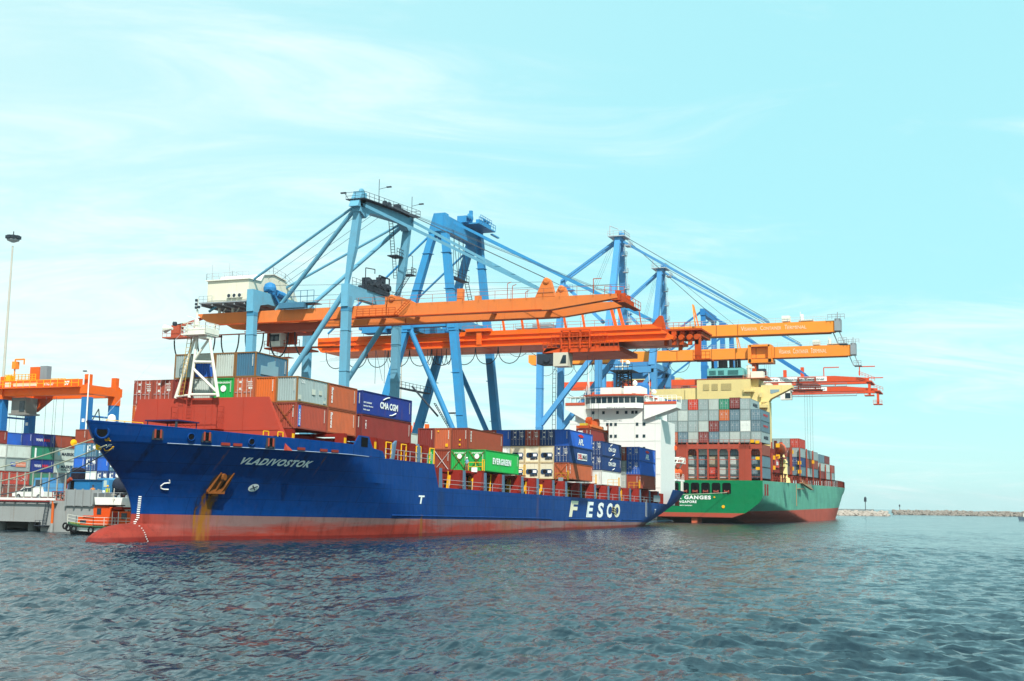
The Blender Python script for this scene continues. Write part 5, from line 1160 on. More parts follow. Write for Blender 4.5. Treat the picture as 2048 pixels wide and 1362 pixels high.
# landside catwalk, festoon cables, trolley
m = MB(); m.box(59,61,52.2,62.6,30.05,30.25); m.beam((60,55.6,33.2),(60,60.5,31.9),.5,.35); m.box(59.4,60.6,59.6,61.2,30.3,32.2); m.tube((60,53,30.2),(60,53,32.2),.12,6); m.rails([(59,62.6,30.25),(59,58,30.25)],1.1,.9,.035,2); m.tube((60,54.5,30.2),(60,58,32.4),.07,5); m.build('service_catwalk', P('catwalk_red', (.42,.08,.04), .6, .4), A)
m = MB(); m.path([(60,61.0,30.2),(60,61.0,32.2),(60,59.0,32.5)], .16, 6); m.build('cable_pipe', blkr, A)
for i in range(6): m = MB(); loops(m, [(60,60.9-4.6*i,30.3),(60,57.5-4.6*i,30.3)], 3.9, .12, 14); m.build('festoon_cable', blkr, A)
m = MB(); m.box(59.8,60.2,33.5,53,30.25,30.4); m.prism([(46.5,31.8),(33,31.8),(34,30.6),(44,30.6)],'x',60.3,61.2); m.build('festoon_rail', P('catwalk_red', (.42,.08,.04)), A)
m = MB(); m.box(62,69,39.6,45.6,31.0,31.9); m.box(63,66,43,45,28.6,31.0); m.box(62.6,68.6,38.6,45.2,28.1,28.35); m.rails([(62.6,45.2,28.4),(62.6,38.6,28.4)],1.0,.9,.05,2); m.box(64,65,40.5,42.5,29,30.8); m.tube((63,38.6,28.2),(63,29,28.0),.16,6); m.box(62.4,64,40.4,44,26.6,26.7); m.rails([(62.4,44,26.7),(62.4,40.4,26.7)],1.3,.7,.04,2); m.build('trolley', orgD, A)
m = MB(); m.box(61.6,63.4,41.6,43.6,28.4,30.6); cabA = m.build('operator_cab', whto, A); m = MB(); m.box(61.54,61.6,41.8,43.4,29.2,30.3); m.build('window', glas, cabA)
m = MB(); m.rails([(58.3,26,32.0),(58.3,19.4,32.0)],1.1,1.0,.045,3); m.box(58.2,58.9,19,26.2,31.85,32.0); m.ladder((58.3,19.4,32),(58.3,17,34.2),.8,(1,0,0)); m.build('hinge_walkway', orgD, A)

# ---- crane B: bright blue A-frames, single orange box girder
B = thing('gantry_crane', 'bright blue A-frame quay crane with a long single orange girder and red orange trolley', 'crane', group=CG)
b0, b1 = 101.9, 118.9
def tz(a, b, z): return a[0]+(b[0]-a[0])*(z-a[1])/(b[1]-a[1])
SEA = ((32.05,58.0),(25.9,QZ)); LAND = ((33.25,58.0),(48.3,QZ))
for s in (b0, b1):
    for (p, q), nm in ((SEA,'sea'), (LAND,'land')):
        m = MB(); m.beam((s,q[0],q[1]+2.8),(s,p[0],p[1]),1.45,1.65,1.3,1.25)
        for z in (12,20,28,36,44,51): t = q[0]+(p[0]-q[0])*(z-q[1])/(p[1]-q[1]); m.box(s-.82,s+.82,t-.9,t+.9,z,z+.09)
        m.build('leg', blueB, B)
    m = MB(); m.prism([(31.4,58.7),(33.8,58.7),(34.9,55.0),(33.6,55.0),(33.1,55.8),(32.4,55.8),(32.1,55.0),(30.9,55.0)], 'x', s-.8, s+.8); fixn(m.build('apex_plate', blueB, B))
    m = MB(); m.tube((s,38.6,36.6),(s,26.6,12.2),.50,12); m.build('diagonal_brace', blueB, B)
    m = MB(); m.beam((s,tz(*SEA,12),12),(s,tz(*LAND,12),12),1.2,1.4); m.build('tie_beam', blueB, B)
    m = MB(); m.tube((s,34.2,55.2),(s,56.5,36.4),.22,8); m.build('back_stay', blueB, B)
    m = MB(); m.beam((s+(3 if s < 110 else -3),31.2,57.6),(s+(3 if s < 110 else -3),-8.6,36.6),.34,.5); m.build('fore_stay', blueB, B)
bogies(B, b0, b1, (25.9, 48.3), blueB)
m = MB(); m.prism([(b0-.9,58.6),(b1+.9,58.6),(b1+.9,55.2),(b1-1,53.6),(b1-2.8,55.6),(b0+2.8,55.6),(b0+1,53.6),(b0-.9,55.2)], 'y', 31.8, 33.5); fixn(m.build('apex_beam', blueB, B))
for z, l in ((37.6, SEA), (37.4, LAND)):
    t = tz(*l, z); m = MB(); m.prism([(b0-.8,38.6),(b1+.8,38.6),(b1+.8,36.5),(b0-.8,36.5)], 'y', t-.8, t+.8); m.build('portal_beam', blueB, B)
for s in (103.2, 117.6):
    m = MB(); m.box(s-.8,s+.8,29,50,37.0,38.2); m.box(s-1.4,s+1.4,44,49,36.2,38); m.build('girder_support', blueB, B)
m = MB(); m.prism([(60.3,36.0),(25.2,36.0),(25.2,33.2),(59.6,33.2),(60.3,34)], 'x', 104.5, 116); fixn(m.build('girder', orgB, B))
m = MB(); m.prism([(25.0,36.05),(-8.2,36.05),(-12.2,33.7),(-12.0,33.2),(25.0,33.2)], 'x', 104.5, 116); bm_ = fixn(m.build('boom', orgB, B))
m = MB(); m.box(104.2,104.5,-10.0,60,35.15,35.3); m.box(104.0,104.5,-11,59,34.2,34.36); m.box(103.9,104.5,-11.5,59,33.0,33.25); [m.box(104.4,104.5,y-.06,y+.06,33.3,36) for y in (52,44,36,25.2,13,0.5)]; m.build('girder_ledge', orgB, B)
m = MB(); m.box(103.6,105,22.8,27.8,35.9,36.4); m.box(103.8,104.6,24.6,25.6,33.4,36.4); m.build('boom_hinge', orgB, B)
for y in (20.4,16.6,13.5,8.2,4.6): m = MB(); m.beam((105,y,36),(105,y+.5,38.8),.35,.35); m.build('post', orgB, B)
for y in (-.6, -2.0): m = MB(); m.beam((108,y,36),(108,y+1.4,41.0),.5,.5); m.build('post', orgB, B)
m = MB()
for i, y in enumerate((-10.6,-12,-13.4,-14.9,-16.2)): m.box(104.6+.5*i,114,y-.5,y+.4,34.0,35.0); m.lathe((105,y,33.5),[(.5,-.3),(.6,.3)],8,'x'); m.box(105,106,y-.3,y+.3,32.2,34)
m.box(105,114,-17.0,-10,34.8,35.1); m.rails([(105,-10,35.1),(105,-17,35.1)],1.1,.9,.05,2); m.box(105,106,-16.8,-15.8,29.6,34); m.box(104.6,108,-18.6,-15.6,29.4,29.6); m.rails([(104.6,-15.6,29.6),(104.6,-18.6,29.6)],1.2,.7,.05,2); m.beam((106,-13,31.4),(106,-13.2,33.5),.7,.6); m.prism([(-8,36.05),(-9.4,37.6),(-9.9,37.6),(-10.6,34.6)],'x',105,106); m.build('boom_tip_gear', orgD, B)
m = MB(); m.rails([(104.6,-8,36.05),(104.6,58,36.05)],1.1,2.6,.04,2); m.build('girder_rail', P('rail_red', (.40,.13,.07)), B)
m = MB(); m.box(104,116.5,-2.2,12.2,31.4,32.3); m.box(103.9,116.3,3.0,8.6,32.3,32.7)
for y in (3.2, 5.0, 7.0, 8.6): m.box(103.6,103.9,y-.12,y+.12,32,35.6); m.box(103.6,103.9,3.2,8.6,33.9,34.05)
m.box(103.5,103.9,3.2,8.8,35.3,35.6); m.rails([(103.8,12.2,32.3),(103.8,-2.2,32.3)],1.1,.8,.06,2); m.rails([(103.6,10.5,33.6),(103.6,-.2,33.6)],1.2,.8,.06,2); m.prism([(12.4,31.4),(9,32.2),(11,33)],'x',104,106); m.lathe((104.5,2,32.8),[(.7,-.3),(.7,.3)],10,'x'); m.build('trolley', P('trolley_red_orange', (.58,.07,.012), .55, .3), B)
m = MB(); m.box(103.8,106.6,7.4,10.2,28.9,31.4); cb_ = m.build('operator_cab', P('cab_cream', (.62,.58,.46), .5, .3), B); m = MB(); m.prism([(7.7,29.4),(8.9,29.4),(8.3,30.9),(7.7,30.9)],'x',103.74,103.8); fixn(m.build('window', glas, cb_)); m = MB(); m.box(103.8,107,10.2,13.4,29.4,31.2); m.lathe((103.7,11.4,30.2),[(.6,-.2),(.6,.2)],10,'x'); m.build('electrical_box', dkst, B)
m = MB(); loops(m, [(104,58-4.6*i,32.9) for i in range(10)], 3.2, .08, 10); loops(m, [(104.4,36-1.0*i,32.9) for i in range(7)], 3.0, .06, 8); m.build('festoon_cable', blkr, B)
m = MB(); [m.tube((105+2*i,60,31.4+.5*i),(105+2*i,-10,31.4+.5*i),.025,4) for i in range(4)]; m.build('wire_rope', wire, B)
m = MB(); m.box(111,119.5,28.6,33,58.6,58.85); m.rails([(111,28.6,58.85),(119.5,28.6,58.85)],1.1,1.2,.06,2); m.build('apex_platform', blueB, B)
m = MB(); m.box(110.2,112.2,31,33,58.85,60.2); m.box(112.8,113.4,31,31.6,58.9,61.8); m.build('sheave_block', blueB, B)
for x in (110.6,111.8): m = MB(); m.lathe((x,30.6,60.0),[(.3,-.25),(.6,-.15),(.65,0),(.6,.15),(.3,.25)],12,'y'); m.build('sheave', blueB, B)
m = MB(); m.box(113.6,119.4,29.6,30.4,59.4,60.1); [m.beam((x,30,58.9),(x+.8,30,59.5),.2,.2) for x in (113.8,115.4,117,118.4)]; m.box(118.6,122.2,28.8,29.3,57.9,58.15); m.tube((116,29.8,60.1),(116,29.8,60.9),.1,5); m.rails([(113.6,29.4,60.1),(119.4,29.4,60.1)],.9,1.0,.05,2); m.build('service_jib', blueB, B)
for x in (117.2,118.8): m = MB(); m.lathe((x,30,60.6),[(.3,-.2),(.45,0),(.3,.2)],10,'y'); m.build('sheave', dkst, B)
m = MB(); m.ladder((112.2,31.6,47.2),(116.6,31,37.8),.8,(0,1,0),.5,.07); m.box(105,112.6,31.2,32.6,47.0,47.2); m.build('access_ladder', dkst, B)
m = MB()
for s in (105.2,107.6,110,112): m.tube((s,32.4,55.5),(s,32.4,47.2),.06,5); m.tube((s,32.4,55),(s+2.2,32.4,48),.06,5)
m.rails([(105,31.2,47.2),(112.6,31.2,47.2)],1.1,1.2,.05,2); m.build('mast_lattice', dkst, B)
m = MB(); m.box(103,117.6,41.4,42.6,25.6,25.8); m.rails([(103,41.4,25.8),(117.6,41.4,25.8)],1.1,1.5,.05,2); m.ladder((104,28.4,14),(104,34,22.5),.8,(1,0,0),.5,.08); m.tube((103.4,38.6,25.8),(103.4,33,20),.18,6); m.box(103.2,104.6,28.8,31.4,20.5,20.7); m.tube((103.6,29.2,20.7),(103.6,29.2,23.4),.06,5); m.build('access_walkway', dkst, B)
m = MB()
for y in (46.4, 44.4, 42.4): m.tube((103,y,33),(103,y,26.4),.05,5); m.tube((103,y,33),(103,y-1.6,27),.04,5)
m.build('hanging_lattice', dkst, B)
m = MB(); m.box(103,106.5,42,44,22.4,24.4) if False else m.box(102.6,103.4,30.0,30.6,13,16.2); m.build('cable_box', dkst, B)

# ---- cranes C and D: blue portal with a narrow mast and a yellow-orange mono boom
def mono_crane(name_label, s0, s1, boom_s, zb, zt, t_land, t_tip, apex_z, apex_t, words, trolley_t=None, panel=None, rear=True, mat=orgC):
    c = thing('gantry_crane', name_label, 'crane', group=CG); sm = (s0+s1)/2; sea, land = 27., 42.6
    for s in (s0, s1):
        for t in (sea, land):
            m = MB(); m.beam((s,t,QZ+2.8),(s,t,44.5),1.5,1.6,1.5,1.5); [m.box(s-.84,s+.84,t-.88,t+.88,z,z+.1) for z in (14,23,33)]; m.build('leg', blueC, c)
        m = MB(); m.beam((s,sea,43.4),(s,land,43.4),1.5,1.8); m.build('cross_beam', blueC, c)
        m = MB(); m.beam((s,sea+.6,42.0),(s,land-.5,24.0),1.2,1.2); m.build('diagonal_brace', blueC, c)
        m = MB(); m.beam((s,sea,21),(s,land,21),1.3,1.5); m.build('tie_beam', blueC, c)
        m = MB(); m.beam((s,apex_t+.6,44.5),(sm+(1.1 if s > sm else -1.1),apex_t,apex_z),1.9,1.9,1.3,1.4); m.build('mast_leg', blueC, c)
    bogies(c, s0, s1, (sea, land), blueC)
    for t in (sea, land): m = MB(); m.box(s0-.8,s1+.8,t-.8,t+.8,43.6,45.2); m.build('portal_beam', blueC, c)
    for s in (s0, s1): m = MB(); m.beam((s,apex_t,45),(sm+(.3 if s > sm else -.3),land,46),1.2,1.2); m.build('mast_stay', blueC, c)
    m = MB(); m.prism([(t_land,zt),(22,zt),(22,zb),(t_land-1,zb),(t_land,zb+.8)], 'x', boom_s-1.2, boom_s+1.2); fixn(m.build('girder', mat, c))
    m = MB(); m.box(boom_s-1.2,boom_s+1.2,t_tip,21.8,zb,zt); bo = m.build('boom', mat, c)
    m = MB(); [m.box(boom_s-1.25,boom_s-1.2,y-.08,y+.08,zb,zt) for y in (17,11.5,4.5,-1.5,-6.8)]; m.box(boom_s-1.4,boom_s+1.4,t_tip+1,t_land-2,zb-.22,zb-.02); m.build('boom_ledge', P('ledge_dark', (.30,.08,.012), .6, .4), c)
    if words:
        y = -7.6 if not trolley_t else -8.0; mt = P('lettering_cream', (.80,.66,.46), .5, .1, var=.02); mb_ = MB()
        for wd, w0, w1 in (('V',0,.05),('ISAKHA',.055,.25),('C',.30,.345),('ONTAINER',.35,.62),('T',.67,.71),('ERMINAL',.715,1)):
            yl = t_tip+6.6-y; h_ = .62 if len(wd) == 1 else .46
            lettering(wd, lambda u, v: (boom_s-1.27, y+yl*(w0+(w1-w0)*u), zb+1.0+(zt-zb-1.4)*h_*v*1.35), mt, None, bold=0., mb=mb_)
        mb_.build('lettering', mt, bo)
    m = MB(); m.box(boom_s-1.6,boom_s+1.6,t_tip-1.4,t_tip,zb+.2,zt+.4); m.tube((boom_s,t_tip-.6,zt),(boom_s,t_tip-.6,zt+2.2),.1,5); m.rails([(boom_s-1.8,t_tip-2.4,zt+.2),(boom_s-1.8,t_tip+1.5,zt+.2)],1.2,.9,.07,2); m.box(boom_s-1.6,boom_s+1.6,t_tip-2.8,t_tip-.8,zb-3.0,zb-2.8); m.rails([(boom_s-1.6,t_tip-2.8,zb-2.8),(boom_s-1.6,t_tip-.8,zb-2.8)],1.2,.6,.07,2)
    for y in (t_tip-.9, t_tip+.6): m.tube((boom_s,y,zb+.3),(boom_s,y-1.2,zb-2.8),.13,5)
    m.build('boom_tip_platform', grst, c)
    m = MB(); m.rails([(boom_s-1.2,t_tip+2,zt),(boom_s-1.2,20,zt)],1.1,3,.05,2); m.build('boom_rail', P('rail_pale', (.5,.52,.5)), c)
    m = MB(); m.box(boom_s-1,boom_s+1,-17.5,-19.4,zt+.3,zt+1.7); m.box(boom_s-1,boom_s+1,-21.5,-25,zt+.2,zt+.5); m.box(boom_s-.4,boom_s+.4,-22,-22.6,zt,zt+2); m.tube((boom_s,-21.8,zt),(boom_s,-21.8,zt+2.6),.08,5); m.build('boom_lamp_box', whto, c)
    m = MB(); [m.beam((boom_s+d,3.6,zt),(boom_s+d*.2,4.6,zt+5.6),.3,.3) for d in (-2,2)]; m.build('boom_latch_frame', mat, c)
    for d in (-.9, .9):
        m = MB(); m.beam((sm+d,apex_t-.3,apex_z-.6),(boom_s+d*.7,-14.2,zt+.3),.42,.55); m.build('fore_stay', blueC, c)
        if rear: m = MB(); m.beam((sm+d,apex_t+.4,apex_z-.6),(boom_s+d,39.2,62.0 if apex_z < 74 else 64),.40,.55); m.build('back_stay', blueC, c)
    if rear:
        m = MB(); zr = 62.3 if apex_z < 74 else 64.3; m.beam((boom_s,40.2,zt),(boom_s,39.2,zr),2.0,1.5,1.2,1.1); m.beam((boom_s,38.6,zr-1.5),(boom_s,28,zt+2),1.0,.8); m.box(boom_s-1,boom_s+1,36.2,38.6,zr-3,zr-2.7); m.rails([(boom_s-1,38.6,zr-2.7),(boom_s-1,36.2,zr-2.7)],1.1,.7,.06,2); m.build('rear_pylon', blueC, c)
    m = MB(); m.box(boom_s-5,boom_s+5,40.5,50.5,zt+.6,zt+.8); m.rails([(boom_s-5,50.5,zt+.8),(boom_s-5,41,zt+.8)],1.1,1.5,.05,2); m.box(boom_s-4.4,boom_s+4.4,41,46,zt+.8,zt+1.8); m.prism([(50.5,zt+.6),(40.5,zt+.6),(42,zt-1.4)],'x',boom_s-1,boom_s+1); m.build('machinery_platform', grst, c)
    m = MB()
    for d in (-1.4, 0, 1.4): m.tube((sm+d,apex_t-1,apex_z+.6),(boom_s+d,-14,zt+1),.035,4); m.tube((sm+d,apex_t-1,apex_z+.4),(boom_s+d,-2,zt+1),.035,4); m.tube((sm+d,apex_t+1,apex_z+.4),(boom_s+d,34,zt+3),.03,4)
    m.build('wire_rope', wire, c)
    m = MB(); m.box(sm-2.6,sm+2.6,apex_t-2,apex_t+2.4,apex_z,apex_z+.2); m.rails([(sm-2.6,apex_t+2.4,apex_z+.2),(sm-2.6,apex_t-2,apex_z+.2),(sm+2.6,apex_t-2,apex_z+.2)],1.2,1.1,.07,2); m.path([(sm-2,apex_t+2,apex_z),(sm-2,apex_t+2,apex_z+2.9),(sm+2,apex_t+1,apex_z+2.9)],.12,5); m.box(sm-3.2,sm-.4,apex_t-2.2,apex_t-3.4,apex_z-2.8,apex_z-2.6); m.rails([(sm-3.2,apex_t-3.4,apex_z-2.6),(sm+.6,apex_t-3.4,apex_z-2.6)],1.2,.9,.06,2); m.build('mast_platform', rail, c)
    m = MB(); m.lathe((sm-1,apex_t-.6,apex_z+.8),[(.7,-.4),(.75,0),(.7,.4)],10,'y'); m.lathe((sm+1,apex_t-.6,apex_z+.8),[(.7,-.4),(.75,0),(.7,.4)],10,'y'); m.box(sm-1.8,sm+1.8,apex_t-.9,apex_t+.9,apex_z-1.8,apex_z); m.build('mast_head', blueC, c)
    m = MB()
    for z in np.arange(47, apex_z-3, 4.2): f = (z-44.5)/(apex_z-44.5); x = lerp(s1, sm+1.1, f); m.box(x-1.8,x-.4,apex_t-1.6,apex_t-.5,z,z+.15); m.rails([(x-1.8,apex_t-1.6,z+.15),(x-.4,apex_t-1.6,z+.15)],1.0,.6,.05,2); m.ladder((x-1.4,apex_t-1.1,z),(x-1.7,apex_t-1.1,z+4),.5,(0,1,0),.6,.05)
    m.build('mast_ladder', rail, c)
    m = MB(); loops(m, [(boom_s-1.5,t_land-3-6*i,zb-.2) for i in range(9)], 3.4, .07, 8); m.build('festoon_cable', blkr, c)
    m = MB(); m.ladder((s1-1.2,land+1.4,QZ+3),(s1-1.2,land+1.4,42),.9,(0,1,0),1.2,.08); m.build('leg_ladder', dkst, c)
    if panel: m = MB(); m.box(boom_s-1.3,boom_s-1.22,t_land-9.6,t_land-4.4,zb+.3,zt-.2); pn = m.build('name_panel', lett, c); end_text(panel, t_land-5.2, t_land-8.8, zb+.9, zt-.9, boom_s-1.33, P('panel_red', (.45,.05,.05)), pn)
    if trolley_t is not None:
        t = trolley_t; m = MB()
        for y in (t-3.2, t+2.6): m.box(boom_s-2.6,boom_s+2.6,y-.45,y+.45,zb-1.4,zt+.6)
        m.box(boom_s-2.6,boom_s+2.6,t-3.2,t+2.6,zt+.1,zt+.7); m.box(boom_s-2.6,boom_s+2.6,t-4,t+2.8,zb-1.5,zb-.4); m.build('trolley', mat, c)
        m = MB(); m.box(boom_s-2,boom_s+2,t+.8,t+2,zb-5.6,zb-1.4); m.box(boom_s-2.4,boom_s+2.4,t-2.4,t+7,zb-5.8,zb-5.4); m.rails([(boom_s-2.4,t+7,zb-5.4),(boom_s-2.4,t-2.4,zb-5.4)],1.2,.9,.07,2); m.build('trolley_frame', orgD, c)
        m = MB(); m.box(boom_s-2,boom_s,t-1.8,t+.4,zb-5,zb-3.2); m.lathe((boom_s-2.2,t-.8,zb-4.4),[(.7,-.2),(.7,.2)],10,'x'); m.build('hoist_motor', dkst, c)
        m = MB(); m.box(boom_s-2,boom_s+.5,t+2.4,t+4.8,zb-9.2,zb-6.2); m.tube((boom_s,t+4.4,zb-6.2),(boom_s,t+4.4,zb-3.5),.35,6); m.box(boom_s-2,boom_s+2,t+2.6,t+6.5,zb-10.6,zb-9.6); cab_ = m.build('operator_cab', whto, c); m = MB(); m.box(boom_s-2.08,boom_s-2,t+2.7,t+4.0,zb-8.6,zb-6.8); m.build('window', glas, cab_)
        m = MB(); [m.tube((boom_s+d,t+e,zb-1),(boom_s+d,t+e,zb-18),.035,4) for d in (-1.5,1.5) for e in (-1.5,-2.6)]; m.build('hoist_rope', wire, c)
    return c
VCT = 'Visakha Container Terminal'.upper()
mono_crane('tall blue quay crane with the upper yellow orange boom lettered in white along its end', 184.5, 200.5, 192., 45.75, 48.45, 57, -30, 72.6, 24.0, VCT)
mono_crane('tall blue quay crane with the lower yellow orange boom carrying an orange trolley', 238.5, 255., 246.5, 46.6, 49.7, 69, -28, 74.6, 27.0, VCT, trolley_t=-2.4, panel='KONE')

# ---- cranes E and F: far red-orange booms
def far_crane(label, s0, s1, bs, zb, zt, words, t_a, t_b, trolley):
    c = thing('gantry_crane', label, 'crane', group=CG); sm = (s0+s1)/2; sea, land = 27., 43.
    for s in (s0, s1):
        for t in (sea, land): m = MB(); m.beam((s,t,QZ+2.8),(s,t,52 if t == sea else 48),2.2,2.2); m.build('leg', blueR, c)
        m = MB(); m.tube((s,sea,44),(s,land,26),.8,8); m.build('diagonal_brace', blueR, c)
        m = MB(); m.beam((s,sea+.2,50),(s,27.5,71.5),2,2,1.4,1.4); m.build('mast_leg', blueR, c)
        m = MB(); m.beam((s,27,71),(s,-7.0,zt+.4),.5,.6); m.build('fore_stay', blueR, c)
        m = MB(); m.beam((s,28,71),(s,60,zt+.4),.5,.6); m.build('back_stay', blueR, c)
    for t in (sea, land): m = MB(); m.box(s0-1,s1+1,t-.9,t+.9,48.5,50.5); m.build('portal_beam', blueR, c)
    m = MB(); m.box(s0-1,s1+1,26.6,28.4,69.5,71.8); m.build('mast_head_beam', blueR, c)
    bogies(c, s0, s1, (sea, land), blueR)
    for d in (-4.5, 4.5):
        m = MB(); m.box(bs+d-.9,bs+d+.9,22,80,zb,zt); m.build('girder', orgE, c)
        m = MB(); m.prism([(21.8,zt),(-16,zt),(-27,zt-.9),(-27,zb+.2),(21.8,zb)],'x',bs+d-.9,bs+d+.9); bo = fixn(m.build('boom', orgE, c))
        if d < 0:
            m = MB(); m.box(bs+d-1.0,bs+d-.92,t_b,t_a,zb+.45,zt-.15); pn = m.build('name_panel', lett, c); end_text(words, t_a-2.2, t_b+.8, zb+.75, zt-.55, bs+d-1.06, P('panel_grey', (.16,.18,.18)), pn, bold=.02)
            m = MB(); m.box(bs+d-2,bs+d-1,-20,70,zb-1.6,zb-1.4); m.rails([(bs+d-2,70,zb-1.4),(bs+d-2,-20,zb-1.4)],1.1,4,.06,2); m.build('cable_walkway', grst, c)
    m = MB(); m.box(bs-6.5,bs+6.5,-28,-26,zb-.2,zb+.2); m.rails([(bs-6.5,-29,zb),(bs-6.5,-24,zt)],1.2,1.,.08,2); m.box(bs-6,bs-5.2,-27.6,-26.8,zb-4.6,zb); m.box(bs-6.5,bs-3,-28.6,-25.6,zb-4.8,zb-4.55); m.rails([(bs-6.5,-25.6,zb-4.5),(bs-6.5,-28.6,zb-4.5)],1.2,1,.08,2); m.build('boom_tip_platform', orgE, c)
    for y in (-14.4, -26): m = MB(); m.path([(bs-4,y+2,zt),(bs-4,y+2,zt+3.0),(bs-4,y-3,zt+3.0)],.18,5); m.build('lamp_arm', orgE, c)
    for y, h_ in ((15.6,3.2),(.4,2.4),(-5.4,3.2)): m = MB(); m.box(bs-5.2,bs-3.8,y-.5,y+.5,zt,zt+h_); m.build('post', orgE, c)
    m = MB(); m.box(bs-6,bs+6,44,60,zt+.2,zt+4.6); mh_ = m.build('machinery_house', cream, c)
    m = MB(); [m.box(bs-6.08,bs-6,46+i*2.6,48+i*2.6,zt+1.4,zt+3.6) for i in range(5)]; m.build('louvre', grst, mh_)
    t = trolley; m = MB(); m.box(bs-6.2,bs+4.6,t-3.4,t+3.6,zb-.9,zb-.25); m.box(bs-6.2,bs-5.9,t-2.8,t+2.8,zt-.6,zt-.3); m.box(bs-6.6,bs-1,t-4.6,t+5,zb-2.5,zb-2.2); m.rails([(bs-6.6,t-4.6,zb-2.2),(bs-6.6,t+5,zb-2.2)],1.1,.8,.08,2)
    for y in (t-2.8, t+2.8): m.box(bs-6.25,bs-5.85,y-.25,y+.25,zb-2.3,zt-.3)
    m.build('trolley', P('trolley_dark_red', (.30,.045,.02), .6, .4), c)
    m = MB(); m.box(bs-6,bs-3.4,t+5.2,t+8.8,zb-5.6,zb-2.6); cab_ = m.build('operator_cab', whto, c); m = MB(); m.box(bs-6.08,bs-6,t+5.4,t+7.2,zb-5.2,zb-3.4); m.build('window', glas, cab_)
    m = MB(); [m.tube((bs+d,t+e,zb-2),(bs+d,t+e,20),.045,4) for d in (-3,3) for e in (1.2,-.5)]; m.build('hoist_rope', wire, c)
    m = MB(); loops(m, [(bs-5.6,78-7*i,zb-.4) for i in range(8)], 3, .08, 8); m.build('festoon_cable', blkr, c)
    return c
far_crane('red orange twin boom quay crane with white name panel, second farthest along the quay', 306, 323, 314.5, 45.6, 47.7, 'Visakha Container Terminal', 10.4, -13.5, -7.0)
far_crane('farthest red orange twin boom quay crane with a white name panel partly hidden', 338, 355, 346.5, 45.3, 47.2, 'Visakha Container Terminal', 14, -9.6, 16)

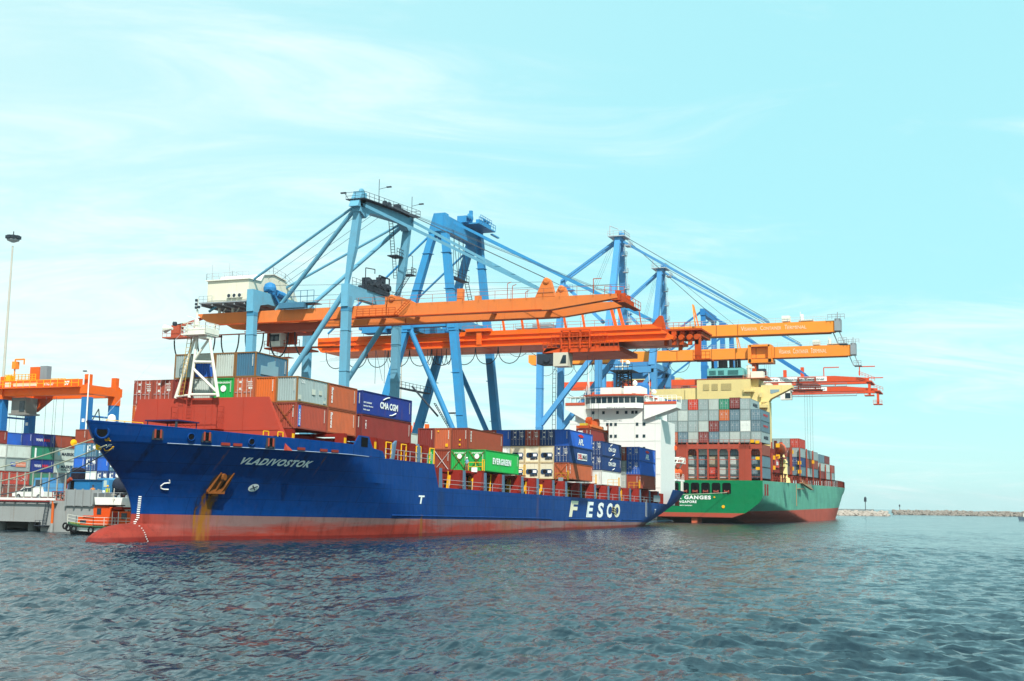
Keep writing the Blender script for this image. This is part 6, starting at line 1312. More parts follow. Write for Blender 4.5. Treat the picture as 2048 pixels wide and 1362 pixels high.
# ================================================================ yard cranes
def rtg(label, s0, t0):
    c = thing('yard_crane', label, 'crane', (s0, t0, QZ), group='rubber tyred yard cranes')
    W, D, H = 20., 7.3, 18.6
    for s in (0, D):
        for t in (0, W):
            m = MB(); m.box(s-.75,s+.75,t-.7,t+.7,2,H); lg = m.build('leg', blueR, c)
            m = MB(); m.box(s-.8,s-.76,t-.3,t+.3,H-4.6,H-4.0) if s else m.box(s-.8,s-.76,t-.3,t+.3,H-4.6,H-4.0); m.build('number_plate', lett, lg)
        m = MB(); m.box(s-.7,s+.7,-.7,W+.7,H+.5,H+2.45) if s else m.box(s-.7,s+.7,-.7,W+.7,H+.45,H+2.0); m.build('girder', orgB, c)
    for t in (0, W):
        m = MB(); m.box(-1.2,D+1.2,t-.8,t+.8,H-.1 if t else H+.6,H+2.2); m.box(D-.8,D+.8,t-.82,t+.82,H-1.0,H+2.2); m.build('end_beam', orgB, c)
        m = MB(); m.tube((0,t,H-3.4),(D,t,H-3.4),.18,6); m.build('tie_beam', blueR, c); m = MB(); m.box(-1,D+1,t-.6,t+.6,.9,2); sb = m.build('sill_beam', blueR, c)
        for s in (-.2, 1.4, D-1.4, D+.2): m = MB(); m.lathe((s,t,.75),[(.3,-.35),(.75,-.3),(.75,.3),(.3,.35)],14,'y'); m.build('wheel', blkr, sb)
        for s in (0, D): m = MB(); m.box(s-.5,s+.5,t-.5,t+.5,H+2.2,H+4.2); m.build('end_post', orgB, c)
    m = MB(); m.box(-.9,-.82,0.6,W,H+1.9,H+3.3); m.box(-1.9,-.8,0.6,W,H+1.75,H+1.9); m.build('walkway', orgB, c)
    m = MB(); m.rails([(-1.9,.6,H+1.9),(-1.9,W,H+1.9)],1.3,1.6,.06,2); m.build('walkway_rail', yel, c)
    m = MB(); m.box(-.98,-.9,W-3.2,W-8.6,H+2.2,H+2.8); m.box(-.98,-.9,W-1.2,W-2.6,H+2.1,H+3.0); m.build('sign_panel', P('faded_sign', (.72,.55,.42), .5), c)
    end_text('07', 4.8, 3.5, H+2.2, H+3.0, -.95, lett, c, bold=.04); end_text('RTG 07', 9.6, 7.2, H+2.25, H+2.75, -.95, lett, c, bold=.03); end_text('40T', 14.2 if False else 12.6, 11, H+2.2, H+2.8, -.95, lett, c, bold=.03)
    m = MB(); m.box(.5,D-.5,W-6.8,W-2.6,H+2.6,H+3.6); m.box(2,4.5,W-6.4,W-4.2,H+3.6,H+6.2); m.build('trolley', orgD if False else orgB, c)
    m = MB(); m.path([(1,W-1.4,H+3.4),(1,W-1.4,H+7.6),(1,W-3.6,H+7.6),(1,W-3.6,H+6.6)],.16,6); m.box(.6,1.6,W-1.9,W-1.0,H+5.8,H+7.2); m.build('service_jib', orgC, c)
    m = MB(); m.rails([(D,W-8,H+3.2),(D,W-.6,H+3.2)],1.3,.8,.07,3); m.build('trolley_rail', yel, c); m = MB(); m.rails([(-.5,W-8,H+3.2),(-.5,W-.6,H+3.2)],1.3,.8,.07,3); m.box(-.6,.4,W-.9,W-2,H+3.2,H+4.4); m.build('trolley_rail', yel, c)
    m = MB(); m.box(1,2.2,W-9.2,W-7.6,H+3.2,H+6.2); m.build('electrical_cabinet', grst, c)
    m = MB(); m.box(.6,3.6,W-5.0,W-1.6,H-2.8,H+.3); m.box(.4,3.8,W-5.6,W-1.2,H-3.0,H-2.7); cb = m.build('operator_cab', P('cab_grey', (.20,.19,.17), .5, .35), c); m = MB(); m.box(.52,.6,W-4.8,W-3.6,H-2.4,H-.4); m.build('window', glas, cb)
    m = MB(); m.prism([(W-.7,H+.3),(W-7.6,H+.3),(W-4,H-2.2)],'x',3.9,5.0); fixn(m.build('hoist_frame', orgD, c))
    m = MB(); m.ladder((-.9,W-1.4,QZ+4),(-.9,W+4.0,QZ-.2),1.0,(1,0,0),.5,.08); m.rails([(-.9,W-1.4,9),(-.9,W+3,5)],1.2,.9,.06,2); m.box(-1.6,-.4,W-2.4,W-.6,8.6,8.8); m.build('stair', P('stair_pale', (.50,.48,.32), .6, .3), c)
    m = MB(); [m.tube((3+d,W-8.6-e,H+.4),(3+d,W-8.6-e,5.5),.03,4) for d in (-1,1) for e in (0,2.4)]; [m.tube((.5,W-1.5-1.6*i,H-3),(.5,W-1.5-1.6*i,2),.03,4) for i in range(3)]; m.build('hoist_rope', wire, c)
    return c
rtg('orange and blue yard crane over the stacks left of the blue ship bow', 73.7, 90.)
rtg('orange and blue yard crane far back, glimpsed through the blue crane legs', 206., 88.)

# ---------------------------------------------------------------- yard stacks
TH = 2.43; YG = 'containers stacked in the quayside yard'
def yard(s, t, k, cn, label, door=False, words=None, L=5.98):
    o = container((s, t, QZ+.05+TH*k), L, TH-.03, cn, label, YG, 'door' if door else 'front'); return o
S1 = 74.5; PI_ = 6.08
def yb1(i, k, cn, label, txt=None, col_=lett, kw=None):
    o = yard(S1+PI_*i, 103, k, cn, label)
    if txt == 'WAN HAI':
        side_text('WAN', 1.0, 2.7, .95, 1.5, .03, P('wan_pale', (.62,.60,.66)), o, bold=.05); side_text('HAI', 3.1, 4.6, .95, 1.5, .03, letr, o, bold=.05)
    elif txt == 'MAERSK':
        side_text('MAERSK', 1.9, 5.4, .95, 1.55, .03, letb, o, bold=.04); m = MB(); m.lathe((1.15, .02, 1.25), [(.38,0),(.38,-.03)], 7, 'y'); m.build('star_mark', P('star_blue', (.25,.55,.65)), o)
        if kw: side_text(kw, 1.9, 5.4, .5, .82, .03, letb, o, bold=.02)
    elif txt == 'MOL':
        m = MB(); m.box(1.2,2.4,.0,.05,.95,1.6); m.build('logo_panel', P('logo_navy', (.03,.06,.35)), o); m = MB(); m.box(2.4,4.9,.0,.05,.85,1.75); m.build('logo_panel', P('logo_orange', (.62,.20,.12)), o); side_text('P&O', 1.3,2.3,1.1,1.5,-.02,lett,o,bold=.04); side_text('Nedlloyd', 2.6,4.7,1.0,1.5,-.02,P('logo_pale',(.75,.45,.35)),o,bold=.03)
    elif txt: side_text(txt, 1.0, 5.0, .9, 1.5, .03, col_, o, bold=.04)
    return o
yb1(0, 4, 'dark_blue', 'dark blue container with red and white name, top tier of the left yard stack', 'WAN HAI')
yb1(1, 4, 'brown', 'brown container beside the dark blue one in the top tier of the left yard stack')
yb1(-2, 4, 'maroon', 'maroon container at the left picture edge, top tier of the yard')
yard(S1-.1, 103+2.5, 4, 'blue', 'blue container end left of the dark blue named one, top tier') if False else None
yard(69.5, 106.0, 4, 'blue', 'blue container end standing behind the dark blue named one, top tier')
for i, cn, lb, tx, kw in ((-2,'white','whitish container at the left picture edge, third tier from the top',None,None),(-1,'pale_grey','pale grey plain container in the second tier from the top of the left yard stack',None,None),(0,'jade','jade green container with a white upright name under the dark blue one',None,None),(1,'pale_grey','pale grey container with a star mark and dark name, upper of the two alike','MAERSK',None)):
    o = yb1(i, 3, cn, lb, tx)
    if cn == 'jade': m = MB(); m.box(.9,1.3,.0,.05,.35,2.1); m.build('name_strip', lett, o)
for i, cn, lb, tx, kw in ((-2,'pale_grey','pale grey container at the left picture edge, middle tier',None,None),(-1,'grey','grey container with a blue and orange name panel, middle tier','MOL',None),(0,'dark_blue','dark blue container with red and white name in the middle tier','WAN HAI',None),(1,'pale_grey','pale grey container with a star mark and two dark lines, lower of the two alike','MAERSK','SEALAND')):
    o = yb1(i, 2, cn, lb, tx); 
    if kw: side_text(kw, 1.9, 5.3, .5, .82, .03, letb, o, bold=.02)
for i, cn, lb in ((-2,'red','red container at the left picture edge, second tier above the ground'),(-1,'red','orange red container with a pale wing mark behind the fence'),(0,'jade','faded jade container behind the fence'),(1,'slate','slate blue container behind the fence beside the jade one')):
    o = yb1(i, 1, cn, lb)
    if (i, cn) == (-1, 'red'): side_text('Hamburg', .9, 3.6, .8, 1.2, .03, P('logo_pale',(.75,.45,.35)), o); m = MB(); m.prism([(3.8,.7),(4.6,1.0),(3.9,1.4),(4.9,1.0)],'y',.0,.05); m.build('wing_mark', lett, o)
for i, cn, lb in ((-1,'brown','brown container on the ground behind the white pickup'),(0,'maroon','maroon container on the ground right of the white pickup'),(1,'tan','tan container on the ground behind the red pipe')):
    yb1(i, 0, cn, lb)
# block B2: ends seen from the bow side
S2 = 66.; TB = [85.45-2.58*j-2.44 for j in range(8)]
for j, k, cn, dr, lb in ((0,4,'brown',0,'brown container end on top of the right yard block, left one of two'),(1,4,'brown',0,'brown container end on top of the right yard block beside its twin'),(2,4,'brown',0,'brown container end on the right yard block, mostly behind the bow'),
        (0,3,'light_blue',0,'light blue plain container end next to the star marked container'),(1,3,'steel_blue',1,'steel blue doors with white marks, upper left beside the bow'),(2,3,'steel_blue',1,'steel blue doors with white marks, upper right under the bow'),
        (0,2,'blue',0,'blue plain container end above the dark water tank'),(1,2,'navy',1,'navy doors with white marks in the middle tier'),(2,2,'blue',0,'blue plain container end between two doors in the middle tier'),(3,2,'steel_blue',1,'steel blue doors cut by the bow in the middle tier'),
        (0,1,'brown',0,'brown container end behind the dark water tank'),(1,1,'white',0,'white container end behind the blue cabin'),(2,1,'navy',1,'navy doors above the truck cab'),(3,1,'navy',1,'navy doors to the right of the truck cab'),(4,1,'red_brown',0,'red brown container end close to the bow, second tier'),
        (1,0,'blue',0,'blue container end at ground level behind the truck cab'),(2,0,'blue',0,'blue container end at ground level behind the truck drum'),(3,0,'steel_blue',0,'steel blue container end at ground level near the orange trailer'),(4,0,'red_brown',0,'red brown container end at ground level near the bow')):
    o = yard(S2, TB[j], k, cn, lb, bool(dr))
    if dr: end_text('CMA', 2.2, 1.9, .7, 2.1, -.03, lett, o) if False else None; m = MB(); m.box(-.02,.02,1.95,2.2,.7,2.0); m.build('door_marking', lett, o); m = MB(); m.box(-.02,.02,.4,1.0,1.5,1.9); m.build('door_marking', lett, o)

# ---------------------------------------------------------------- quay edge: coping, fence, fender, ladder
m = MB(); m.box(6.3,6.9,35.1,62,QZ,QZ+.26); tag(m.build('coping', P('coping_white', (.80,.76,.70), .7, .25, .2), None), 'white painted concrete coping along the top of the grey quay wall', 'coping')
fe = thing('fence', 'tall grey steel fence with thin bars on the white coping of the quay', 'fence')
for i in range(24): t = 33.9+1.18*i; m = MB(); m.box(6.5,6.62,t-.06,t+.06,QZ+.26 if t > 35 else QZ,QZ+3.15); m.build('post', P('fence_grey', (.36,.36,.32), .6, .3), fe)
m = MB()
for z in (.35, 1.4, 2.3, 3.05): m.box(6.54,6.58,33.9,61,QZ+z-.025,QZ+z+.025)
for i in range(180): m.box(6.55,6.575,33.9+.15*i-.008,33.9+.15*i+.008,QZ+.3,QZ+3.05)
m.build('mesh_panel', P('fence_bar', (.12,.12,.12), .6), fe)
m = MB(); m.tube((6.2,62,QZ-.12),(6.2,35.3,QZ-.12),.09,8); [m.box(6.15,6.5,t-.1,t+.1,QZ-.2,QZ) for t in np.arange(36,60,1.6)]; tag(m.build('pipe', P('pipe_maroon', (.20,.03,.03), .6, .3), None), 'dark red pipe running along the top of the grey quay wall', 'pipe')
fd = thing('fender_pipe', 'upright orange pipe fender on the corner of the quay wall', 'fender', (6.2,35.15,0))
m = MB(); m.tube((0,0,.9),(0,0,QZ-.1),.15,10); m.build('pipe', P('fender_orange', (.62,.12,.02), .6, .4, .3), fd); m = MB(); m.tube((0,0,-1.5),(0,0,.95),.2,10); m.box(-.1,.6,-.4,.4,QZ-.3,QZ-.1); m.build('pile', conc, fd)
m = MB(); m.ladder((6.2,36.3,.75),(6.2,35.9,QZ),.5,(0,1,0),.3,.04); m.box(5.6,6.5,35.7,37.1,.62,.7); m.rails([(5.7,37.1,.7),(5.7,35.8,.7)],.55,.6,.03,1); tag(m.build('ladder', dkst, None), 'dark iron ladder with a landing on the quay wall above the water', 'ladder')
pc = thing('loading_pipe', 'rusty red standpipe with a bent top on the quay beside the fence end', 'pipe', (7.2,34.4,QZ))
m = MB(); m.tube((0,0,0),(0,0,2.1),.22,10); m.tube((0,0,2.0),(0,-.7,2.5),.22,10); m.build('pipe', P('standpipe_red', (.36,.06,.03), .6, .4, .3), pc); m = MB(); m.box(-.7,.7,-1.2,1.2,.0,.12); m.rails([(-.7,1.2,.12),(-.7,-1.2,.12)],.9,.6,.04,2); m.build('base_frame', P('standpipe_red', (.36,.06,.03)), pc)
# grey screen wall and blue cabin on it
m = MB(); m.box(6.3,6.45,28.6,33.4,QZ-.55,QZ+1.25)
for t in (33.4,32.2,31.1,30.0,28.9): m.box(6.15,6.32,t-.08,t+.08,QZ-.6,QZ+1.35)
tag(m.build('screen_wall', P('screen_grey', (.28,.30,.30), .7, .3, .2), None), 'low grey screen wall with upright posts below the blue cabin', 'wall')
m = MB(); m.box(6.25,6.5,27.0,29.6,QZ-.3,QZ+.9); tag(m.build('screen_wall', P('screen_dark', (.14,.15,.15), .7, .3), None), 'short dark screen wall below the blue truck', 'wall')
cbn = thing('cabin', 'blue steel cabin with an open dark end on the quay above the grey screen wall', 'cabin', (9,32.6,QZ+1.0))
m = MB(); m.box(0,2.2,0,2.8,.05,1.36); m.box(.1,2.1,.1,2.7,-1.0,.05); m.build('body', P('cabin_blue', (.02,.16,.36), .45, .3), cbn); m = MB(); m.box(-.15,2.35,-.1,2.95,1.36,1.46); m.build('roof', P('cabin_roof', (.03,.08,.18)), cbn); m = MB(); m.box(-.03,0,2.2,2.75,.1,1.3); m.build('doorway', blk, cbn); m = MB(); m.rails([(0,2.8,1.46),(0,0,1.46)],1.5,1.4,.035,2); m.build('roof_rail', P('cabin_blue', (.02,.16,.36)), cbn)
tk = thing('water_tank', 'dark upright water tank behind the blue cabin', 'tank', (12,37.0,5.9)); m = MB(); m.lathe((0,0,0), [(.8,0),(.88,.2),(.88,1.2),(.6,1.45),(.25,1.5)], 16); m.build('tank', P('tank_dark', (.02,.015,.025), .5, .2), tk); m = MB(); m.box(-.7,.7,-.7,.7,-2.4,0); m.build('stand', dkst, tk)

# ---------------------------------------------------------------- vehicles on the quay
def wheel(parent, x, y, z, r=.5, w=.32):
    m = MB(); m.lathe((x,y,z), [(r*.55,-w/2),(r*.95,-w/2),(r,-w*.3),(r,w*.3),(r*.95,w/2),(r*.55,w/2)], 16, 'x'); o = m.build('wheel', blkr, parent)
    m = MB(); m.lathe((x-(w/2)-.01,y,z), [(r*.5,0),(r*.5,.03),(.1,.05)], 12, 'x'); m.build('rim', grst, o)
truck = thing('truck', 'light blue truck with a dark drum body facing left on the quay', 'truck', (18,36.6,QZ))
tbl = P('truck_blue', (.06,.27,.52), .4, .2)
# local: front towards +y (left in view), side facing -x
m = MB(); m.prism([(3.0,.55),(3.1,1.4),(2.75,1.55),(2.55,2.75),(1.0,2.8),(.8,2.6),(.8,.9),(1.2,.9),(1.35,.55)], 'x', 0, 2.3); cab_ = fixn(m.build('cab', tbl, truck))
m = MB(); m.prism([(2.45,1.6),(2.3,2.55),(1.85,2.55),(1.85,1.6)],'x',-.03,.0); fixn(m.build('window', glas, cab_)); m = MB(); m.box(-.03,0,1.1,1.55,1.7,2.5); m.build('window', P('window_pale', (.45,.55,.5), .3), cab_); m = MB(); m.box(.2,2.1,2.62,2.72,1.7,2.55); m.build('windscreen', glas, cab_)
m = MB(); m.box(-.03,0,1.3,1.65,1.05,1.3); m.box(-.03,0,2.2,2.9,1.1,1.2); m.build('door_marking', lett, cab_); m = MB(); m.box(.1,2.2,3.05,3.25,.3,.6); m.build('bumper', tbl, truck); m = MB(); m.box(.15,.5,3.1,3.14,.75,.95); m.build('headlight', lett, truck); m = MB(); m.box(1.8,2.15,3.1,3.14,.75,.95); m.build('headlight', lett, truck)
m = MB(); m.lathe((1.15,-.6,1.9),[(.4,-1.3),(1.05,-1.0),(1.15,0),(1.0,1.0),(.5,1.35)],16,'y'); m.build('drum', P('drum_dark', (.025,.03,.05), .5, .3), truck, smooth=True)
m = MB(); m.box(.3,2.0,-5.2,2.6,.7,.95); m.build('chassis', dkst, truck)
for y in (1.9,-.9,-2.1): wheel(truck, .1, y, .52)
trl = thing('trailer', 'orange flat trailer chassis behind the blue truck at the bow', 'trailer', (18,31.0,QZ)); m = MB(); m.box(.2,2.2,-6,1.2,1.0,1.3); m.box(.2,2.2,.6,1.2,1.3,1.9); m.build('frame', P('trailer_orange', (.55,.13,.03), .5, .3), trl)
for y in (.2,-1.1,-4.5): wheel(trl, .1, y, .52)
pk = thing('pickup_truck', 'white pickup truck parked behind the quay fence', 'pickup', (18,49.6,QZ)); wp = P('pickup_white', (.78,.76,.70), .35, .1)
m = MB(); m.prism([(2.9,.4),(2.95,.85),(1.9,1.0),(1.2,1.6),(-.4,1.65),(-.5,1.05),(-2.2,1.0),(-2.2,.4)][::-1], 'x', 0, 1.75); pb = fixn(m.build('body', wp, pk))
m = MB(); m.prism([(1.65,1.02),(1.15,1.5),(.55,1.5),(.55,1.02)],'x',-.02,0); fixn(m.build('window', glas, pb)); m = MB(); m.prism([(.45,1.02),(.45,1.5),(-.3,1.5),(-.35,1.02)],'x',-.02,0); fixn(m.build('window', glas, pb))
for y in (1.9,-1.4): wheel(pk, .08, y, .36, .36, .24)
t2 = thing('truck', 'blue lorry cab standing behind the white pickup', 'truck', (26,55.4,QZ)); m = MB(); m.prism([(1.2,.6),(1.3,1.6),(1.1,2.9),(-.9,2.95),(-.9,.6)],'x',0,2.3); c2 = fixn(m.build('cab', tbl, t2)); m = MB(); m.box(-.03,0,-.2,.9,1.8,2.6); m.build('window', glas, c2); m = MB(); m.box(.2,2.1,-6.5,-.9,.8,1.1); m.box(0,2.3,-3.6,-1.1,1.1,2.2); m.build('chassis', tbl, t2)
for y in (.3,-2.6,-4): wheel(t2, .1, y, .52)
# ---------------------------------------------------------------- boats in front of the quay
pb_ = thing('pilot_boat', 'small orange red harbour launch moored between quay wall and bow', 'boat', (1.4,23.35,0))
m = MB(); L0 = 5.2  # bow towards +y
secs = [(-7,1.6),(-4,1.75),(0,1.8),(2.6,1.5),(4.2,.9),(5.2,.1)]
def loft(m, zs):
    n = len(secs)
    for sg in (-1, 1):
        for (z0, k0, d0), (z1, k1, d1) in zip(zs, zs[1:]):
            vs = [(sg*w*k0, y*d0 if y > 0 else y, z0+(.25*max(0,y/5)**2 if z0 > .3 else 0)) for y, w in secs]+[(sg*w*k1, y*d1 if y > 0 else y, z1+(.25*max(0,y/5)**2 if z1 > .3 else 0)) for y, w in secs]
            m.add(vs, [(i,i+1,n+i+1,n+i) if sg > 0 else (i,n+i,n+i+1,i+1) for i in range(n-1)])
loft(m, [(-.8,.6,.85),(.34,.95,.96)]); m.cur = 1; loft(m, [(.34,.95,.96),(.75,1.0,1.0)]); m.cur = 2
top = [(w,y,.76+.25*max(0,y/5)**2) for y, w in secs]+[(-w,y,.76+.25*max(0,y/5)**2) for y, w in reversed(secs)]; m.add(top, [tuple(range(len(top)))]); m.cur = 0
fixn(m.build('hull', [P('boat_black', (.012,.012,.014), .5, .2), wht, P('deck_green', (.04,.14,.07), .6, .3)], pb_))
m = MB(); pth = [(-1.8,-6,.86),(-1.83,0,.86),(-1.55,2.6,.93),(-.95,4.2,1.08),(0,5.3,1.15),(.95,4.2,1.08)]; m.path(pth, .13, 8); m.build('rubbing_strake', P('strake_green', (.03,.09,.05), .7, .3), pb_)
for x, y, z in ((-1.85,-2.4,.55),(-1.9,.4,.55),(-1.6,2.9,.62),(-1.2,4.0,.7),(-.4,5.1,.85)):
    m = MB(); n = 14; r, q = .30, .10
    vs = [(x-.1+q*math.cos(b)*.8-.06, y+(r+q*math.sin(b))*math.cos(a), z+(r+q*math.sin(b))*math.sin(a)) for a in [2*math.pi*i/n for i in range(n)] for b in [2*math.pi*j/6 for j in range(6)]]
    m.add(vs, [(i*6+j, ((i+1)%n)*6+j, ((i+1)%n)*6+(j+1)%6, i*6+(j+1)%6) for i in range(n) for j in range(6)]); m.build('tyre_fender', blkr, pb_)
borg = P('boat_orange', (.75,.085,.012), .4, .15)
m = MB(); m.prism([(-1.2,.8),(-1.2,2.85),(-1.0,3.0),(.9,3.05),(1.05,2.7),(.9,1.0),(.9,.8)], 'x', -1.1, 1.1); whs = fixn(m.build('wheelhouse', borg, pb_)); m = MB(); m.box(-1.25,1.25,-1.15,1.1,3.04,3.16); m.build('roof', P('roof_dark', (.03,.012,.012)), whs)
m = MB(); m.box(-1.13,-1.1,.0,.55,2.15,2.8); m.build('window', glas, whs)
m = MB(); m.box(-1.05,1.05,-4.6,-1.2,.8,2.5); ac_ = m.build('aft_cabin', borg, pb_); m = MB(); [m.box(-1.1,-1.05,y,y+.07,.85,2.48) for y in (-2.28,-1.5)]; m.build('door_frame', lett, ac_); m = MB(); m.box(-1.08,-1.05,-3.3,-2.6,1.7,2.35); m.build('window', glas, ac_); m = MB(); m.box(-1.09,-1.05,-2.2,-1.5,.85,2.4); m.build('door', P('door_maroon', (.28,.02,.015)), ac_)
m = MB(); m.box(-1.08,-1.05,-4.5,-4.0,1.4,2.4); m.build('notice_board', lett, ac_)
m = MB(); m.box(-.8,.8,-1.2,-2.4,2.7,2.95); m.build('hatch', P('hatch_red', (.45,.03,.01)), ac_)
m = MB(); m.box(-.75,.75,1.3,3.3,.85,1.85); m.box(-.85,.85,1.2,2.6,1.85,2.0); fc = m.build('fore_cabin', borg, pb_); m = MB(); m.box(-.78,-.75,2.2,3.0,1.2,1.5); m.build('window', glas, fc)
m = MB(); m.rails([(-1.6,-6.5,.85),(-1.65,.5,.85),(-1.35,3,.95),(-.6,4.8,1.1)],1.0,1.3,.03,3); m.build('hand_rail', whto, pb_)
m = MB(); m.tube((0,-.6,3.1),(0,-.6,4.9),.04,6); m.tube((-.4,-.6,4.2),(.4,-.6,4.2),.03,5); m.box(-.1,.1,-.7,-.5,3.6,3.8); m.build('mast', whto, pb_)
m = MB()
for i in range(9): a = rnd.random()*3; m.ball((-.9+rnd.random()*.6, 3.2+rnd.random()*1.3, 1.1), .22, .3, .16, 7, 4)
m.build('rope_coil', P('rope_yellow_green', (.25,.27,.06), .9), pb_)
wb = thing('motor_boat', 'white motor boat with a cabin behind the orange launch under the bow', 'boat', (4.8,18.6,0))
m = MB(); m.prism([(8.4,3.95),(-8,3.8),(-8,.2),(7.6,.2)],'x',-1.4,1.4); fixn(m.build('hull', wht, wb)); m = MB(); m.prism([(5.4,1.4),(5.0,2.9),(-5,2.9),(-5,1.4)],'x',-1.6,-1.4); fixn(m.build('cabin_side', whto, wb)); 
for y in (4.4,3.3): m = MB(); m.box(-1.66,-1.6,y-.35,y+.35,2.0,2.6); m.build('window', glas, wb)
m = MB(); m.box(-1.66,-1.6,-1.2,-.5,1.1,2.3); m.build('door', P('door_brown', (.15,.05,.03)), wb); m = MB(); m.rails([(-1.4,8,3.95),(-1.4,2,3.95)],.5,1,.03,1); m.build('hand_rail', rail, wb)
# mooring lines with yellow rat guards
for (p, q, sag, gpos, nm, gcol, mt_) in (((-17.6,9.6,9.0),(7.2,66,5.2),1.2,.06,'pale green mooring line from the bow with a yellow rat guard, upper one',1,rope),((-17.0,8.6,8.5),(7.2,62,4.0),1.4,.025,'pale mooring line from the bow with a yellow rat guard close to the hull',1,rope),((-16.6,8.2,8.2),(7.2,48.0,3.9),1.2,None,'dark mooring line from the bow, lowest of the three',0,wire)):
    p, q = Vector(p), Vector(q); pts = [p.lerp(q, i/24)-Vector((0,0,sag*4*(i/24)*(1-i/24))) for i in range(25)]
    rt = thing('mooring_line', nm, 'rope'); m = MB(); m.path(pts, .055, 6); m.build('line', mt_, rt)
    if gpos:
        c = p.lerp(q, gpos); d = (q-p).normalized(); a = d.orthogonal().normalized(); b = d.cross(a); m = MB(); n = 16
        ring = [c+(a*math.cos(6.283*i/n)+b*math.sin(6.283*i/n))*.3+d*.1 for i in range(n)]; m.add([c]+ring, [(0,1+i,1+(i+1)%n) for i in range(n)]); o = m.build('rat_guard', yel, rt); sdm = o.modifiers.new('plate','SOLIDIFY'); sdm.thickness = .05
bl = None
for t in (66, 62, 48): m = MB(); m.lathe((7.2,t,QZ),[(.35,0),(.28,.15),(.25,.5),(.38,.6),(.3,.72)],12); tag(m.build('bollard', dkst, None), 'iron mooring bollard on the quay edge outside the picture', 'bollard', 'bollards on the quay') if t != 48 else tag(m.build('bollard', dkst, None), 'iron mooring bollard on the quay edge behind the fence', 'bollard', 'bollards on the quay')
# ---------------------------------------------------------------- light masts
def light_mast(s, t, top, label, r=.55):
    c = thing('light_mast', label, 'lamp', (s,t,QZ)); h = top-QZ
    m = MB(); m.tube((0,0,0),(0,0,h*.97),r,12,r*.42); m.build('pole', P('mast_galvanised', (.45,.42,.36), .5, .3), c)
    m = MB(); m.lathe((0,0,h-.5),[(.35,-.4),(1.25,0),(1.35,.2),(1.1,.35),(.3,.6)],16); m.build('lamp_ring', grst, c)
    m = MB(); [m.box(1.1*math.cos(a)-.4,1.1*math.cos(a)+.4,1.1*math.sin(a)-.4,1.1*math.sin(a)+.4,h-.1,h+.6) for a in [i*math.pi/4 for i in range(8)]]; m.tube((0,0,h),(0,0,h+1.6),.12,6); m.build('flood_lamp', dkst, c)
light_mast(100, 136.2, 60.5, 'tall tapering light mast with a ring of lamps at the left picture edge', .42)
light_mast(150, 64.6, 38.8, 'slim light mast with a disc head seen between the crane legs', .28)
lpst = thing('lamp_post', 'slim white lamp post in front of the yard crane leg', 'lamp', (72,88.45,QZ)); m = MB(); m.tube((0,0,0),(0,0,22.4),.2,8,.11); m.path([(0,0,22.4),(0,0,23.1),(0,.6,23.2)],.1,6); m.build('pole', wht, lpst); m = MB(); m.box(-.25,.25,.5,1.3,23.1,23.3); m.build('lamp_head', dkst, lpst)
# ---------------------------------------------------------------- breakwater, beacon, distant boat
rnd = random.Random(5)
def rocks(name, label, a, b, n, hgt, wid, seed):
    rr = random.Random(seed); m = MB(); a, b = Vector(a), Vector(b); d = (b-a); nn = Vector((d.y,-d.x,0)).normalized()
    for i in range(n):
        f = rr.random(); k = rr.random(); c = a+d*f+nn*((k-.5)*wid); z = hgt*(1-abs(k-.5)*2)*.8+rr.uniform(-.6,.4); r = rr.uniform(.8,1.5)
        o = len(m.v); bm = bmesh.new(); bmesh.ops.create_icosphere(bm, subdivisions=1, radius=r); q = Euler((rr.random()*6,rr.random()*6,rr.random()*6)).to_matrix()
        for v in bm.verts: v.co = q @ (v.co*rr.uniform(.75,1.2))
        m.add([(v.co.x*1.1+c.x, v.co.y*1.2+c.y, v.co.z*.9+z) for v in bm.verts], [tuple(v.index for v in fc.verts) for fc in bm.faces]); bm.free()
    m.beam((a.x,a.y,-.6+hgt*.25),(b.x,b.y,-.6+hgt*.25),wid*.8,hgt*.7,side=tuple(nn))
    return tag(m.build(name, rub, None), label, 'rocks', None, 'stuff')
rocks('breakwater_rocks', 'long rubble breakwater of pale boulders on the right horizon', (800,2,0), (830,-150,0), 1500, 3.3, 9, 2)
rocks('breakwater_rocks', 'shorter nearer rubble mound of tan boulders beside the green ship bow', (590,30,0), (598,-9.5,0), 420, 2.6, 8, 3)
bc = thing('beacon', 'thin dark beacon post with a topmark on the rubble mound', 'beacon', (596,2,3)); m = MB(); m.tube((0,0,0),(0,0,5),.18,6); m.build('post', dkst, bc); m = MB(); m.lathe((0,0,4.6),[(.2,0),(.7,.2),(.7,2.2),(.3,2.8)],8); m.build('topmark', dkst, bc)
bc = thing('beacon', 'small dark beacon post at the near end of the long breakwater', 'beacon', (802,-2,3)); m = MB(); m.tube((0,0,0),(0,0,3),.16,6); m.build('post', dkst, bc); m = MB(); m.lathe((0,0,2.6),[(.2,0),(.5,.2),(.5,1.2),(.2,1.6)],8); m.build('topmark', dkst, bc)
db = thing('motor_boat', 'distant small grey boat at the right picture edge', 'boat', (420,-74.3,0)); m = MB(); m.prism([(1.2,.1),(1.6,1.6),(-6,1.6),(-6,.1)],'x',-1.5,1.5); fixn(m.build('hull', P('boat_slate', (.08,.12,.16)), db)); m = MB(); m.box(-1.2,1.2,-5,-.3,1.6,2.9); m.build('cabin', whto, db)
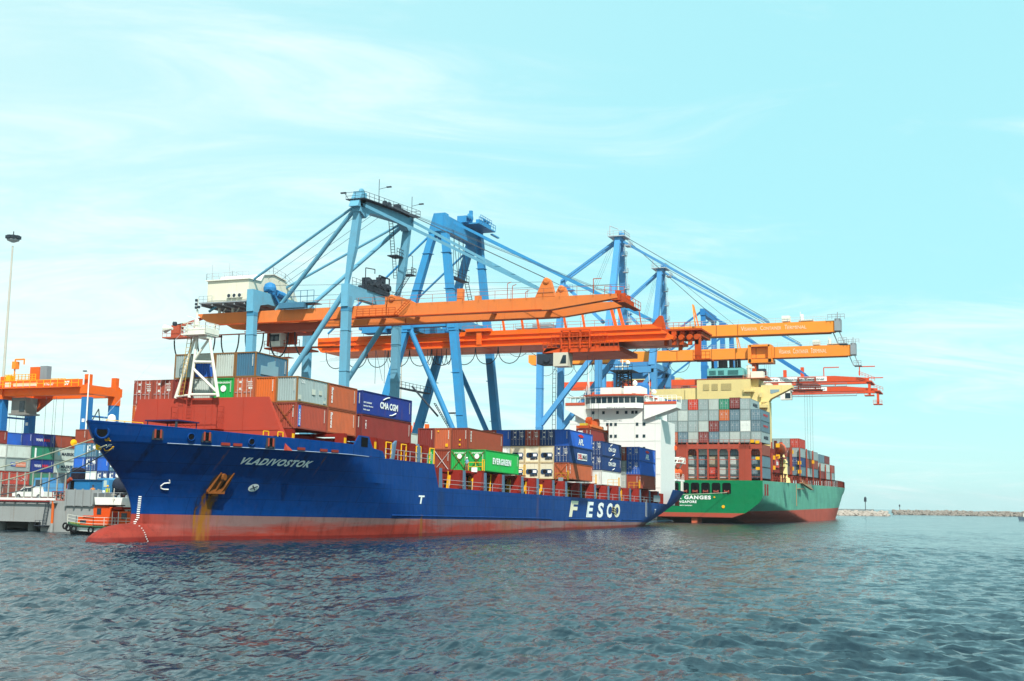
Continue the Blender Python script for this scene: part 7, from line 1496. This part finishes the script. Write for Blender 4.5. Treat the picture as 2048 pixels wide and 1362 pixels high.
# ---------------------------------------------------------------- people
def person(loc, rz, label, shirt, trousers, hat, pose=0, vest=None):
    root = thing('person', label, 'person', loc, (0,0,rz))
    pts = {'pel':(0,0,.95,.13),'sp':(0,0,1.2,.14),'ch':(0,0,1.38,.15),'nk':(0,.01,1.52,.055),'hd':(0,.02,1.66,.085),'tp':(0,.02,1.76,.06)}
    for sg, n in ((-1,'l'),(1,'r')):
        pts.update({n+'hip':(sg*.09,0,.90,.09),n+'kn':(sg*.11,.03+.05*sg*pose,.50,.065),n+'an':(sg*.12,-.02+.08*sg*pose,.09,.045),n+'ft':(sg*.13,.13+.08*sg*pose,.04,.04),
          n+'sh':(sg*.19,0,1.42,.06),n+'el':(sg*.25,-.02,1.14,.045),n+'wr':(sg*.24,.12+.1*pose,.92,.035),n+'ha':(sg*.23,.17+.1*pose,.84,.035)})
    ed = [('pel','sp'),('sp','ch'),('ch','nk'),('nk','hd'),('hd','tp')]
    for n in 'lr': ed += [('pel',n+'hip'),(n+'hip',n+'kn'),(n+'kn',n+'an'),(n+'an',n+'ft'),('ch',n+'sh'),(n+'sh',n+'el'),(n+'el',n+'wr'),(n+'wr',n+'ha')]
    ks = list(pts); me = bpy.data.meshes.new('body'); me.from_pydata([pts[k][:3] for k in ks], [(ks.index(a),ks.index(b)) for a, b in ed], []); o = part('body', me, root)
    md = o.modifiers.new('skin','SKIN'); 
    for k, sv in zip(ks, me.skin_vertices[0].data): sv.radius = (pts[k][3],)*2; sv.use_root = k == 'pel'
    o.modifiers.new('sub','SUBSURF').levels = 1; bpy.context.view_layer.update()
    me2 = bpy.data.meshes.new_from_object(o.evaluated_get(bpy.context.evaluated_depsgraph_get())); o.modifiers.clear(); o.data = me2; me2.materials.clear()
    for mt_ in (skin, shirt, trousers): me2.materials.append(mt_)
    for p in me2.polygons: z = p.center.z; x = abs(p.center.x); p.material_index = 0 if z > 1.47 or (x > .2 and z < 1.1) else 1 if z > .93 else 2; p.use_smooth = True
    m = MB(); m.lathe((0,.02,1.68),[(.14,-.02),(.125,.0),(.12,.08),(.06,.14)],12); m.build('helmet', hat, root)
    if vest: m = MB(); m.prism([(-.17,.98),(.17,.98),(.19,1.44),(-.19,1.44)],'y',-.17,.18); m.build('vest', vest, root)
    return root
jean = P('trousers_dark', (.05,.05,.08), .8); 
person(SH @ Vector((43.0,.35,4.68)), R(70), 'worker in light blue shirt and white helmet standing before the green container end', P('shirt_blue', (.20,.36,.50), .8), P('trousers_tan', (.36,.16,.10), .8), wht, .6)
person((8.2,29.3,QZ), R(60), 'person in a yellow safety vest standing behind the grey screen wall', P('shirt_grey', (.2,.2,.2), .8), jean, yel, 0, P('vest_yellow', (.60,.65,.05), .7))
person((8.0,31.2,QZ), R(100), 'person in an orange vest bending beside the blue cabin', P('shirt_tan', (.35,.25,.2), .8), jean, dkst, .5, P('vest_orange', (.75,.25,.05), .7))

# ---------------------------------------------------------------- port haze
hm_ = bpy.data.materials.new('port_haze'); hm_.use_nodes = True; hn = hm_.node_tree; hn.nodes.clear()
ho = hn.nodes.new('ShaderNodeOutputMaterial'); hv_ = hn.nodes.new('ShaderNodeVolumePrincipled'); hv_.inputs['Density'].default_value = .00009; hv_.inputs['Color'].default_value = (.90, .97, 1, 1); hv_.inputs['Anisotropy'].default_value = .25
hn.links.new(hv_.outputs[0], ho.inputs['Volume'])
m = MB(); m.box(-5100, 7100, -5100, 5100, -9.5, 84); hz_ = m.build('haze', hm_); hz_['kind'] = 'stuff'
